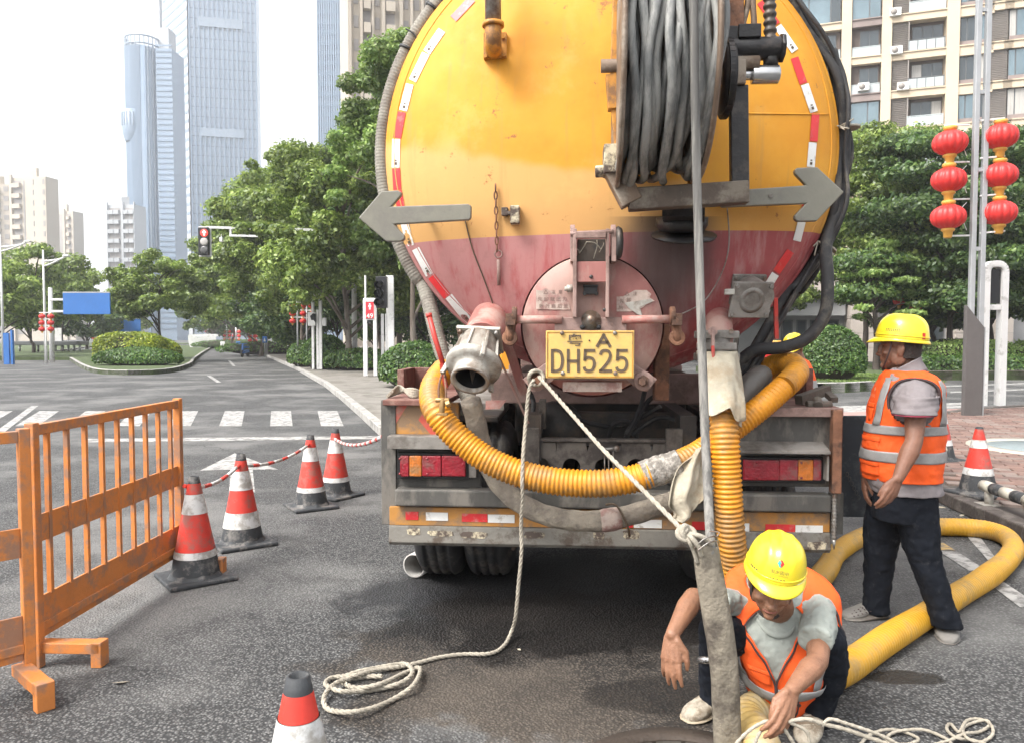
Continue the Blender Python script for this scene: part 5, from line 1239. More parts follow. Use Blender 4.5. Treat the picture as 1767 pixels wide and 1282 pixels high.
for (u0,u1,v0,v1) in ((700,726,918,930),(737,786,921,931),(790,842,922,934),(902,940,920,932),(1024,1044,918,932),(1074,1104,914,930),(1392,1428,928,942)):
    z = lambda v: tl(1083,v,-.03).z
    x0 = tl(u0,930,-.03).x; x1 = tl(u1,930,-.03).x; b = MB(); K = 16; vs = []
    rr = random.Random(u0)
    for k in range(K):
        a = 2*PI*k/K; ex = abs(math.cos(a))**.5*math.copysign(1,math.cos(a)); ez = abs(math.sin(a))**.5*math.copysign(1,math.sin(a)); j = rr.uniform(.8,1.05)
        zz = (z(v0)+z(v1))/2 + ez*j*(z(v0)-z(v1))/2
        vs.append(((x0+x1)/2 + ex*j*(x1-x0)/2, 0, zz))
    yf = lambda zz: -.012 - .018*min(1,max(0,(zb1-zz)/max(zb1-zb2-.02,1e-3))) - .0025
    vs = [(x, yf(zz), zz) for x, y, zz in vs]
    b.add(vs, [tuple(range(K))]); b.build('flaking_paint', M['peel_cream'], bmp)
b = MB(); b.tube([tl(887,938,.02), tl(886,948,.02)], .011, 8); b.build('bumper_stub', M['peel_cream'], bmp)
# left: chevron panel, shelf
cp = panel('chevron_panel', 672, 694, 792, 750, .03, .05, M['bumper_yellow'])
for (poly) in (((740,694),(760,694),(786,724),(764,750),(744,750),(722,724)), ((690,694),(706,694),(676,742),(676,716))):
    b = MB(); b.prism([tl(u,v,.027) for u,v in poly], (0,.002,0)); b.build('chevron', M['chevron_red'], cp)
panel('lamp_shelf', 668, 752, 822, 776, -.06, .14, M['grey_paint'])
panel('lamp_back_panel', 668, 776, 830, 850, .04, .05, M['darkgrey_paint'])
panel('left_side_plate', 657, 690, 684, 905, .02, .05, M['darkgrey_paint'])
a = tl(800,700,-.02); b = MB(); b.prism([tl(838,692,0)+Vector((0,0,0)), tl(874,691,0), tl(862,705,-.02), tl(838,706,-.02)], (0,.05,.0)); b.build('red_lug', M['pink_paint'], truck)
# trays beside the tank, each a floor and walls
def tray(u0, u1, v_floor, v_top, y0, y1, m, side):
    a = tl(u0, v_floor, y0); c = tl(u1, v_floor, y0); zt = tl(u0, v_top, y1).z; w = .03
    b = MB(); b.span((a.x, y0, a.z-.03),(c.x, y1, a.z)); b.span((a.x, y1, a.z-.03),(c.x, y1+w, zt)); xs = c.x if side > 0 else a.x
    b.span((xs-w, y1-.35, a.z),(xs+w*.4, y1, zt)); return b.build('side_tray', m, truck, .004), a.z
M['red_rust'] = mat('rusty maroon tray', (.17,.075,.06), .8, 0, .3, 8, .2, 50, (.30,.20,.16), .45, 6)
tr, tz = tray(1285, 1452, 702, 632, -.02, .85, M['red_rust'], 1)
tr2, tz2 = tray(660, 770, 690, 634, -.02, .85, M['red_rust'], -1)
b = MB(); b.span((tl(1285,702,-.02).x,-.03,tz-.05),(tl(1455,702,-.02).x,.0,tz-.0)); b.build('tray_lip', M['pinkgrey'], truck, .004)
# odds and ends lying in the right tray
def loose(name, lab, cat, fn, m, bev=.002):
    b = MB(); fn(b); o = b.build(name, m, None, bev); o.matrix_world = TR; return tag(o, lab, cat)
def grab(b):
    z = tz
    b.bar(tl(1378,690,.1), tl(1428,672,.25), .05,.05); b.bar(tl(1420,672,.3), tl(1440,690,.1), .04,.03); b.cyl(tl(1392,698,.03), tl(1434,698,.05), .022, n=10); b.cyl(tl(1410,690,.05), tl(1412,700,.0), .026, n=10)
loose('tool_pile', 'dark wooden and iron tool ends lying in the rusty right tray', 'tools', grab, mat('dark weathered tool', (.10,.085,.07), .8, 0, .3, 12, .2, 60))
def chainpile(b):
    rr = random.Random(4)
    for k in range(22):
        c = tl(rr.uniform(1288,1312), rr.uniform(640,668), .35 + rr.uniform(-.1,.1)); d = Vector((rr.uniform(-1,1),rr.uniform(-1,1),rr.uniform(-.6,.6))).normalized(); e = d.orthogonal().normalized()
        b.tube([c + d*math.cos(a)*.03 + e*math.sin(a)*.017 for a in [2*PI*i/8 for i in range(8)]], .007, 5, closed=True)
loose('chain_heap', 'dark heap of chain beside the tank on the right tray', 'chain', chainpile, M['dark_steel'], 0)
loose('lifting_sling', 'heap of flat webbing slings in the left tray', 'sling', lambda b: [b.tube(catmull([tl(668+j*3,684-j*3,.1), tl(690,676-j*3,.2), tl(712,672+j*4,.1), tl(735,682-j*2,.15)],6), .012, 6, flat=.5) for j in range(4)], M['rope'], 0)

# the open rear of the chassis: cross member with round holes
def crossmember():
    a = tl(930,763,.12); c = tl(1160,816,.12); W = c.x-a.x; H = a.z-c.z; bm = MB()
    holes = [tl(u,794,.12).x for u in (934,986,1042,1097,1152)]; r = tpx(15.5,.12); zc_ = tl(1,794,.12).z
    x0 = a.x; y = .12
    def quad(xa, za, xb, zb): bm.span((xa,y,za),(xb,y+.012,zb))
    # plate made of cells, each with a round hole
    edges = [a.x] + [(holes[i]+holes[i+1])/2 for i in range(4)] + [c.x]
    for i, hx in enumerate(holes):
        xa, xb = edges[i], edges[i+1]; K = 24; inner = []; outer = []
        for k in range(K):
            t = 2*PI*k/K; dx, dz = math.cos(t), math.sin(t); inner.append((hx+dx*r, zc_+dz*r))
            s = 1e9
            if dx > 1e-6: s = min(s, (xb-hx)/dx)
            if dx < -1e-6: s = min(s, (xa-hx)/dx)
            if dz > 1e-6: s = min(s, (a.z-zc_)/dz)
            if dz < -1e-6: s = min(s, (c.z-zc_)/dz)
            s = max(s, 0); outer.append((hx+dx*s, zc_+dz*s))
        ok = [(math.hypot(o[0]-hx,o[1]-zc_) > r*.99) for o in outer]
        for k in range(K):
            k2 = (k+1) % K
            if not (ok[k] and ok[k2]): continue
            vs = [(inner[k][0],y,inner[k][1]),(inner[k2][0],y,inner[k2][1]),(outer[k2][0],y,outer[k2][1]),(outer[k][0],y,outer[k][1])]
            bm.add(vs, [(0,1,2,3)]); bm.add([(inner[k][0],y,inner[k][1]),(inner[k2][0],y,inner[k2][1]),(inner[k2][0],y+.03,inner[k2][1]),(inner[k][0],y+.03,inner[k][1])], [(0,1,2,3)])
    return bm.build('cross_member', M['steel_dim'], truck)
M['steel_dim'] = mat('dusty dark steel', (.13,.115,.10), .7, .1, .25, 8, .15, 50, (.06,.05,.045), .5, 6)
cm = crossmember()
panel('cross_member_flange', 930, 756, 1160, 764, .10, .06, M['steel_dim'])
panel('post_left', 905, 738, 931, 830, .08, .05, M['steel_dim']); panel('post_right', 1150, 740, 1178, 835, .08, .05, M['steel_dim'])
panel('post_foot', 930, 690, 942, 740, .2, .1, M['steel_dim'])
panel('hitch_beam', 880, 832, 1215, 872, .1, .05, M['darkgrey_paint'])
b = MB(); b.cyl(tl(1040,775,.1), tl(1066,773,.1), .012, n=8); 
for u in (1043,1050,1058): b.tube([tl(u,778,.08), tl(u+1,850,.06)], .004, 5)
b.lathe([(0,0),(.018,0),(.018,.012),(0,.012)], tl(1064,773,.09), (0,-1,0), 10); b.build('hook_bolt', M['steel'], truck)
for pts in (((1130,540),(1122,620),(1106,700),(1080,750)), ((1090,750),(1140,720),(1200,740),(1220,760)), ((1050,760),(1060,730),(1090,730),(1100,760)), ((900,560),(895,640),(920,690),(915,730)), ((960,680),(990,720),(1070,735),(1140,700)), ((1150,680),(1120,690),(1090,740),(1075,762))):
    b = MB(); b.tube(catmull([tl(u,v,.3+.1*math.sin(u)) for u, v in pts], 6), .014, 8); b.build('brake_hose', M['rubber'], truck)
b = MB(); b.lathe([(0,0),(.16,0),(.17,.02),(.17,.16),(.14,.2),(0,.2)], (tl(960,730,.5).x,.62,.98), (0,-1,0), 20); b.build('brake_chamber', M['dark_steel'], truck)
b = MB(); b.cyl((-.32,1.0,.78),(-.32,2.6,.86),.16,n=20); b.build('air_tank', M['dark_steel'], truck)
b = MB(); b.bar(tl(1142,560,.1), tl(1140,690,.1), .10,.08,(1,0,0)); b.build('tank_leg', M['rust'], truck, .005)
b = MB(); b.bar(tl(868,570,.1), tl(905,680,.15), .03,.05,(1,0,0)); b.bar(tl(838,565,.05), tl(912,730,.1), .012,.012,(1,0,0)); b.build('brace_rod', M['door_red'], truck)
# mud guard on the right
b = MB(); a = tl(1452,717,.62); c = tl(1560,893,.62); b.span((a.x,.62,c.z),(a.x+.38,.65,a.z)); b.build('mud_flap', mat('blue black rubber flap', (.012,.016,.022), .6, 0, .3, 6, .1, 30, (.05,.055,.06), .3, 9), truck, .004)
b = MB()
for k in range(6):
    c = tl(1462+k*4, 818+k*8, .60); b.tube([c + Vector((math.cos(t)*.008,0,math.sin(t)*.014)) for t in [2*PI*i/8 for i in range(8)]], .0025, 5, closed=True)
b.build('flap_chain', M['dark_steel'], truck)
for x0_, x1_ in ((-1.19,-.66),(.62,1.15)): b = MB(); b.span((x0_,.5,1.02),(x1_,1.4,1.06)); b.build('mudguard', M['dark_steel'], truck, .01)
# ================================================================= street furniture
M['white_metal'] = mat('white painted metal', (.66,.66,.65), .4, 0, .05, 3, 0, 60, (.42,.41,.39), .25, 4)
M['pole_grey'] = mat('galvanised pole', (.42,.43,.44), .4, .5, .08, 3)
M['pillar_grey'] = mat('warm grey sheet metal', (.115,.105,.102), .5, .2, .12, 2.5)
M['lantern_red'] = mat('red lantern cloth', (.58,.030,.028), .45, 0, .10, 4, sub=.0)
M['lantern_gold'] = mat('golden lantern collar', (.62,.33,.06), .5, 0, .12, 8)
M['sign_blue'] = mat('blue sign sheet', (.03,.14,.42), .45, 0, .1, .6)
M['cone_red'] = mat('red orange cone plastic', (.60,.045,.03), .5, 0, .14, 8, 0, 60, (.33,.10,.08), .45, 9)
M['cone_white'] = mat('white cone sleeve', (.62,.62,.61), .45, 0, .06, 9, 0, 60, (.36,.34,.31), .5, 12)
M['cone_black'] = mat('black cone rubber', (.035,.038,.042), .7, 0, .25, 12, .1, 60, (.16,.15,.14), .4, 8)
M['barrier'] = mat('orange barrier paint', (.60,.21,.05), .55, 0, .14, 5, .1, 60, (.34,.18,.11), .5, 7)
M['screen'] = mat('black signal face', (.015,.016,.018), .25)

def lantern_mesh(R0):
    """ribbed silk lantern with two collars, built hanging from its top"""
    b = MB(); n = 84; prof = []
    for i in range(11):
        t = -1 + 2*i/10; prof.append((math.sqrt(max(0,1-abs(t)**2.3))*R0 if abs(t) < 1 else R0*.30, t*R0*.74))
    prof[0] = (R0*.34, -R0*.72); prof[-1] = (R0*.34, R0*.72); vs = []
    for r, z in prof:
        for k in range(n):
            a = 2*PI*k/n; s = 1 - .10*(1-abs(math.sin(a*7)))**1.6; vs.append((math.cos(a)*r*s, math.sin(a)*r*s, z - R0*.98))
    fs = [(i*n+k, i*n+(k+1)%n, (i+1)*n+(k+1)%n, (i+1)*n+k) for i in range(10) for k in range(n)]
    b.add(vs, fs, True, 0); return b
def lantern_thing(R0, label, group, loc):
    t = thing('lantern', label, 'lantern', loc, random.uniform(0,1), group)
    link('silk_body', cached(('lb',R0), lambda: lantern_mesh(R0).mesh('silk_body', M['lantern_red'])), t)
    def cap():
        b = MB(); b.lathe([(0,0),(R0*.36,0),(R0*.40,-R0*.10),(R0*.34,-R0*.26),(0,-R0*.26)], (0,0,-.0), (0,0,1), 20); return b.mesh('top_collar', M['lantern_gold'])
    link('top_collar', cached(('lc',R0), cap), t)
    def bot():
        b = MB(); b.lathe([(R0*.36,-R0*1.68),(R0*.40,-R0*1.78),(R0*.34,-R0*1.86),(R0*.27,-R0*1.9),(R0*.24,-R0*2.2),(R0*.20,-R0*2.26),(0,-R0*2.26)], (0,0,0), (0,0,1), 20); return b.mesh('bottom_collar', M['lantern_gold'])
    link('bottom_collar', cached(('lt',R0), bot), t); return t
# near lantern pole on the right --------------------------------------------------
LD = 14.6; lp = thing('lantern_pole', 'tall twin tube lamp pole carrying six red lanterns on the right', 'lamp post', (X(1682,LD),LD,.108))
lw = lambda u, v, dy=0.0: at(u, v, LD+dy) - Vector((X(1682,LD),LD,.108))
for uu in (1673.5, 1690):
    b = MB(); x = X(uu,LD) - X(1682,LD); b.box((x,0,6.0),(px(8.5,LD),px(8.5,LD),12.0)); b.build('tube', M['pole_grey'], lp, .01)
for v in (18, 294, 160, 430): c = lw(1682, v); b = MB(); b.box((0,0,c.z),(px(24,LD),.06,.07)); b.build('tie_plate', M['pole_grey'], lp)
arms = [(207,1), (282,0), (347,0), (406,0)]
for i, (vl, vr) in enumerate(((216,209),(280,274),(344,339),(407,403))):
    for s, v in ((-1,vl),(1,vr)):
        c = lw(1682 + s*9, v); e = lw(1682 + s*52, v-(4 if s > 0 else -1)); b = MB(); b.bar(c, e, .035, .03)
        if i < 3:
            m = lw(1682+s*14, v+6); m2 = lw(1682+s*14, v+52); b.tube(catmull([m, lw(1682+s*24,v+22), lw(1682+s*14,v+54)],6), .008, 5)
        b.build('arm', M['white_metal'], lp, .004)
lanpos = {(-1,0):(1640,219),(-1,1):(1638,283),(-1,2):(1637,347),(1,0):(1727,208),(1,1):(1726,275),(1,2):(1725,340)}
names = {0:'top',1:'middle',2:'bottom'}
for (s, i), (u, v) in lanpos.items():
    lantern_thing(px(28,LD), f"{names[i]} red lantern on the {'left' if s < 0 else 'right'} side of the near lantern pole", 'lanterns on the near pole', at(u, v, LD))
# slanted grey pillar and white signal frame ----------------------------------------
PD = 14.1; t = thing('sheet_pillar', 'warm grey sheet metal pillar with a slanted top before the lantern pole', 'pillar', (X(1676,PD),PD,.108)); w = lambda u, v, dy=0.0: at(u, v, PD+dy) - Vector((X(1676,PD),PD,.108))
b = MB(); a0 = w(1660,720); b.prism([(w(1659.5,600).x,-.12,0),(w(1691,600).x,-.12,0),(w(1691,600).x,-.12,w(1691,565).z),(w(1660,600).x,-.12,w(1660,527).z)], (0,.1,0)); b.build('front_sheet', M['pillar_grey'], t, .01)
b = MB(); b.prism([(w(1691.5,600).x,-.12,0),(w(1693.5,600).x,.25,0),(w(1693.5,600).x,.25,w(1691,565).z),(w(1691.5,600).x,-.12,w(1691,565).z)], (.02,0,0)); b.build('side_sheet', M['pole_grey'], t)
FD = 16.3; fr = thing('pedestrian_signal', 'white pedestrian signal frame with dark screen beside the grey pillar', 'traffic signal', (X(1712,FD),FD,.108)); w = lambda u, v, dy=0.0: at(u, v, FD+dy) - Vector((X(1712,FD),FD,.108))
def ring(b, u0, v0, u1, v1, t_, d_, rad):
    pass
zt = w(1712,451).z; xl, xr = w(1691,600).x, w(1733,600).x; bw = px(10.5,FD)
b = MB(); path = [(xl+bw/2,0,0),(xl+bw/2,0,zt-.22)]
for k in range(1,6): a = PI - PI/2*k/5; path.append((xl+bw/2+.16+.16*math.cos(a),0,zt-.22+.16*math.sin(a)+.0))
for k in range(0,6): a = PI/2 - PI/2*k/5; path.append((xr-bw/2-.16+.16*math.cos(a),0,zt-.22+.16*math.sin(a)))
path += [(xr-bw/2,0,0)]
for p, q in zip(path, path[1:]): b.bar(p, q, bw, .2, (0,1,0))
b.build('frame', M['white_metal'], fr)
zs = w(1712,531).z; b = MB(); b.box(((xl+xr)/2,0,zs),(xr-xl-bw*2,.14,.11)); b.build('crossbar', M['white_metal'], fr, .01)
b = MB(); b.span((xl+bw+.01,-.03,zs+.08),(xr-bw-.01,.09,zt-.17)); b.build('screen', M['screen'], fr)
b = MB(); b.box((xl-.03,0,w(1,470).z),(.05,.08,.12)); b.box((xl-.03,0,w(1,505).z),(.05,.08,.1)); b.build('side_box', M['white_metal'], fr)
# cones --------------------------------------------------------------------------
def cone(label, loc, h, bands, base='cone_black', group='traffic cones', rz=.3, cap='cone_black', rb=.145):
    t = thing('traffic_cone', label, 'cone', loc, rz, group); rt = .03; r_at = lambda q: rb + (rt-rb)*q
    b = MB(); b.box((0,0,.014),(rb*2.75,rb*2.75,.028)); b.lathe([(rb*1.18,.028),(rb*1.05,.05),(r_at(.04),.06)],(0,0,0),(0,0,1),8); b.build('base', M[base], t, .01)
    z0 = .05
    for (q0, q1, m) in bands:
        b = MB(); o_ = .003 if m == 'cone_white' else 0; za, zb = z0+(h-z0)*q0, z0+(h-z0)*q1
        b.lathe([(r_at(q0)+o_,za),(r_at(q1)+o_,zb)] + ([(r_at(q1)*.75,zb),(r_at(q1)*.7,zb-.03),(0,zb-.03)] if q1 >= .99 else []),(0,0,0),(0,0,1),28); b.build('sleeve' if m == 'cone_white' else 'cone_band', M[m], t)
    return t
std = [(0,.24,'cone_black'),(.24,.35,'cone_white'),(.35,.67,'cone_red'),(.67,.80,'cone_white'),(.80,.97,'cone_red'),(.97,1,'cone_black')]
p = gnd(1687,848,.108+.03); cone('red and white cone standing alone on the pavement beside the striped rail', (p.x,p.y,.114), .615, std, group='traffic cones on the pavement', rb=.155)
p = gnd(1622,795,.11); cone('red and white cone half hidden behind the standing man', (p.x,p.y,.114), .62, std, group='traffic cones on the pavement', rb=.155)
lft = [(0,.17,'cone_black'),(.17,.24,'cone_white'),(.24,.62,'cone_red'),(.62,.82,'cone_white'),(.82,.93,'cone_red'),(.93,1,'cone_black')]
l2 = [(0,.14,'cone_black'),(.14,.32,'cone_white'),(.32,.58,'cone_red'),(.58,.8,'cone_white'),(.8,.92,'cone_red'),(.92,1,'cone_black')]
GC = 'traffic cones on the road left of the truck'; CN = {}
for key, u, v, h, lab, bd, rb in (('a',537,880,.66,'red cone with broad red band, third from the truck in the taped row' ,lft,.145),('b',580,861,.66,'red and white cone nearest the truck, joined to it by tape',lft,.145),('c',418,943,.68,'mostly white cone with its tape knot, between the fence and the red cone',l2,.15),
                                 ('d',338,1003,.66,'red cone tucked behind the far post of the orange barrier',lft,.15),('e',515,1400,.66,'grey topped old cone at the bottom edge of the picture',lft,.155)):
    p = gnd(u, v - (5 if key != 'e' else 0)); 
    if key == 'e': p = at(515,1215,2.02); p.z = 0
    CN[key] = p; cone(lab, (p.x,p.y,0), h, bd, group=GC, rz=random.uniform(0,1), rb=rb)
# red and white tape strung between the cones
def tape_rope(lab, pts, sag):
    t = thing('barrier_tape', lab, 'tape', (0,0,0), 0, 'red and white tapes between the cones'); P = []
    for a, c in zip(pts, pts[1:]):
        a = Vector(a); c = Vector(c)
        for k in range(16): s = k/16; P.append(a.lerp(c, s) - Vector((0,0,sag*4*s*(1-s))))
    P.append(Vector(pts[-1])); q = resample(P, .05); n = len(q); i = 0; s = 0
    while i < n-1:
        st = 3 if s % 2 else 2; mb_ = MB(); mb_.tube(q[i:min(n,i+st+1)], .0135, 8); mb_.build('white_stretch' if s % 2 else 'red_stretch', M['cone_white' if s % 2 else 'cone_red'], t); i += st; s += 1
    return t
top = lambda k, h: (CN[k].x, CN[k].y-.05, h)
tape_rope('tape from the far barrier post past the white cone to the red cone', [at(318,838,4.95), top('c',.60), top('a',.58)], .06)
tape_rope('tape from the cone nearest the truck to the truck corner', [top('b',.57), at(662,752,4.6)], .06)
# striped barrier rails by the kerb ------------------------------------------------
def rail(lab, p, q, post_at):
    t = thing('striped_rail', lab, 'barrier', (0,0,0), 0, 'striped rails on the pavement'); p = Vector(p); q = Vector(q); L = (q-p).length; n = max(2,int(L/.17)); r = .048
    for i in range(n):
        b = MB(); a, c = p.lerp(q, i/n), p.lerp(q, (i+1)/n); b.cyl(a, c, r, n=18); b.build('band', M['cream_band'] if i % 2 == 0 else M['cone_black'], t)
    for s in post_at:
        c = p.lerp(q, s); b = MB(); b.cyl((c.x,c.y,.11),(c.x,c.y,c.z-.02),.036,n=16); b.box((c.x,c.y,.116),(.17,.15,.012)); b.build('post', M['outlet'], t)
    return t
M['cream_band'] = mat('cream paint band', (.56,.53,.45), .5, 0, .08, 8, 0, 60, (.3,.28,.25), .3, 10)
p0 = at(1697,837,6.75); p1 = at(1767,861,6.05)
rail('black and cream striped rail beside the lone cone at the right edge', p0, p1 + (p1-p0)*.6, [.10,.85])
p2 = at(1627,776,8.0); rail('striped rail end pointing at us behind the standing man', p2, p2 + Vector((-.06,1.5,.0)), [.1,.9])
# ground barrier fences on the left ---------------------------------------------------
def fence(lab, A, Bp, h, nbars, feet=True):
    """panel from A (near) to B (far): posts, rails, upright bars, kick board"""
    t = thing('crowd_barrier', lab, 'barrier', (A.x,A.y,0), 0, 'orange barrier panels'); d = Vector((Bp.x-A.x,Bp.y-A.y,0)); L = d.length; d.normalize(); n = Vector((-d.y,d.x,0)); Z = Vector((0,0,1))
    for s in (0, L):
        b = MB(); b.bar(d*s + Z*.0, d*s + Z*(h+.01), .045, .045, n); b.build('post', M['barrier'], t, .004)
    for z, hh in ((h-.025,.05),(h*.16,.04)):
        b = MB(); b.bar(d*.023+Z*z, d*(L-.023)+Z*z, .035, hh); b.build('rail', M['barrier'], t, .003)
    b = MB(); b.bar(d*.023+Z*(h*.57), d*(L-.023)+Z*(h*.57), .012, .13); b.build('middle_board', M['barrier'], t, .002)
    b = MB(); b.bar(d*.023+Z*(h*.20), d*(L-.023)+Z*(h*.20), .012, .20); b.build('kick_board', M['barrier'], t, .002)
    for i in range(nbars):
        s = L*(i+.7)/(nbars+.4); b = MB(); b.bar(d*s + Z*h*.28, d*s + Z*(h-.04), .022, .022, n); b.build('bar', M['barrier'], t)
    for s in (0.03, L-.03):
        b = MB(); b.bar(d*s + n*.02 + Z*.09, d*s - n*.30 + Z*.09, .07, .05); b.bar(d*s - n*.28 + Z*.0, d*s - n*.28 + Z*.12, .07, .05, n); b.build('foot', M['barrier'], t, .004)
    return t
A1 = gnd(66,1150); B1 = gnd(312,990); fence('orange barrier panel with upright bars facing the cones', A1, B1, 1.14, 9)
A2 = gnd(52,1185); d2 = Vector((-1.35,-1.5,0)); B2 = A2 + d2; fence('nearer orange barrier panel cut by the left edge of the picture', Vector(B2), A2, 1.14, 9)
# loose grey pipe under the left bumper corner
b = MB(); c = at(714,981,4.95); c.z = .082; dirn = Vector((.42,1.0,0)).normalized(); b.lathe([(.070,0),(.078,0),(.078,1.3),(.07,1.3),(.07,.0)], c, dirn, 28); b.build('loose_pipe', mat('grey plastic pipe', (.42,.41,.39), .5, 0, .1, 5, 0, 60, (.3,.27,.24), .4, 5), None, label='grey plastic pipe lying on the road under the left bumper corner', cat='pipe')
# traffic light on its arm --------------------------------------------------------------
TD = 35.0; sp_ = Vector((X(612,TD),TD,.1)); t = thing('traffic_light', 'red arrow traffic light hanging from a long arm over the left road', 'traffic light', sp_); w = lambda u, v, dy=0.0: at(u, v, TD+dy) - sp_
b = MB(); b.cyl((0,0,0),(0,0,w(612,392).z+.3),.13,.10,n=14); b.build('pole', M['white_metal'], t)
b = MB(); e0 = w(362,393); e1_ = w(612,399); b.bar(e0, e1_, .10, .10); f0 = w(396,407); f1 = w(612,412); b.bar(f0, f1, .09, .09); b.bar(w(398,396), w(398,407), .08, .08); b.build('arm', M['white_metal'], t)
hd = MB(); hd.box(w(352,417), (px(18,TD),.22,px(48,TD))); h_ = hd.build('signal_head', M['screen'], t, .04)
bk = MB(); bk.box(w(352,417)+Vector((0,.13,0)), (px(22,TD),.03,px(52,TD))); bk.build('back_plate', M['white_metal'], t, .03)
M['lamp_red'] = mat('lit red arrow', (.4,.02,.02), .4, emit=(1,.10,.08,1.0)); M['lamp_off'] = mat('unlit lens', (.10,.10,.10), .15); M['lamp_pale'] = mat('unlit pale lens', (.42,.40,.38), .15)
for v, m in ((402.5,'lamp_back'),(417.5,'lamp_pale'),(431.5,'lamp_off')):
    c = w(352,v,-.13); bb = MB(); bb.lathe([(0,.02),(px(6.6,TD)*.7,.012),(px(6.6,TD),0),(px(6.6,TD),-.03)], c, (0,-1,0), 24); bb.build('lens', M.get(m) or mat('red lens ring', (.3,.02,.02), .3, emit=(1,.06,.04,.6)), h_)
c = w(352,402.5,-.175); s = px(5,TD); bb = MB(); bb.prism([c+Vector((x*s,0,z*s)) for x, z in ((0,.95),(.75,.1),(.3,.1),(.3,-.85),(-.3,-.85),(-.3,.1),(-.75,.1))], (0,.01,0)); bb.build('arrow_symbol', mat('bright arrow', (.8,.5,.5), .4, emit=(1,.5,.45,1.4)), h_)
b = MB(); b.box(w(382,414),(px(5,TD),.15,px(8,TD))); b.bar(w(382,405),w(382,411),.03); b.build('camera_box', M['white_metal'], t, .02)
# pedestrian signals by the left verge ---------------------------------------------------
GD = 27.5; sp_ = Vector((X(654,GD),GD,.15)); t = thing('pedestrian_signal', 'white pedestrian signal group showing a red standing man and 49', 'traffic signal', sp_); w = lambda u, v, dy=0.0: at(u, v, GD+dy) - sp_
zb = 0.0
for uu, vt, wd, dy in ((630,518,7,0),(647,522,6,0),(673,476,13,.25),(660,542,5,.25),(667,542,4,.25),(630.5,476,3,.3)):
    b = MB(); q = w(uu,vt,dy); b.span((q.x-px(wd,GD)/2,dy-.06,0),(q.x+px(wd,GD)/2,dy+.06,q.z)); b.build('post', M['white_metal'], t, .012)
b = MB(); q = w(638,534); b.box(q,(px(22,GD),.14,px(38,GD))); h_ = b.build('signal_head', M['white_metal'], t, .04)
b = MB(); q = w(638,536,-.075); b.box(q,(px(13.5,GD),.02,px(29,GD))); b.build('screen', M['screen'], h_)
M['led'] = mat('red led print', (.5,.02,.02), .5, emit=(1,.02,.04,.6)); M['led_white'] = mat('pink white led figure', (.6,.3,.3), .5, emit=(1,.40,.38,1.0))
b = MB(); q = w(638,536,-.088); b.box(q,(px(12.5,GD),.004,px(27,GD))); b.build('led_panel', M['led'], h_)
c = w(638,529.5,-.095); s = px(5.5,GD); b = MB(); b.lathe([(0,0),(s*.24,0),(s*.24,-.006),(0,-.006)], c+Vector((0,0,s*.78)), (0,1,0), 12); b.span((c.x-s*.26,c.y,c.z-s*.15),(c.x+s*.26,c.y+.005,c.z+s*.48)); b.span((c.x-s*.24,c.y,c.z-s*.95),(c.x-s*.04,c.y+.005,c.z-s*.15)); b.span((c.x+s*.04,c.y,c.z-s*.95),(c.x+s*.24,c.y+.005,c.z-s*.15)); b.span((c.x-s*.45,c.y,c.z-s*.1),(c.x-s*.3,c.y+.005,c.z+s*.45)); b.span((c.x+s*.3,c.y,c.z-s*.1),(c.x+s*.45,c.y+.005,c.z+s*.45)); b.build('standing_figure', M['led_white'], h_)
text_obj('49', px(8,GD), M['led_white'], h_, w(638,545.5,-.095), (1,0,0), (0,0,1), 'countdown_digits', width=px(11,GD))
hd = MB(); q = w(659,505,-.25); hd.box(q,(px(19,GD),.3,px(54,GD))); 
for v in (490,505,520): hd.lathe([(px(6,GD),0),(px(7,GD),.25)], w(657,v,-.40), (-.3,-.9,-.25), 14); 
vh = hd.build('vehicle_head', M['screen'], t, .03)
for v in (490,505,520): bb = MB(); bb.lathe([(0,0),(px(5.5,GD),0),(px(5.5,GD),-.02)], w(657,v,-.44), (-.3,-1,-.1), 16); bb.build('lens', M['lamp_off'], vh)
b = MB(); q = w(637,556,-.08); b.box(q,(px(7,GD),.03,px(5,GD))); b.build('maker_plate', M['screen'], h_)
sp_ = Vector((X(545,33),33,.15)); t = thing('signal_gantry', 'white signal gantry with a side screen left of the tree trunk', 'traffic signal', sp_); w = lambda u, v, dy=0.0: at(u, v, 33+dy) - sp_
for uu, vt, wd in ((539.5,503,4),(552.5,484,5),(548,535,4)):
    b = MB(); q = w(uu,vt); b.span((q.x-px(wd,33)/2,-.08,0),(q.x+px(wd,33)/2,.08,q.z)); b.build('post', M['white_metal'], t, .01)
b = MB(); b.box(w(546,511),(px(9,33),.1,.07)); b.build('crossbar', M['white_metal'], t); b = MB(); b.box(w(538,551,-.1),(px(13,33),.12,px(24,33))); h_ = b.build('sign_box', M['white_metal'], t, .02)
b = MB(); b.prism([w(u,v,-.165) for u, v in ((535,546),(540,541),(545,543),(545,558),(541,553),(537,553))], (0,.005,0)); b.build('walker_print', M['screen'], h_); b = MB(); b.box(w(560,556),(px(7,33),.15,px(14,33))); b.build('control_box', M['white_metal'], t, .02)
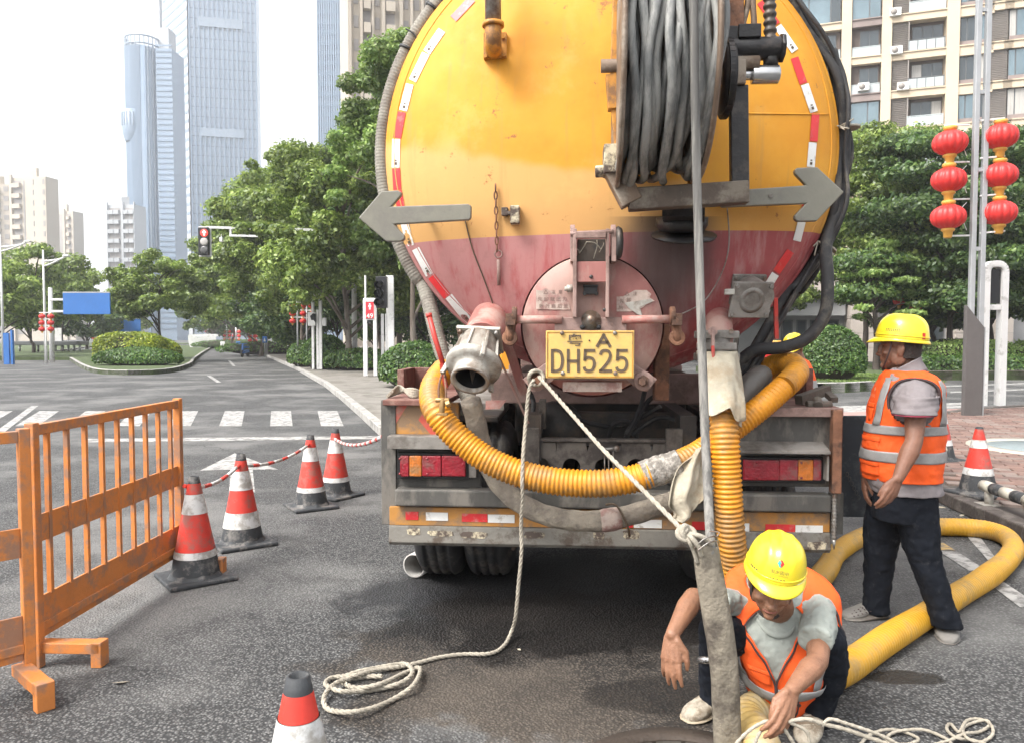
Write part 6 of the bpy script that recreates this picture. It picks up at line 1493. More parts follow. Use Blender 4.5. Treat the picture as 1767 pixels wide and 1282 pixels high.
# distant lantern poles --------------------------------------------------------------------
def far_pole(lab, u, d, vtop, ys, R0, side=12, pole='pole_grey', group='lantern poles along the avenue', z0=.15, ll=''):
    base = Vector((X(u,d),d,z0)); t = thing('lantern_post', lab, 'lamp post', base, 0, group); zt = at(u,vtop,d).z-z0
    b = MB(); b.cyl((0,0,0),(0,0,zt),px(2.6,d)*.7,px(2.6,d)*.5,n=10); b.build('pole', M[pole], t)
    for v in ys:
        for s in (-1,1):
            q = at(u+s*side,v,d); lantern_thing(R0, ll + (', left row ' if s < 0 else ', right row ') + ('highest','middle','lowest')[ys.index(v)], 'red lanterns on distant avenue poles', q)
        b = MB(); z = at(u,v,d).z-z0+.03; b.bar((-px(side+3,d),0,z),(px(side+3,d),0,z),.05,.05); b.build('cross_arm', M['white_metal'], t)
    return t
far_pole('thin lantern post left of the white signal gantry', 514, 36, 500, (523,536,549), .15, 9, ll='small red lantern left of the signal gantry')
far_pole('dark lantern post standing further left in the avenue', 461, 58, 430, (548,558,568), .21, 6.5, 'pole_grey', ll='small red lantern on the dark post left of the bushes')
far_pole('second lantern post close behind the white signal gantry', 530, 37, 512, (524,537,550), .13, 7, ll='red lantern crowding behind the white signal gantry')
for u, d, lab in ((408,100,'faint lantern post right of the curved screen'),(392,120,'farther lantern post by the curved screen'),(436,84,'faint lantern post under the dark tree'),(360,140,'faintest lantern post at the far end')):
    far_pole(lab, u, d, 560, (570,577,584), .24, 4.5, 'pole_grey', ll=f'tiny red lantern on the {lab.replace("lantern post","post")}')
far_pole('lamp post with lanterns left of the blue panel', 80, 40, 548, (541,552,563), .16, 7.5, 'white_metal', ll='small red lantern on the lamp post left of the blue panel')
for u, d in ((174,95),(166,105)): far_pole('lantern post behind the yellow hedge, left side' if u == 174 else 'lantern post behind the left hedge end, nearer the blue panel', u, d, 565, (572,581,590), .24, 4, ll='tiny red lantern behind the left end of the yellow hedge' if u == 174 else 'tiny red lantern near the bus shelter')
# street lamps
def lamp(lab, u, d, vtop, vbase_z, aw):
    base = Vector((X(u,d),d,vbase_z)); t = thing('street_lamp', lab, 'street lamp', base, 0, 'street lamps on the far left'); z = at(u,vtop,d).z - vbase_z
    b = MB(); b.cyl((0,0,0),(0,0,z),px(3.4,d)*.75,px(2.2,d)*.6,n=12); b.build('pole', M['white_metal'], t)
    for k, dz in enumerate((0,.25)):
        b = MB(); b.tube(catmull([(0,0,z*.90-dz),(px(aw*.35,d),0,z*.90+.05-dz*.6),(px(aw*.7,d),0,z*.90+px(4,d)),(px(aw,d),0,z*.90+px(11,d))],6),.05,8); b.build('arm', M['white_metal'], t)
    b = MB(); b.box((px(aw*.95,d),0,z*.90+px(9.5,d)),(px(10,d),.25,.08)); b.build('lamp_head', M['white_metal'], t, .02); return t
lamp('street lamp with curved arms cut close to the left edge', 6, 46, 405, .1, 50)
lamp('street lamp rising behind the left lantern post', 79, 41, 432, .1, 42)
# blue panels
def panel_sign(lab, u0, v0, u1, v1, d, upole):
    base = Vector((X(upole,d),d,.1)); t = thing('blue_road_sign', lab, 'road sign', base); w = lambda u, v: at(u,v,d)-base
    b = MB(); a, c = w(u0,v0), w(u1,v1); b.span((a.x,-.05,c.z),(c.x,.05,a.z)); b.build('board', M['sign_blue'], t, .02)
    b = MB(); b.span((a.x,-.055,a.z),(c.x,.05,a.z+.06)); b.build('top_edge', M['pole_grey'], t)
    b = MB(); b.cyl((0,.2,0),(0,.2,a.z+.3),.13,.1,n=12); b.build('pole', M['white_metal'], t)
    b = MB(); b.bar((0,.12,a.z-.3*(a.z-c.z)),((a.x+c.x)/2,.12,a.z-.3*(a.z-c.z)),.1,.12); b.bar((0,.12,a.z-.85*(a.z-c.z)),((a.x+c.x)/2,.12,a.z-.85*(a.z-c.z)),.1,.12); b.build('arm', M['white_metal'], t)
panel_sign('large blank blue road sign over the far left road', 109, 506, 191, 543, 43, 86)
panel_sign('smaller blank blue road sign half behind the median tree', 196, 551, 243, 572, 85, 150)
# bus shelter, blue hoarding, white curved screen, little signs
sp_ = Vector((X(95,70),70,.15)); t = thing('bus_shelter', 'dark flat roofed bus shelter under the trees on the left', 'shelter', sp_); w = lambda u, v: at(u,v,70)-sp_
b = MB(); a = w(30,589); c = w(142,596); b.span((a.x,-1,c.z),(c.x,1.2,a.z)); b.build('roof', M['frame_dark'], t, .05)
for u in (34,60,66,96,108,118,128,138): q = w(u,600); b = MB(); b.cyl((q.x,0,0),(q.x,0,c.z),.09,n=8); b.build('post', M['pole_grey'], t)
b = MB(); q = w(98,602); b.span((w(93,600).x,.2,.5),(w(104,600).x,.3,2.1)); b.build('poster_panel', M['white_metal'], t)
sp_ = Vector((X(14,40),40,.1)); t = thing('blue_hoarding', 'blue hoarding post at the far left edge', 'sign', sp_); w = lambda u, v: at(u,v,40)-sp_
b = MB(); a = w(6,575); c = w(17,620); b.span((a.x,-.05,0),(c.x,.05,a.z)); b.span((w(18.5,575).x,-.05,0),(w(22,575).x,.1,w(20,570).z)); b.build('board', M['sign_blue'], t)
sp_ = Vector((X(350,95),95,.1)); t = thing('curved_screen', 'white curved screen of leaning slats at the far end of the avenue', 'screen', sp_); w = lambda u, v, dy=0.0: at(u,v,95+dy)-sp_
for k in range(13):
    u = 327 + k*3.6; v0 = 578 + 3*math.sin(k*.4); b = MB(); a = w(u,v0+2); c = w(u+4,600); m = w(u+1.0+math.sin(k*.5)*1.0,590); b.bar(a, m, .24, .3); b.bar(m, c, .24, .3); b.build('slat', M['white_metal'], t)
b = MB(); b.bar(w(326,580),w(376,579),.25,.3); b.build('top_rail', M['white_metal'], t)
for i, (u, v0, v1, d, m, lab) in enumerate(((457,581,592,52,'sign_blue','small blue parking sign under the left lantern trees'),(384,590,606,70,'white_metal','small white road sign beyond the curved screen'),(411,590,606,66,'sign_blue','small dark blue road sign left of the bushes'),(500,592,600,50,'white_metal','low white notice plate left of the round bushes'))):
    sp_ = Vector((X(u,d),d,.12)); t = thing('road_sign', lab, 'road sign', sp_, 0, 'small road signs on the left verge'); a = at(u-4,v0,d)-sp_; c = at(u+4,v1,d)-sp_
    b = MB(); b.span((a.x,-.03,c.z),(c.x,.03,a.z)); pl__ = b.build('plate', M[m], t, .02); b = MB(); b.cyl((0,.06,0),(0,.06,a.z),.04,n=8); b.build('post', M['pole_grey'], t)
    b = MB(); b.prism([(a.x*.5,-.036,c.z+(a.z-c.z)*.2),(c.x*.5,-.036,c.z+(a.z-c.z)*.2),(0,-.036,c.z+(a.z-c.z)*.8)],(0,.005,0)); b.build('symbol', M['white_metal'] if m == 'sign_blue' else M['screen'], pl__)
# far scooter rider on the avenue
d = 58; sp_ = Vector((X(423,d),d,0)); t = thing('motor_scooter', 'tiny motor scooter coming down the far avenue', 'scooter', sp_)
for y in (-.6,.6): b = MB(); b.lathe([(.15,-.05),(.26,-.05),(.26,.05),(.15,.05)],(0,y,.26),(1,0,0),16); b.build('wheel', M['rubber'], t)
b = MB(); b.bar((0,-.45,.35),(0,.6,.42),.25,.18); b.box((0,.25,.72),(.26,.7,.12)); b.bar((0,-.5,.35),(0,-.42,.95),.22,.12); b.bar((-.3,-.42,.98),(.3,-.42,.98),.04); b.build('body', M['sign_blue'], t, .03)
# parked car behind the hedge
sp_ = Vector((X(1660,33.5),33.5,.0)); t = thing('parked_car', 'dark car whose roof shows just above the long hedge', 'car', sp_, R(3)); b = MB(); prof = [(-2.1,.35),(-2.1,.8),(-1.7,.95),(-1.1,1.02),(-.55,1.42),(.5,1.46),(1.2,1.05),(2.0,.92),(2.1,.35)]
b.prism([(x,-.8,z) for x, z in prof],(0,1.6,0)); body = b.build('body', mat('dark car paint', (.035,.037,.042), .25, .2, coat=.6), t, .08, 3); b = MB(); b.prism([(-1.0,-.805,1.04),(-.52,-.79,1.36),(.46,-.79,1.39),(1.05,-.805,1.06)],(0,.01,0)); b.build('side_window', M['pane_dark'], t)
for x in (-1.3,1.3):
    for y in (-.72,.72): b = MB(); b.lathe([(.2,-.1),(.32,-.1),(.32,.1),(.2,.1)],(x,y,.32),(0,1,0),18); b.build('wheel', M['rubber'], t)
# little lantern strings under the right trees
for i, (u, v) in enumerate(((1552,518),(1580,528),(1632,516),(1643,541))):
    o = lantern_thing(.26, ('faded red lantern in the shade above the hard hat, leftmost of the four','faded red lantern just right of the hard hat peak','faded orange lantern between the hard hat and the grey pillar, highest','faded red lantern hanging lowest left of the grey pillar')[i], 'faded lanterns under the right trees', at(u, v-8, 34.5))
    b = MB(); b.cyl((0,0,0),(0,0,1.2),.012,n=5); b.build('cord', M['ink'], o)
# round red lantern and its yellow-green neighbour seen behind the truck side
lantern_thing(.24, 'red lantern just behind the right flank of the tank', 'lanterns near the truck side', at(1338,588,13))
# ================================================================= hoses, rags and ropes
W = lambda u, v, y: TR @ tl(u, v, y)
def hose_thing(name, label, cat='hose'): return thing(name, label, cat, (0,0,0))
# yellow hose slung across the back of the truck
t = hose_thing('suction_hose', 'bright yellow ribbed hose slung in a long curve across the truck bumper')
pA = [W(766,640,.10), W(748,668,-.12), W(750,702,-.30), W(774,738,-.34), W(824,782,-.36), W(884,812,-.38), W(952,829,-.40), W(1030,834,-.42), W(1092,826,-.42), W(1122,816,-.42)]
corrugated(catmull(pA, 10), .066, .0052, .0225).build('ribbed_wall', M['yellow_hose'], t)
pB = [W(1108,820,-.42), W(1140,810,-.41), W(1172,800,-.40)]
b = MB(); q = resample(catmull(pB, 6), .008); b.tube(q, [.072 + random.uniform(-.002,.004) for _ in q], 18); b.build('wire_binding', mat('grey tape and wire binding', (.21,.19,.165), .7, 0, .3, 30, .6, 90, (.4,.37,.33), .5, 30), t)
pC = [W(1160,803,-.40), W(1205,782,-.33), W(1262,742,-.22), W(1316,700,-.16), W(1352,668,-.10), W(1374,645,.0), W(1366,629,.14), W(1340,630,.26), W(1300,650,.34)]
corrugated(catmull(pC[:5], 10), .060, .005, .0225).build('ribbed_wall', M['yellow_hose'], t)
M['yellow_hose_oily'] = mat('oil stained yellow hose', (.55,.24,.02), .45, 0, .18, 4, .08, 60, (.24,.11,.025), .62, 3.2)
corrugated(catmull(pC[4:], 12), .064, .0018, .0225).build('bend', M['yellow_hose_oily'], t)
# muddy grey hose hanging under it
t = hose_thing('drain_hose', 'muddy grey hose drooping below the bright yellow hose')
pts = [W(812,690,-.20), W(822,730,-.16), W(836,785,-.12), W(862,835,-.14), W(905,872,-.18), W(965,894,-.22), W(1035,898,-.24), W(1095,886,-.22), W(1150,868,-.16), W(1205,850,-.06), W(1240,838,.05)]
q = resample(catmull(pts, 8), .02); b = MB(); b.tube(q, [.054 + .0015*math.sin(i*1.1) for i in range(len(q))], 18); b.build('hose_wall', M['grey_hose'], t)
i0 = min(range(len(q)), key=lambda i: (q[i]-W(1052,896,-.23)).length); b = MB(); b.tube(q[i0-2:i0+4], [.057,.061,.060,.061,.059,.056], 18); b.build('clamp_band', M['label'], t)
b = MB(); b.tube(catmull([W(1046,870,-.26), W(1064,872,-.30), W(1082,905,-.30), W(1086,925,-.25)],5), .006, 6); b.build('tie_wire', M['ink'], t)
# ribbed hose running down from the valve
t = hose_thing('down_hose', 'yellow ribbed hose standing upright from the cloth wrapped valve to the road')
pts = [W(1238,625,-.14), W(1246,680,-.30), W(1250,740,-.38), W(1254,810,-.40), W(1258,880,-.40), W(1264,950,-.38), W(1272,1010,-.30), W(1292,1058,-.10), W(1330,1058,.18)]
pts[-2].z = .16; pts[-1].z = .075
corrugated(catmull(pts, 10), .066, .0058, .0235, 22).build('ribbed_wall', M['yellow_hose'], t)
# worn yellow hose in a loop on the road and into the manhole
t = hose_thing('road_hose', 'worn yellow suction hose looping over the road past the standing man into the manhole')
pix = [(1350,1043),(1395,1015),(1424,985),(1446,952),(1490,925),(1540,913),(1600,909),(1652,909),(1700,913),(1736,925),(1749,945),(1736,968),(1700,997),(1655,1025),(1600,1060),(1530,1103),(1462,1150),(1400,1178),(1340,1208),(1290,1238)]
pts = [gnd(u, v, .070) for u, v in pix]; e = pts[-1]; pts += [Vector((MH.x+.30,MH.y+.16,.055)), Vector((MH.x+.16,MH.y+.06,-.10)), Vector((MH.x+.08,MH.y,-.6))]
path = catmull(pts, 12); q = resample(path, .0065); cut = min(range(len(q)), key=lambda i: (q[i]-gnd(1360,1198,.07)).length)
rr = [.0675 + .0017*math.sin(i*1.57) + .0022*math.sin(i*.021) + .0015*math.sin(i*.057+1) for i in range(len(q))]
b = MB(); b.tube(q[:cut+1], rr[:cut+1], 20); b.build('hose_wall', M['yellow_hose_worn'], t)
M['tan_hose'] = mat('dusty tan ribbed hose', (.48,.33,.11), .6, 0, .2, 6, .1, 60, (.42,.33,.2), .55, 5)
b = MB(); b.tube(q[cut:], [.069 + .0032*math.sin(i*1.25) for i in range(len(q)-cut)], 20); b.build('ribbed_end', M['tan_hose'], t)
# canvas layflat hose standing in the manhole
t = hose_thing('layflat_hose', 'muddy grey canvas hose hung upright by a rope over the manhole')
ct = [(1218,940),(1222,975),(1233,1040),(1243,1100),(1250,1160),(1253,1220),(1256,1282),(1257,1330)]; lw = [21,24,25.5,25.5,24.5,24.5,24.5,24.5]
P = [at(u, v, 2.78 + .0*i) for i, (u, v) in enumerate(ct)]; P = catmull(P, 8); b = MB(); n = 28; vs = []; m_ = len(P); rr = random.Random(2)
for i, p in enumerate(P):
    wv = np.interp(i/(m_-1)*(len(lw)-1), range(len(lw)), lw); wr = px(wv, 2.78); dr = wr*.58
    for k in range(n):
        a = 2*PI*k/n; c_, s_ = math.cos(a), math.sin(a); dn = 1 + .05*math.sin(i*.45+k) + .03*math.sin(i*1.3+2*k)
        vs.append(p + Vector((math.copysign(abs(c_)**.85,c_)*wr*(1+.012*math.sin(i*.7)), math.copysign(abs(s_)**.8,s_)*dr*dn, (.008*math.sin(3*a)+.006*math.sin(7*a) if i == 0 else 0))))
fs = [(i*n+k,i*n+(k+1)%n,(i+1)*n+(k+1)%n,(i+1)*n+k) for i in range(m_-1) for k in range(n)]
b.add(vs, fs, True); fh = b.build('canvas_wall', M['flat_hose'], t); md_ = fh.modifiers.new('thick','SOLIDIFY'); md_.thickness = .006
for pl in (((1211,985),(1205,1010)), ((1262,1082),(1266,1092))): pass
b = MB(); b.cyl(at(1206,1138,2.95), at(1232,1138,2.92), .014, n=14); b.build('steel_pipe_end', M['chrome'], t)
# rags ---------------------------------------------------------------------------------
def rag(label, rows, seed, amp=.02, th=.004):
    """cloth sheet given as rows of points"""
    rr = random.Random(seed); nr = len(rows); G = [catmull(r, 6) for r in rows]; nc = len(G[0]); cols = [catmull([G[i][j] for i in range(nr)], 5) for j in range(nc)]; nr2 = len(cols[0])
    vs = []; ph = rr.uniform(0,6)
    for j in range(nc):
        for i in range(nr2):
            f = amp*(math.sin(j*.9+ph+i*.12) + .7*math.sin(j*2.1+ph*2-i*.2) + .35*math.sin(i*.8+j*.3) + .3*math.sin(j*3.3-i*.5)); vs.append(cols[j][i] + Vector((.2*f, -f, .15*f)))
    b = MB(); b.add(vs, [(j*nr2+i, j*nr2+i+1, (j+1)*nr2+i+1, (j+1)*nr2+i) for j in range(nc-1) for i in range(nr2-1)], True)
    o = b.build('rag', M['cloth'], None, label=label, cat='rag'); m = o.modifiers.new('thick','SOLIDIFY'); m.thickness = th; s = o.modifiers.new('sub','SUBSURF'); s.levels = 1; s.render_levels = 1; return o
y_ = -.46
rag('cream rag hanging from the joint of the slung hose', [[W(1200,782,y_), W(1208,770,y_-.05), W(1218,772,y_)], [W(1166,808,y_), W(1190,815,y_-.03), W(1218,805,y_)], [W(1150,868,y_), W(1180,858,y_-.04), W(1216,846,y_)], [W(1164,884,y_), W(1186,890,y_-.03), W(1206,866,y_)], [W(1162,893,y_), W(1180,902,y_-.02), W(1190,885,y_)]], 3, .02)
b = MB(); vs = []; n = 30; rows_ = [(1238,606,32),(1240,625,33),(1243,650,31),(1246,672,31),(1248,684,32),(1250,692,31)]
ctr = [(W(u, v, -.15-.045*i), px(w_*1.12, 4.0)) for i, (u, v, w_) in enumerate(rows_)]
for i, (c, r) in enumerate(ctr):
    for k in range(n):
        a = 2*PI*k/n; rr_ = r*(1 + .06*math.sin(5*a+i*.9) + .06*math.sin(9*a-i*1.4) + .03*math.sin(14*a+i*2)) * .97; dz = (.05*math.sin(a+.6) + .02*math.sin(3*a))*(i >= 4) - (.07 if i == 5 and math.cos(a) > .3 else 0)
        vs.append(c + Vector((math.cos(a)*rr_, math.sin(a)*rr_, dz)))
b.add(vs, [(i*n+k,i*n+(k+1)%n,(i+1)*n+(k+1)%n,(i+1)*n+k) for i in range(len(ctr)-1) for k in range(n)], True)
o = b.build('rag', M['cloth'], None, label='cream cloth wrapped round the hose at the red handled valve', cat='rag'); o.modifiers.new('s','SUBSURF').render_levels = 2; m = o.modifiers.new('t','SOLIDIFY'); m.thickness = .004
rag('strip of cream cloth trailing down beside the wrapped valve', [[W(1262,640,-.24),W(1270,640,-.25),W(1276,650,-.2)],[W(1268,690,-.29),W(1273,690,-.30),W(1279,695,-.25)],[W(1273,735,-.31),W(1276,735,-.32),W(1279,738,-.28)]], 5, .003)
b = MB(); q = catmull([W(1270,705,-.02), W(1292,670,-.0), W(1312,650,.05), W(1318,648,.12)], 6); b.tube(q, [.05,.066,.07,.07,.07,.07,.07,.07,.068,.066,.066,.066,.064,.06,.055,.05,.04,.03,.01][:len(q)], 16)
b.build('tarp_roll', mat('dark grey rubber sheet roll', (.12,.11,.10), .45, 0, .25, 6, .3, 20), None, label='dark grey rolled rubber sheet beside the yellow hose bend', cat='roll')
def twist(b, q, r):
    """three laid strands wound round one another"""
    if r < .008: b.tube(q, [r*(1+.12*math.sin(i*1.25)) for i in range(len(q))], 8); return
    for s_ in range(3):
        P = []
        for i, p in enumerate(q):
            t = (q[min(i+1,len(q)-1)] - q[max(i-1,0)]).normalized(); u = t.cross(Vector((.3,.2,1))); u = u.normalized() if u.length > .05 else t.orthogonal().normalized(); w = t.cross(u); a = i*.62 + s_*2*PI/3
            P.append(p + (u*math.cos(a) + w*math.sin(a))*r*.5)
        b.tube(P, r*.60, 6)
# ropes -----------------------------------------------------------------------------------
def rope(name, label, pts, r, m='rope', cat='rope', per=8):
    q = resample(catmull(pts, per), r*.9); b = MB(); twist(b, q, r); o = b.build(name, M[m], None); return tag(o, label, cat) if label else o
p = [W(922,655,-.33), W(913,672,-.34), W(908,720,-.36), W(903,780,-.42), W(901,830,-.46), W(902,860,-.44), W(899,905,-.40), W(900,950,-.40), W(895,1005,-.40), W(890,1060,-.38)]
p += [gnd(884,1085,.05), gnd(870,1113,.013), gnd(845,1127,.013), gnd(800,1128,.013), gnd(760,1133,.013), gnd(725,1142,.013), gnd(690,1150,.013)]
rope('rope', 'dirty rope hanging from the left manhole bolt down to the coil on the road', p, .0095)
ck = []; rr = random.Random(8)
for i, (u, v) in enumerate(((690,1150),(650,1155),(610,1165),(575,1168),(562,1180),(590,1192),(640,1190),(690,1178),(712,1160),(700,1145),(660,1150),(612,1160),(590,1172),(612,1186),(655,1180),(700,1160),(725,1152),(715,1180),(680,1205),(640,1222),(600,1228),(565,1222),(560,1200),(580,1178),(620,1168),(660,1166))):
    ck.append(gnd(u, v, .014 + .012*(i % 3)))
rope('rope_coil', 'loose coil of pale rope lying on the road left of the truck', ck, .0105)
ty = -.33
t = thing('rope_line', 'taut cream rope from the manhole bolt down to the canvas hose', 'rope', (0,0,0))
a = W(930,650,ty); c = at(1186,922,2.80); b = MB(); q = resample([a, a.lerp(c,.5)+Vector((0,0,-.02)), c], .012); twist(b, q, .0094); b.build('line', M['rope'], t)
b = MB(); 
for k in range(4):
    cc = W(925,652,-.30+.012*k); b.tube([cc + Vector((math.cos(s)*.037,.01*math.sin(2*s+k),math.sin(s)*.037)) for s in [2*PI*i/18 for i in range(18)]], .011, 7, closed=True)
b.build('bolt_wrap', M['rope'], t)
kc = at(1184,920,2.76); b = MB()
for k, (rx, rz, ph) in enumerate(((.030,.020,0),(.022,.028,.8),(.032,.016,1.6),(.018,.022,2.4))):
    b.tube([kc + Vector((math.cos(s)*rx*math.cos(ph)-.3*math.sin(s)*rz*math.sin(ph), .012*math.sin(s+ph*2), math.sin(s)*rz)) for s in [2*PI*i/18 for i in range(18)]], .0105, 7, closed=True)
b.build('knot', M['rope'], t)
b = MB(); b.tube(catmull([kc, at(1200,922,2.74), at(1216,928,2.74), at(1228,938,2.75)],6), .009, 7); b.tube(catmull([kc, at(1196,930,2.73), at(1206,944,2.73), at(1210,958,2.74)],6), .009, 7); b.tube(catmull([kc, at(1190,935,2.74), at(1196,948,2.75), at(1203,970,2.76)],6), .008, 7); b.build('loop', M['rope'], t)
b = MB(); b.tube(catmull([at(1198,946,2.73), at(1214,930,2.72), at(1234,925,2.74), at(1241,938,2.78)],6), .0028, 6); b.tube(catmull([at(1203,950,2.72), at(1222,936,2.72), at(1238,932,2.74)],6), .0028, 6); b.tube(catmull([at(1236,926,2.74), at(1241,918,2.74), at(1224,916,2.75)],5), .0022, 5); b.build('iron_wire', M['steel'], t)
# white cords that the crouching man gathers
HY = 2.62
cords = [[(1262,1292),(1290,1262),(1318,1245),(1336,1244),(1349,1246)], [(1298,1295),(1312,1262),(1334,1252),(1352,1248)], [(1350,1246),(1353,1256),(1362,1270),(1376,1292)],
         [(1360,1244),(1392,1240),(1420,1248),(1460,1258),(1500,1272),(1560,1292)], [(1364,1246),(1392,1262),(1398,1292)], [(1418,1252),(1432,1240),(1462,1248),(1520,1268),(1560,1290)]]
for i, c in enumerate(cords):
    rope('cord', ('white cord running from the crouching man\'s fingers to the bottom edge, leftmost','second white cord from the left under the crouching man\'s hand','white cord loop hanging straight below the crouching man\'s hand','long white cord running right from the crouching man\'s hand','short white cord dropping right of the hanging loop','white cord bowing above the long one on the right')[i], [at(u, v, HY - .0 if v < 1240 else HY + .0) for u, v in c], .0062 if i != 3 else .0075, 'cord' if 'cord' in M else 'rope')
cp = [(1612,1284),(1640,1276),(1665,1265),(1690,1262),(1708,1250),(1700,1242),(1680,1246),(1662,1256),(1668,1272),(1690,1280),(1712,1268),(1710,1250),(1690,1240),(1668,1243),(1655,1262),(1640,1248),(1634,1258),(1650,1272),(1676,1276),(1700,1284),(1660,1296)]
cq = [(1480,1290),(1500,1268),(1530,1258),(1560,1262),(1585,1275),(1560,1284),(1530,1276),(1545,1262),(1590,1258),(1625,1270),(1640,1284),(1600,1296)]
rope('cord_coil', 'small white cord loops between the crouching man and the bottom right coil', [gnd(u, v, .010+.007*(i % 3)) for i, (u, v) in enumerate(cq)], .0062)
rope('cord_coil', 'small coil of white cord at the bottom right of the road', [gnd(u, v, .010+.008*(i % 3)) for i, (u, v) in enumerate(cp)], .0062)
# ================================================================= people
M['skin'] = mat('tanned skin', (.255,.125,.072), .5, 0, .16, 22, .22, 120, (.21,.095,.052), .25, 16, sub=.05)
M['skin_dark'] = mat('deep tanned skin', (.215,.103,.066), .5, 0, .12, 22, .18, 120, (.17,.078,.05), .12, 16, sub=.08)
M['skin_shade'] = mat('lip skin', (.26,.095,.07), .5, 0, .08, 20)
M['hair'] = mat('short black hair', (.028,.02,.017), .7, 0, .3, 40, .4, 200)
M['vest'] = mat('orange safety cloth', (.86,.105,.010), .75, 0, .09, 5, .35, 14)
M['vest_trim'] = mat('dark vest binding', (.05,.03,.03), .8)
M['reflect'] = mat('silver grey reflective strip', (.29,.285,.28), .5, .1, .12, 9, .2, 30)
M['shirt_grey'] = mat('grey polo cloth', (.225,.20,.205), .85, 0, .09, 5, .35, 16)
M['shirt_mint'] = mat('pale grey green shirt', (.31,.335,.305), .85, 0, .1, 5, .4, 16)
M['trousers'] = mat('black blue trousers', (.007,.009,.014), .85, 0, .3, 4, .4, 12, (.035,.036,.04), .12, 18, spec=.2)
M['shoe_grey'] = mat('grey perforated clog', (.19,.18,.165), .8, 0, .15, 12, .2, 60)
M['shoe_white'] = mat('muddy white shoe', (.38,.34,.275), .85, 0, .22, 9, .35, 40, (.17,.135,.095), .6, 11)
M['helmet'] = mat('yellow hard hat plastic', (.83,.66,.030), .28, 0, .04, 6, spec=.5, coat=.3)
M['red_print'] = mat('red print', (.55,.03,.02), .5); M['teal_print'] = mat('teal print', (.03,.30,.30), .5); M['grey_print'] = mat('dull black print', (.09,.085,.05), .6); M['pale_print'] = mat('pale orange print', (.90,.36,.20), .6)

class Loft:
    """closed tube through rings (centre, X half axis, Y half axis), front = -Y side"""
    def __init__(s, rings): s.r = [(Vector(c), Vector(x), Vector(y)) for c, x, y in rings]; s.n = len(rings)
    def ring(s, t):
        t = min(max(t,0),1)*(s.n-1); i = min(int(t), s.n-2); f = t-i; out = []
        for j in range(3):
            p0, p1, p2, p3 = (s.r[max(i-1,0)][j], s.r[i][j], s.r[i+1][j], s.r[min(i+2,s.n-1)][j])
            out.append(.5*((2*p1)+(p2-p0)*f+(2*p0-5*p1+4*p2-p3)*f*f+(3*p1-p0-3*p2+p3)*f**3))
        return out
    def pt(s, t, a, off=0.0, fold=0.0, seed=0):
        c, x, y = s.ring(t); X_ = x + x.normalized()*off; Y_ = y + y.normalized()*off; ca, sa = math.cos(a), math.sin(a)
        e = .88; p = c + X_*math.copysign(abs(ca)**e, ca) + Y_*math.copysign(abs(sa)**e, sa)
        if fold:
            f = math.sin(a*3+t*9+seed) + .7*math.sin(a*5-t*17+seed*2) + .5*math.sin(t*41+a*2+seed); p += (p-c).normalized()*fold*f
        return p
    def closed(s, b, n=24, m=16, off=0.0, fold=0.0, seed=0, mi=0):
        vs = [s.pt(i/m, 2*PI*k/n, off, fold, seed) for i in range(m+1) for k in range(n)]
        fs = [(i*n+k,i*n+(k+1)%n,(i+1)*n+(k+1)%n,(i+1)*n+k) for i in range(m) for k in range(n)]
        fs += [tuple(reversed(range(n))), tuple(m*n+k for k in range(n))]
        b.add(vs, fs, True, mi); return b
    def patch(s, b, t0, t1, a0, a1, off=0.0, nt=14, na=30, fold=0.0, seed=0, hole=None):
        """a0/a1: numbers or functions of t; closed ring if a1-a0 is a full turn"""
        g = lambda q, t: q(t) if callable(q) else q; vs = []
        for i in range(nt+1):
            t = t0 + (t1-t0)*i/nt; A, B = g(a0,t), g(a1,t)
            for k in range(na+1): vs.append(s.pt(t, A+(B-A)*k/na, off, fold, seed))
        w = na+1; inh = lambda i, k: hole and ((t0+(t1-t0)*(i+.5)/nt-hole[0])/hole[2])**2 + ((g(a0,0)+(g(a1,0)-g(a0,0))*(k+.5)/na-hole[1])/hole[3])**2 < 1
        b.add(vs, [(i*w+k,i*w+k+1,(i+1)*w+k+1,(i+1)*w+k) for i in range(nt) for k in range(na) if not inh(i,k)], True); return b
def folds(o, st, sc):
    tx = bpy.data.textures.get('f%g' % sc) or bpy.data.textures.new('f%g' % sc, 'CLOUDS'); tx.noise_scale = sc; tx.noise_depth = 2; d = o.modifiers.new('d','DISPLACE'); d.texture = tx; d.strength = st; d.mid_level = .5
def thick(o, th, offset=1.0):
    if o.name.split('.')[0] in ('safety_vest','reflective_strip','chest_pocket','hip_pocket','pocket_flap'): folds(o, .016, .085); folds(o, .006, .03)
    m = o.modifiers.new('thick','SOLIDIFY'); m.thickness = th; m.offset = offset; return o
def rcone(b, p, q, r1, r2, n=14):
    b.tube([p, q], [r1, r2], n); b.ball(p, r1, n, 8); b.ball(q, r2, n, 8)
def chain_(b, pts, rs, n=12):
    for i in range(len(pts)-1): rcone(b, Vector(pts[i]), Vector(pts[i+1]), rs[i], rs[i+1], n)
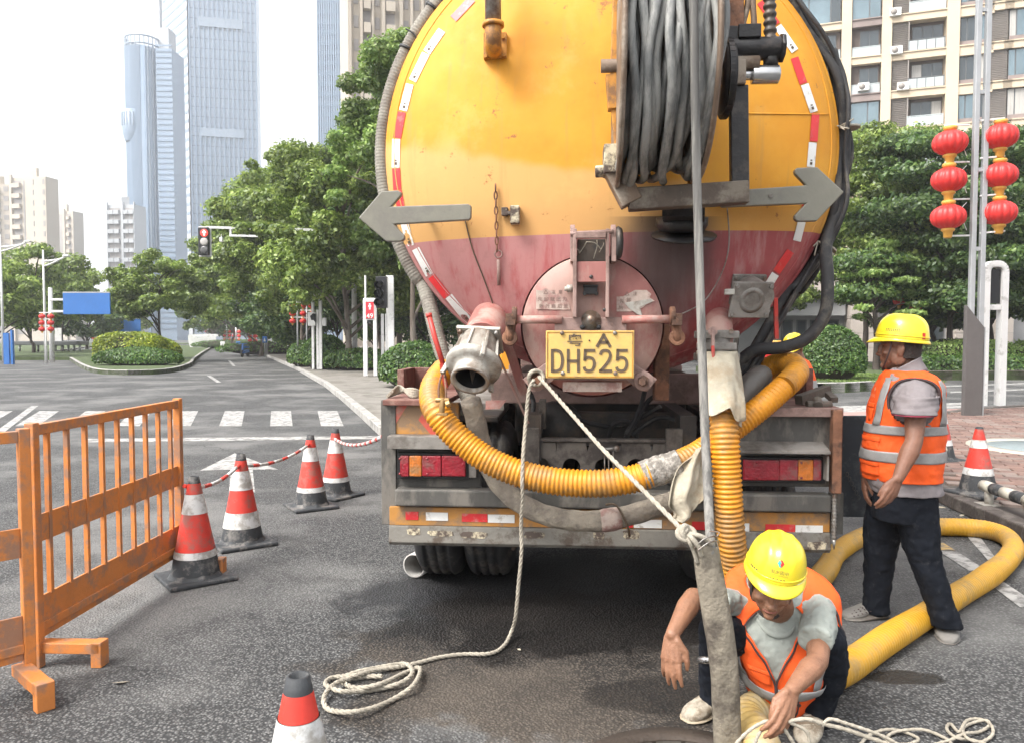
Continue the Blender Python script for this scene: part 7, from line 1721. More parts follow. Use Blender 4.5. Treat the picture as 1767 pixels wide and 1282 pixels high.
def fuse(name, b, m, parent, voxel=.006, smooth=6, noise=None, fac=.5):
    """union of closed shapes -> one continuous skin"""
    me = b.mesh('tmp', m); o = bpy.data.objects.new('tmp', me); COL.objects.link(o)
    r = o.modifiers.new('r','REMESH'); r.mode = 'VOXEL'; r.voxel_size = voxel; r.use_smooth_shade = True
    s = o.modifiers.new('s','SMOOTH'); s.factor = fac; s.iterations = smooth
    if noise:
        folds(o, noise[0], noise[1]); folds(o, noise[0]*.45, noise[1]*.38)
    bpy.context.view_layer.update()
    m2 = bpy.data.meshes.new_from_object(o.evaluated_get(bpy.context.evaluated_depsgraph_get())); bpy.data.objects.remove(o); bpy.data.meshes.remove(me)
    m2.name = name; m2.materials.clear(); m2.materials.append(m); m2.polygons.foreach_set('use_smooth', [True]*len(m2.polygons)); return link(name, m2, parent)
def frame(F, up=(0,0,1)):
    F = Vector(F).normalized(); U = Vector(up); U = (U - F*U.dot(F)).normalized(); Rr = F.cross(U); return Rr, F, U   # right of the person, forward, up
def head_shapes(b, C, fr, s=1.0):
    Rr, F, U = fr; L = lambda x, y, z: C + (Rr*x + F*y + U*z)*s
    def ell(c, r, n=16):
        vs = MB().ball((0,0,0),1,n,10); b.add([L(*c) + (Rr*v[0]*r[0] + F*v[1]*r[1] + U*v[2]*r[2])*s for v in map(Vector, vs.v)], vs.f, True)
    ell((0,-.012,.035),(.076,.095,.085)); ell((0,.02,-.03),(.062,.066,.075)); ell((0,.045,-.085),(.036,.036,.032)); ell((0,.03,-.07),(.052,.05,.036))
    ell((.055,.0,-.055),(.02,.04,.04)); ell((-.055,.0,-.055),(.02,.04,.04))
    ell((0,.088,-.018),(.011,.018,.034)); ell((0,.100,-.038),(.016,.016,.012)); ell((.013,.09,-.041),(.010,.012,.009)); ell((-.013,.09,-.041),(.010,.012,.009))
    ell((0,.072,.022),(.05,.02,.012)); ell((.04,.06,-.03),(.022,.02,.018)); ell((-.04,.06,-.03),(.022,.02,.018))
    ell((0,.082,-.062),(.026,.012,.007)); ell((0,.080,-.073),(.022,.012,.007)); ell((0,.077,-.098),(.02,.014,.014))
    for sx_ in (1,-1): ell((sx_*.078,-.012,-.015),(.009,.020,.032)); ell((sx_*.083,-.022,-.005),(.008,.012,.022))
def face_parts(par, C, fr, lip='skin_shade', beard=True):
    Rr, F, U = fr; L = lambda x, y, z: C + Rr*x + F*y + U*z
    b = MB(); b.tube(catmull([L(-.026,.079,-.068),L(-.012,.0945,-.066),L(0,.0955,-.0675),L(.012,.0945,-.066),L(.026,.079,-.068)],5), [.0012]+[.0032]*19+[.0012], 6); b.build('lips', M[lip], par)
    for s in (-1,1):
        b = MB(); b.ball(L(s*.031,.072,.004), .0115, 12, 8); ey = b.build('eye', M['cone_white'], par); b = MB(); b.ball(L(s*.031,.0795,.003), .0052, 10, 6); b.build('iris', M['hair'], ey)
        b = MB(); b.tube(catmull([L(s*.014,.090,.022),L(s*.03,.086,.027),L(s*.048,.074,.022)],5), .0035, 6); b.build('eyebrow', M['hair'], par)
    if beard:
        b = MB()
        for k in range(12):
            a = -1.2+2.4*k/11; b.ball(L(math.sin(a)*.036,.062+math.cos(a)*.017,-.108+.012*abs(a)), .006, 6, 4)
        b.build('stubble', M['hair'], par)
def helmet(par, C, fr, lift=.045, strap=True):
    """hard hat: ribbed dome with a rim that juts out in front"""
    Rr, F, U = fr; n = 56; rows = []
    def dome(a, t):                      # a angle (0 = front), t 0 rim .. 1 crown
        ph = t*PI/2; x = math.sin(a); y = math.cos(a); r = max(0.0, math.cos(ph))**.64; h = math.sin(ph)
        k = 1.0
        if t > .22:
            for ax, wd, ht in ((0,.15,.0035),(.62,.10,.003),(-.62,.10,.003)):
                xx = x*r*.118; d = abs(xx - ax*.075); k += ht/.12*max(0,1-(d/(wd*.12))**2)*min(1,(t-.22)*5)*min(1,(1.06-t)*6)
        return C + Rr*(x*r*.107*k) + F*((y*r*.128 - .004)*k) + U*(lift + h*.128*k)
    b = MB(); vs = [dome(2*PI*i/n, t/18) for t in range(19) for i in range(n)]
    b.add(vs, [(t*n+i,t*n+(i+1)%n,(t+1)*n+(i+1)%n,(t+1)*n+i) for t in range(18) for i in range(n)], True)
    def rim(a, q):
        x, y = math.sin(a), math.cos(a); fr_ = max(0,y)**2.2; o = (.009 + .029*fr_)*q; return C + Rr*x*(.107+o*.75) + F*(y*(.128)+ y*o - .004) + U*(lift - .002 - .012*q*q - .018*q*fr_ - .014*max(0,-y)*0)
    vs = [rim(2*PI*i/n, q/4) for q in range(5) for i in range(n)] + [rim(2*PI*i/n, q/4) - U*.005 for q in range(4,-1,-1) for i in range(n)]
    b.add(vs, [(q*n+i,q*n+(i+1)%n,(q+1)*n+(i+1)%n,(q+1)*n+i) for q in range(9) for i in range(n)], True)
    hb = MB(); band = [dome(2*PI*i/n, .07) + (dome(2*PI*i/n,.07)-C).normalized()*.0015 for i in range(n)]; hb.tube(band, .0028, 6, closed=True)
    o = b.build('hard_hat', M['helmet'], par); hb.build('hat_seam', M['helmet'], o)
    if strap:
        for s in (-1,1):
            sb = MB(); L = lambda x, y, z: C + Rr*x*s + F*y + U*z
            sb.tube(catmull([L(.094,.03,.05),L(.090,.035,-.01),L(.072,.05,-.075),L(.03,.066,-.118),L(0,.068,-.125)],6), .0045, 6, flat=.5); sb.build('chin_strap', M['vest_trim'], o)
    return o, dome
def hand_shapes(b, wrist, dirv, back, thumb_side, curl=(.5,.6,.6,.7), spread=.10, thumb=(.5,.35), s=1.0, tip=.75):
    """back = outward normal of the back of the hand; thumb_side = unit vector towards the thumb"""
    d = Vector(dirv).normalized(); nb = Vector(back); nb = (nb - d*nb.dot(d)).normalized(); ts = Vector(thumb_side); ts = (ts - d*ts.dot(d) - nb*ts.dot(nb)).normalized(); w = Vector(wrist)
    offs = (.030,.010,-.010,-.028); lens = ((.043,.026,.021),(.047,.030,.023),(.043,.028,.022),(.034,.021,.019)); rad = (.0098,.0102,.0096,.0086)
    for i in range(4):
        k = w + (d*(.088 if i in (1,2) else .083) + ts*offs[i] - nb*(.004*abs(i-1.3)))*s; rcone(b, w + (d*.012 + ts*offs[i]*.55)*s, k, .0155*s, .0125*s, 10)
        dd = (d + ts*spread*(1.5-i)*.6).normalized(); p = k; ang = 0
        for j in range(3):
            ang += curl[i]*(.75,1.0,tip)[j]; v = dd*math.cos(ang) - nb*math.sin(ang); q = p + v*lens[i][j]*s; rcone(b, p, q, rad[i]*s*(1.08,.98,.9)[j], rad[i]*s*(.98,.9,.74)[j], 10); p = q
    base = w + (d*.022 + ts*.022)*s; m1 = base + (d*.038*math.cos(thumb[0]) + ts*.040*math.sin(thumb[0])*1.3 - nb*.016)*s; rcone(b, base, m1, .0165*s, .0125*s, 10)
    v = (d*math.cos(thumb[1]) + ts*math.sin(thumb[1]) - nb*.25).normalized(); m2 = m1 + v*.034*s; rcone(b, m1, m2, .0118*s, .0105*s, 10); v2 = (v - ts*.25 - nb*.2).normalized(); rcone(b, m2, m2 + v2*.026*s, .0105*s, .0082*s, 10)
def arm_shapes(b, sh, el, wr, k=1.0):
    sh, el, wr = Vector(sh), Vector(el), Vector(wr); chain_(b, [sh, sh.lerp(el,.45), el], [.052*k,.047*k,.037*k]); chain_(b, [el, el.lerp(wr,.28), el.lerp(wr,.7), wr], [.037*k,.042*k,.032*k,.0255*k])
def logo(par, surf, u0, v0, s, mred, mteal):
    """two interlocking ribbons; surf(x,y) gives the 3-D point"""
    A = [(-.9,0),(-.25,.75),(.35,.75),(-.15,.1),(.15,-.15),(-.25,-.75)]; Bq = [(.9,0),(.25,-.75),(-.2,-.75),(.2,-.15),(-.1,.1),(.45,.75)]
    for P, m, nm in ((A,mred,'emblem_left'),(Bq,mteal,'emblem_right')):
        b = MB(); b.add([surf(u0+x*s, v0+y*s) for x, y in P], [(0,1,2,3),(0,3,4,5)] if 0 else [tuple(range(6))]); b.build(nm, m, par)
def shoe(b, heel, toe, h=.075, w=.048, up=(0,0,1)):
    heel, toe, U = Vector(heel), Vector(toe), Vector(up); d = (toe-heel); L = d.length; d.normalize(); s = d.cross(U).normalized(); rings = []
    for t, ww, hh, zz in ((0,.55,.70,.0),(.06,.78,.92,0),(.2,.86,1.0,0),(.42,.92,.86,0),(.62,1.06,.66,0),(.8,1.05,.54,0),(.93,.8,.42,0),(1,.42,.26,0)):
        rings.append((heel + d*L*t + U*(h*hh*.5), s*w*ww, U*h*hh*.5))
    return Loft(rings)

# ------------------------------------------------------------- standing man
SD = 4.08
def S(u, v, dd=0.0): return at(u, v, SD+dd)
ps = lambda n: px(n, SD)
sm = thing('person', 'standing worker in grey polo, orange vest and yellow hard hat, looking away to the left', 'person', gnd(1560,1090))
def to_local(o, root): o.matrix_parent_inverse = Matrix.Translation(-root.location)
FWD = Vector((-.93,.36,0)).normalized(); HR = frame((-.84,.54,.04), (.02,.0,1)); HC = S(1553,600)
SIDE = Vector((-FWD.y,FWD.x,0))*-1                        # his left, towards us
if SIDE.y > 0: SIDE = -SIDE
def ringS(u, v, rx, ry, dd=0.0): return (S(u,v,dd), -FWD*ps(rx), -SIDE*ry)
T_rings = [ringS(1560,636,22,.075), ringS(1567,649,38,.135), ringS(1570,664,48,.185), ringS(1566,690,54,.195), ringS(1561,725,57,.185), ringS(1557,760,59,.178), ringS(1556,795,60,.175), ringS(1558,822,58,.172), ringS(1566,848,54,.178)]
torso = Loft(T_rings); vt = lambda v: np.interp(v, [636,649,664,690,725,760,795,822,845], np.linspace(0,1,9))
b = MB(); Loft([(c, x*.86, y*.86) for c, x, y in T_rings[:8]]).closed(b); head_shapes(b, HC, HR, 1.0)
chain_(b, [S(1560,628,.0), S(1566,655,0)], [.060,.066]); b.ball(S(1566,662,0), .07)
shL, elL, wrL = S(1582,682,-.17), S(1577,762,-.26), S(1550,824,-.30)
arm_shapes(b, shL, elL, wrL, 1.10); hd_dir = (S(1536,858,-.31)-wrL); hand_shapes(b, wrL, hd_dir, (.35,-.93,.1), (-.9,-.2,-.2), (.28,.34,.38,.42), .02, (.35,.05), 1.0)
shR, elR, wrR = S(1540,676,.17), S(1500,756,.20), S(1492,815,.12); arm_shapes(b, shR, elR, wrR, 1.0); hand_shapes(b, wrR, (-.1,-.1,-1), (-.9,.2,0), (0,-1,0), (.3,.35,.4,.45), .03)
body = fuse('body', b, M['skin_dark'], sm, .005, 5); to_local(body, sm); 
hb, dome = helmet(sm, HC, frame((-.84,.53,.09), (.04,.0,1)), .046)
for o in (hb,): to_local(o, sm)
b = MB()
Rr, F_, U_ = HR
vs = []; nn_ = 24                                     # cropped hair at the nape
for i in range(7):
    for k in range(nn_+1):
        a = PI*.56 + (PI*.88)*k/nn_; z = .055 - .018*i; r = 1.035 - .014*i; vs.append(HC + Rr*math.sin(a)*.0775*r + F_*(math.cos(a)*.0945*r-.010) + U_*z)
b.add(vs, [(i*(nn_+1)+k,i*(nn_+1)+k+1,(i+1)*(nn_+1)+k+1,(i+1)*(nn_+1)+k) for i in range(6) for k in range(nn_)], True); hb2 = b.build('hair', M['skin_dark'] if False else M['hair'], sm); to_local(hb2, sm)
L_ = lambda o: (to_local(o, sm), o)[1]
b = MB(); torso.closed(b, 40, 26, .004, .003, 1); 
sl = Loft([(S(1574,656,-.13), Vector((.1,0,0)), Vector((0,.1,.02))), (S(1582,672,-.18), Vector((.1,0,0)), Vector((0,.1,0))), (S(1580,694,-.21), Vector((.088,0,0)), Vector((0,.088,0))), (S(1577,716,-.229), Vector((.089,0,0)), Vector((0,.089,0)))])
chain_(b, [S(1566,664,-.03), S(1576,680,-.12)], [.09,.088]); b.tube([S(1576,680,-.12), S(1579,697,-.18), S(1577,716,-.228)], [.087,.089,.090], 24)
sr = Loft([(S(1545,660,.12), Vector((ps(26),0,0)), Vector((0,.08,0))), (S(1532,682,.18), Vector((ps(27),0,0)), Vector((0,.075,0))), (S(1520,712,.2), Vector((ps(24),0,0)), Vector((0,.07,0)))]); sr.closed(b, 20, 6)
shirt = L_(fuse('polo_shirt', b, M['shirt_grey'], sm, .006, 7, (.016,.07)))
b = MB(); sl.patch(b, .95, 1.0, 0, 2*PI, .0075, 2, 32); o = L_(b.build('sleeve_hem', mat('dark red hem', (.22,.02,.045), .8), sm)); 
b = MB(); sl.patch(b, .50, .95, 0, 2*PI, .006, 10, 40, .004, 2); L_(thick(b.build('sleeve', M['shirt_grey'], sm), .003))
cl_ = Loft([(S(1562,648), -FWD*ps(33)+Vector((0,0,.03)), -SIDE*.092), (S(1560,637), -FWD*ps(26)+Vector((0,0,.042)), -SIDE*.078), (S(1558,629), -FWD*ps(26)+Vector((0,0,.045)), -SIDE*.077)])
b = MB(); cl_.patch(b, 0, 1, PI*-.86, PI*.86, 0, 6, 36); L_(thick(b.build('collar', M['shirt_grey'], sm), .006))
# vest: an outer layer of the torso, open round the near arm
def vest_patch(name, v0, v1, a0, a1, off, m, nt=16, na=48, th=.003, fold=.0035, seed=3, par=None, hole=None):
    b = MB(); torso.patch(b, vt(v0), vt(v1), a0, a1, off, nt, na, fold, seed, hole); o = thick(b.build(name, m, par or sm), th); 
    if par is None: to_local(o, sm)
    return o
# angle: x axis = backwards (-FWD), y axis = away from us (-SIDE): a=PI front, 0 back, 3PI/2 near side
AH = ((vt(652)+vt(724))/2, 1.52*PI, (vt(724)-vt(652))/2, .66)
vest = vest_patch('safety_vest', 640, 824, 0, 2*PI, .012, M['vest'], 90, 230, hole=AH)
for v0, v1 in ((729,744),(772,790)): vest_patch('reflective_strip', v0, v1, 0, 2*PI, .020, M['reflect'], 6, 80, .001)
for a0, a1 in ((PI*1.20,PI*1.285),(PI*.715,PI*.80)): vest_patch('reflective_strip', 650, 729, a0, a1, .022, M['reflect'], 12, 6, .001)
vest_patch('reflective_strip', 655, 729, PI*1.765, PI*1.86, .022, M['reflect'], 12, 6, .001)
b = MB(); q = [torso.pt(AH[0]+AH[2]*1.02*math.sin(2*PI*i/48), AH[1]+AH[3]*1.02*math.cos(2*PI*i/48), .016) for i in range(48)]; b.tube(q, .0075, 7, closed=True); L_(b.build('armhole_binding', M['vest_trim'], sm))
for v0, v1, a0, a1, nm in ((702,724,PI*1.03,PI*1.15,'chest_pocket'),(694,702,PI*1.02,PI*1.16,'pocket_flap'),(757,771,PI*1.03,PI*1.30,'hip_pocket'),(750,757,PI*1.02,PI*1.31,'pocket_flap'),(797,815,PI*1.03,PI*1.30,'hip_pocket'),(792,798,PI*1.02,PI*1.31,'pocket_flap')):
    vest_patch(nm, v0, v1, a0, a1, .017 if 'pocket' == nm[-6:] else .021, M['vest'], 4, 8, .0015)
def vsurf(x, y): return torso.pt(vt(y), x, .0195, .0035, 3)
b = MB(); logo(vest, lambda x, y: torso.pt(vt(672 - y*5), PI*(1.075 + x*.028), .0205, .0035, 3), 0, 0, 1, M['pale_print'], M['pale_print'])
for v, s in ((683,'中国电建'),):
    c = torso.pt(vt(v), PI*1.08, .022, .0035, 3); c2 = torso.pt(vt(v), PI*1.12, .022, .0035, 3); text_obj(s, ps(6), M['pale_print'], vest, c, (c2-c), (0,0,1), 'vest_lettering', width=ps(17))
def trousers(root, parts, seed, nz=.020):
    b = MB()
    for L in parts: L.closed(b, 22, 14)
    return fuse('trousers', b, M['trousers'], root, .008, 7, (nz,.075))
leg = lambda pts: Loft([(p, Vector((r,0,0)), Vector((0,r*1.02,0))) for p, r in pts])
tr_ = trousers(sm, [Loft([(S(1563,832), -FWD*ps(45), -SIDE*.150), (S(1562,860), -FWD*ps(52), -SIDE*.165), (S(1558,895), -FWD*ps(50), -SIDE*.155)]),
    leg([(S(1534,860,.10),.098),(S(1524,905,.13),.096),(S(1518,960,.16),.080),(S(1515,1005,.17),.068),(S(1511,1040,.18),.066),(S(1513,1056,.18),.068)]),
    leg([(S(1578,860,-.06),.104),(S(1584,905,-.07),.100),(S(1594,960,-.09),.082),(S(1612,1012,-.11),.072),(S(1628,1060,-.12),.070),(S(1634,1080,-.12),.071)])], 4)
L_(tr_)
f1 = gnd(1530,1064); f2 = gnd(1457,1068); b = MB(); shoe(b, f1 + Vector((0,.06,0)), f2, .085, .052).closed(b, 22, 24); sh1 = L_(fuse('clog', b, M['shoe_grey'], sm, .005, 3))
f3 = gnd(1640,1078); f4 = gnd(1637,1112); b = MB(); shoe(b, f3 + Vector((.01,.10,0)), f4, .095, .054).closed(b, 22, 24); sh2 = L_(fuse('clog', b, M['shoe_grey'], sm, .005, 3))
for (c0, c1, shp) in ((f1,f2,sh1),(f3+Vector((.01,.1,0)),f4,sh2)):
    d = (c1-c0); L0_ = d.length; d.normalize(); sd_ = Vector((-d.y,d.x,0)); b = MB()
    for i in range(5):
        for j in range(5):
            p_ = c0 + d*L0_*(.48+.095*i) + sd_*(j-2)*.018; z_ = .085*(.78-.085*i)*math.sqrt(max(.05,1-((j-2)*.018/.056)**2)); b.ball(Vector((p_.x,p_.y,z_*1.0)), .0055, 8, 5, (1,1,.5))
    o = b.build('perforation', M['vest_trim'], sm); to_local(o, sm)
    b = MB(); Lf = shoe(b, c0, c1, .03, .056); Lf.closed(b, 20, 20); o = b.build('sole', M['grey_paint'], sm); to_local(o, sm)
# print on his hat: small lettering and a red square at the back
Rr, F_, U_ = frame((-.84,.53,.09), (.04,.0,1))
def hatpt(a, t, o_=.0015): p_ = dome(a, t); return p_ + (p_-HC).normalized()*o_
for k in range(8):
    a = -1.0 - k*.075; b = MB(); w_ = .0042; b.add([hatpt(a-.016,.16),hatpt(a+.016,.16),hatpt(a+.016,.235),hatpt(a-.016,.235)], [(0,1,2,3)]); b.add([hatpt(a-.008,.18,.0018),hatpt(a+.008,.18,.0018),hatpt(a+.008,.20,.0018),hatpt(a-.008,.20,.0018)], [(0,1,2,3)], False, 1); b.build('hat_lettering', [M['grey_print'],M['helmet']], hb)
b = MB(); b.add([hatpt(-2.62,.02,.002),hatpt(-2.45,.02,.002),hatpt(-2.45,.18,.002),hatpt(-2.62,.18,.002)], [(0,1,2,3)]); b.build('hat_sticker', M['red_print'], hb)

# ------------------------------------------------------------- crouching man
C = lambda u, v, d: at(u, v, d)
cm_ = thing('person', 'crouching worker in mint shirt and open orange vest reaching down for the white cords', 'person', gnd(1330,1240)); K_ = lambda o: (to_local(o, cm_), o)[1]
HF = frame((-.30,-.92,-.34), (.12,0,1)); HC2 = C(1333,1004,2.90)
q3 = lambda n, d=3.0: px(n, d)
FW2 = Vector((-.12,-.95,-.28)).normalized(); RG = Vector((1,-.12,.0)).normalized()
def ring2(u, v, d, rx, ry, tl_=.5): return (C(u,v,d), RG*q3(rx,d), Vector((.05,1,tl_)).normalized()*ry)
R2 = [ring2(1340,1012,3.13,38,.07,.95), ring2(1344,1016,3.13,72,.10,.95), ring2(1346,1032,3.13,87,.13,.85), ring2(1347,1064,3.11,85,.145,.6), ring2(1346,1104,3.10,73,.145,.42), ring2(1345,1142,3.11,62,.145,.3), ring2(1344,1174,3.13,49,.13,.2), ring2(1340,1202,3.14,38,.11,.15)]
v2 = lambda v: np.interp(v, [1012,1016,1032,1064,1104,1142,1174,1202], np.linspace(0,1,8)); tor2 = Loft(R2)
b = MB(); Loft([(c, x*.86, y*.84) for c, x, y in R2[1:]]).closed(b); head_shapes(b, HC2, HF, 1.0); chain_(b, [C(1336,1014,2.98), C(1341,1046,3.08)], [.056,.066])
s1, e1_, w1_ = C(1256,1042,3.15), C(1196,1030,2.96), C(1160,1094,2.80); arm_shapes(b, s1, e1_, w1_, 1.0)
hand_shapes(b, w1_, (C(1154,1166,2.76)-w1_), (-.55,-.75,.25), (.75,-.35,.1), (.20,.25,.28,.32), .12, (.55,.15), 1.02)
s2, e2_, w2_ = C(1414,1054,3.07), C(1411,1140,2.82), C(1366,1190,2.68); arm_shapes(b, s2, e2_, w2_, 1.04)
hand_shapes(b, w2_, (C(1352,1250,2.60)-w2_), (.45,-.85,.35), (-.9,-.3,.0), (.40,.42,.48,.55), .06, (.35,-.15), 1.06)
body2 = K_(fuse('body', b, M['skin'], cm_, .0045, 4)); face_parts(body2, HC2, HF, 'skin_shade', True)
HF2 = frame((-.24,-.94,-.22), (.15,0,1)); hb3, dome2 = helmet(cm_, HC2, HF2, .062, False); K_(hb3)
Rr, F_, U_ = HF
b = MB(); vs = []
for i in range(8):
    for k in range(31):
        a = PI*.36 + PI*1.28*k/30; z = .06-.018*i; r = 1.035-.008*i; vs.append(HC2 + Rr*math.sin(a)*.0775*r + F_*(math.cos(a)*.0945*r-.010) + U_*z)
b.add(vs, [(i*31+k,i*31+k+1,(i+1)*31+k+1,(i+1)*31+k) for i in range(7) for k in range(30)], True); K_(b.build('hair', M['hair'], cm_))
# shirt: torso and sleeves
b = MB(); tor2.closed(b, 40, 24, .002)
SL = Loft([(C(1395,1038,3.05), Vector((q3(34),0,0)), Vector((0,.09,.03))), (C(1408,1052,3.00), Vector((q3(34),0,0)), Vector((0,.085,.03))), (C(1408,1078,2.93), Vector((q3(30),0,0)), Vector((0,.075,.02))), (C(1404,1104,2.87), Vector((q3(27),0,0)), Vector((0,.066,.015)))])
chain_(b, [C(1392,1046,3.14), C(1415,1052,3.08)], [.05,.060]); b.tube([C(1415,1052,3.08), C(1413,1078,2.97), C(1406,1106,2.88)], [.060,.066,.064], 24)
SR = Loft([(C(1290,1048,3.07), Vector((0,.08,.02)), Vector((.02,-.02,.085))), (C(1262,1044,3.06), Vector((0,.075,.02)), Vector((.02,-.02,.08))), (C(1236,1038,3.02), Vector((0,.066,.02)), Vector((.02,-.02,.066)))]); chain_(b, [C(1292,1046,3.15), C(1260,1040,3.12)], [.05,.056]); b.tube([C(1260,1040,3.12), C(1236,1036,3.06)], [.056,.060], 22)
K_(fuse('tee_shirt', b, M['shirt_mint'], cm_, .0065, 6, (.018,.055)))
b = MB(); Loft([(C(1335,1048,3.09), RG*q3(33), Vector((0,.075,.075))), (C(1334,1054,3.085), RG*q3(35), Vector((0,.080,.08)))]).patch(b, 0, 1, 0, 2*PI, 0, 2, 40); K_(thick(b.build('neck_band', M['shirt_mint'], cm_), .006))
# vest; a = 3PI/2 is the front (towards us), 0 his left, PI his right
half = lambda t: max(.012, min(.46, .43*(.66-t)/.36))
fl_ = lambda t: 1.5*PI - .28*min(1,t*3) - half(t); fr_ = lambda t: 1.5*PI - .28*min(1,t*3) + half(t)
def v2p(name, t0, t1, a0, a1, off, m, nt=20, na=40, th=.003, fold=.006, seed=6):
    b = MB(); tor2.patch(b, t0, t1, a0, a1, off, nt, na, fold, seed); return K_(thick(b.build(name, m, cm_), th))
vR = v2p('safety_vest', .0, 1.0, .5*PI, fl_, .024, M['vest'], 30, 50); vL = v2p('safety_vest', .0, 1.0, fr_, 2.5*PI, .024, M['vest'], 30, 50)
ta, tb = v2(1148), v2(1172)
v2p('reflective_strip', ta-.02, tb-.02, .5*PI, fl_, .0355, M['reflect'], 6, 40, .001); v2p('reflective_strip', ta-.05, tb-.05, fr_, 2.5*PI, .0355, M['reflect'], 6, 40, .001)
v2p('reflective_strip', .12, ta-.02, PI*1.06, PI*1.17, .0355, M['reflect'], 14, 8, .001); v2p('reflective_strip', .12, ta-.05, PI*1.62, PI*1.69, .0355, M['reflect'], 14, 8, .001)
v2p('chest_pocket', v2(1112), v2(1132), PI*1.24, PI*1.38, .0365, M['vest'], 5, 8, .002); v2p('pocket_flap', v2(1106), v2(1113), PI*1.235, PI*1.385, .040, M['vest'], 3, 8, .002)
v2p('chest_pocket', v2(1112), v2(1128), PI*1.48, PI*1.60, .0365, M['vest'], 5, 8, .002)
for fn in (fl_, fr_):
    b = MB(); b.tube([tor2.pt(t/30, fn(t/30), .040, .006, 6) for t in range(3,31)], .004, 6); K_(b.build('vest_binding', M['vest_trim'], cm_))
for a_ in (1.84,):
    b = MB(); b.tube([tor2.pt(t/30, PI*(a_+.02*math.sin(t*.5)), .039, .006, 6) for t in range(3,18)], .0045, 6); K_(b.build('armhole_binding', M['vest_trim'], cm_))
ls = lambda x, y: tor2.pt(v2(1086 - y*7), PI*(1.545 + x*.032), .0385, .006, 6); logo(vL, ls, 0, 0, 1, M['pale_print'], M['pale_print'])
c = tor2.pt(v2(1099), PI*1.545, .040, .006, 6); c2 = tor2.pt(v2(1098), PI*1.59, .040, .006, 6); text_obj('中国电建', q3(8), M['pale_print'], vL, c, c2-c, (0,-.15,1), 'vest_lettering', width=q3(28)); c = c + Vector((0,0,-.019)); text_obj('POWERCHINA', q3(3), M['pale_print'], vL, c, c2-tor2.pt(v2(1099), PI*1.545, .040, .006, 6), (0,-.15,1), 'vest_lettering', width=q3(27))
b = MB(); b.tube(catmull([tor2.pt(v2(1125),PI*1.48,.03), tor2.pt(v2(1150),PI*1.50,.034), tor2.pt(v2(1172),PI*1.56,.034)],6), .007, 6, flat=.5); b.tube(catmull([tor2.pt(v2(1160),PI*1.54,.036), tor2.pt(v2(1185),PI*1.56,.034), tor2.pt(v2(1200),PI*1.555,.03)],6), .006, 6, flat=.5); K_(b.build('vest_buckle_strap', M['vest_trim'], cm_))
# print on the hat front
def hp(x, y, o_=.0015): p_ = dome2(x, y); return p_ + (p_-HC2).normalized()*o_
logo(hb3, lambda x, y: hp(.03 + x*.14, .40 + y*.095), 0, 0, 1, M['red_print'], M['teal_print'])
c = hp(.03,.235,.003); c2 = hp(.08,.235,.003); cu = hp(.03,.28,.003); text_obj('中国电建', .015, M['grey_print'], hb3, c, c2-c, cu-c, 'hat_lettering', width=.062); c = hp(.03,.17,.003); text_obj('POWERCHINA', .004, M['grey_print'], hb3, c, c2-hp(.03,.235,.003), cu-hp(.03,.235,.003), 'hat_lettering', width=.058)
for k, a in enumerate((-.16,-.06,.06,.18,.27)): b = MB(); b.add([hp(a-.03,.085),hp(a+.03,.085),hp(a+.03,.105),hp(a-.03,.105)], [(0,1,2,3)]); b.build('hat_scuff', M['grey_print'], hb3)
for k in range(4): a = .80+k*.10; b = MB(); b.add([hp(a-.035,.06),hp(a+.035,.06),hp(a+.035,.13),hp(a-.035,.13)], [(0,1,2,3)]); b.add([hp(a-.015,.075,.0018),hp(a+.015,.075,.0018),hp(a+.015,.10,.0018),hp(a-.015,.10,.0018)], [(0,1,2,3)], False, 1); b.build('hat_lettering', [M['grey_print'],M['helmet']], hb3)
# legs in a deep squat
hip = C(1348,1130,3.28); kR, aR = C(1238,1085,3.02), C(1232,1212,3.16); kL, aL = C(1424,1108,2.98), C(1402,1236,3.06)
def leg2(pts): return Loft([(p, x, y) for p, x, y in pts])
b = MB(); b.ball(hip + Vector((0,.02,0)), .165, 20, 12, (1.05,.9,.8)); chain_(b, [hip + Vector((-.09,0,.0)), kR.lerp(hip,.45)+Vector((-.04,0,.0)), kR], [.105,.092,.072]); chain_(b, [kR, kR.lerp(aR,.4)+Vector((0,.02,0)), aR], [.070,.066,.058])
chain_(b, [hip + Vector((.10,0,.0)), kL.lerp(hip,.45)+Vector((.05,0,0)), kL], [.115,.108,.082]); chain_(b, [kL, kL.lerp(aL,.35)+Vector((.035,.02,0)), kL.lerp(aL,.7)+Vector((.02,.02,0)), aL], [.080,.082,.074,.066])
K_(fuse('trousers', b, M['trousers'], cm_, .008, 7, (.022,.065)))
g1 = gnd(1248,1222); g2 = gnd(1183,1245); b = MB(); shoe(b, g1, g2, .10, .05).closed(b, 22, 24); K_(fuse('shoe', b, M['shoe_white'], cm_, .005, 3, (.004,.04)))
b = MB(); shoe(b, g1+Vector((.004,0,.002)), g2+Vector((-.006,-.004,.002)), .028, .054).closed(b, 20, 20); K_(b.build('sole', M['cloth'], cm_))
g3 = gnd(1410,1226); g4 = gnd(1388,1290); b = MB(); shoe(b, g3, g4, .10, .05).closed(b, 22, 24); K_(fuse('shoe', b, M['shoe_white'], cm_, .005, 3, (.004,.04)))
b = MB()
for k in range(5): p_ = g3.lerp(g4, .42+.09*k); b.bar(p_ + Vector((-.025,0,.082-.007*k)), p_ + Vector((.025,.005,.082-.007*k)), .006)
K_(b.build('shoe_lace', M['rope'], cm_))

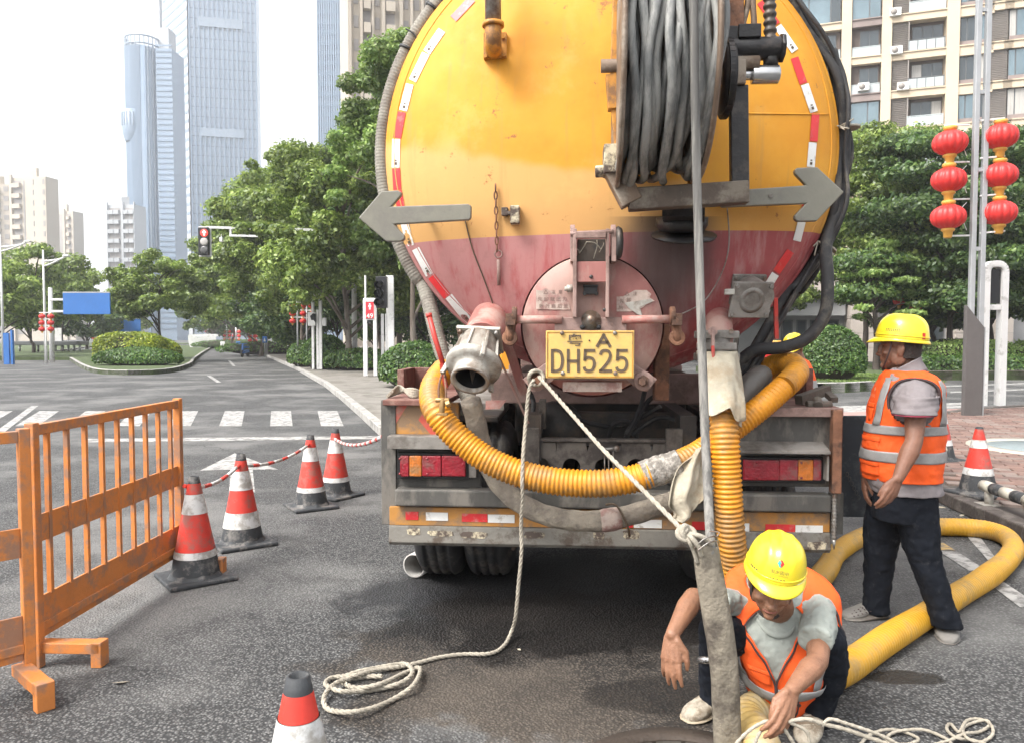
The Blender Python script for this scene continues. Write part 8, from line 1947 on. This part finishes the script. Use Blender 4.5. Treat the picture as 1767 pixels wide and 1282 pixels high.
# ------------------------------------------------------------- third worker behind the truck side
D3 = 8.6; Q = lambda u, v, d=0.0: at(u, v, D3+d); t3 = thing('person', 'worker half hidden behind the truck side tray, yellow hard hat and raised arm', 'person', (X(1376,D3),D3,0)); N_ = lambda o: (to_local(o, t3), o)[1]
H3 = frame((-.75,-.5,-.4)); HC3 = Q(1371,602); b = MB(); head_shapes(b, HC3, H3); chain_(b, [Q(1376,612), Q(1384,632)], [.06,.07]); arm_shapes(b, Q(1372,640), Q(1352,622,-.2), Q(1342,610,-.25), 1.1); hand_shapes(b, Q(1342,610,-.25), (-.6,0,.7), (0,-1,0), (1,0,0)); arm_shapes(b, Q(1396,645), Q(1402,690), Q(1388,720,-.2)); hand_shapes(b, Q(1388,720,-.2), (-.5,-.5,-.3), (0,0,1), (-1,0,0))
tl3 = Loft([(Q(1368,618), Vector((.10,0,0)), Vector((0,.08,0))), (Q(1370,632), Vector((.17,0,0)), Vector((0,.12,0))), (Q(1376,670), Vector((.20,0,0)), Vector((0,.13,0))), (Q(1378,710), Vector((.18,0,0)), Vector((0,.12,0)))])
Loft([(c, x*.8, y*.8) for c, x, y in tl3.r]).closed(b); N_(fuse('body', b, M['skin_dark'], t3, .008, 4)); hb4, _d = helmet(t3, HC3, H3, .04, False); N_(hb4)
b = MB(); tl3.patch(b, 0, 1, 0, 2*PI, .012, 10, 36, .004); N_(thick(b.build('safety_vest', M['vest'], t3), .004)); b = MB(); tl3.patch(b, .55, .68, 0, 2*PI, .018, 3, 36); N_(b.build('reflective_strip', M['reflect'], t3))
b = MB(); z0 = Q(1390,705).z; cx = Q(1390,705).x; chain_(b, [(cx-.09,D3,z0),(cx-.10,D3,.5),(cx-.1,D3+.02,.09)], [.12,.085,.065]); chain_(b, [(cx+.09,D3,z0),(cx+.1,D3,.5),(cx+.1,D3+.02,.09)], [.12,.085,.065]); N_(fuse('trousers', b, M['trousers'], t3, .012, 4))
for s in (-.1,.1): b = MB(); shoe(b, (cx+s,D3+.06,0), (cx+s-.03,D3-.2,0), .09, .05).closed(b, 16, 14); N_(b.build('shoe', M['shoe_grey'], t3))
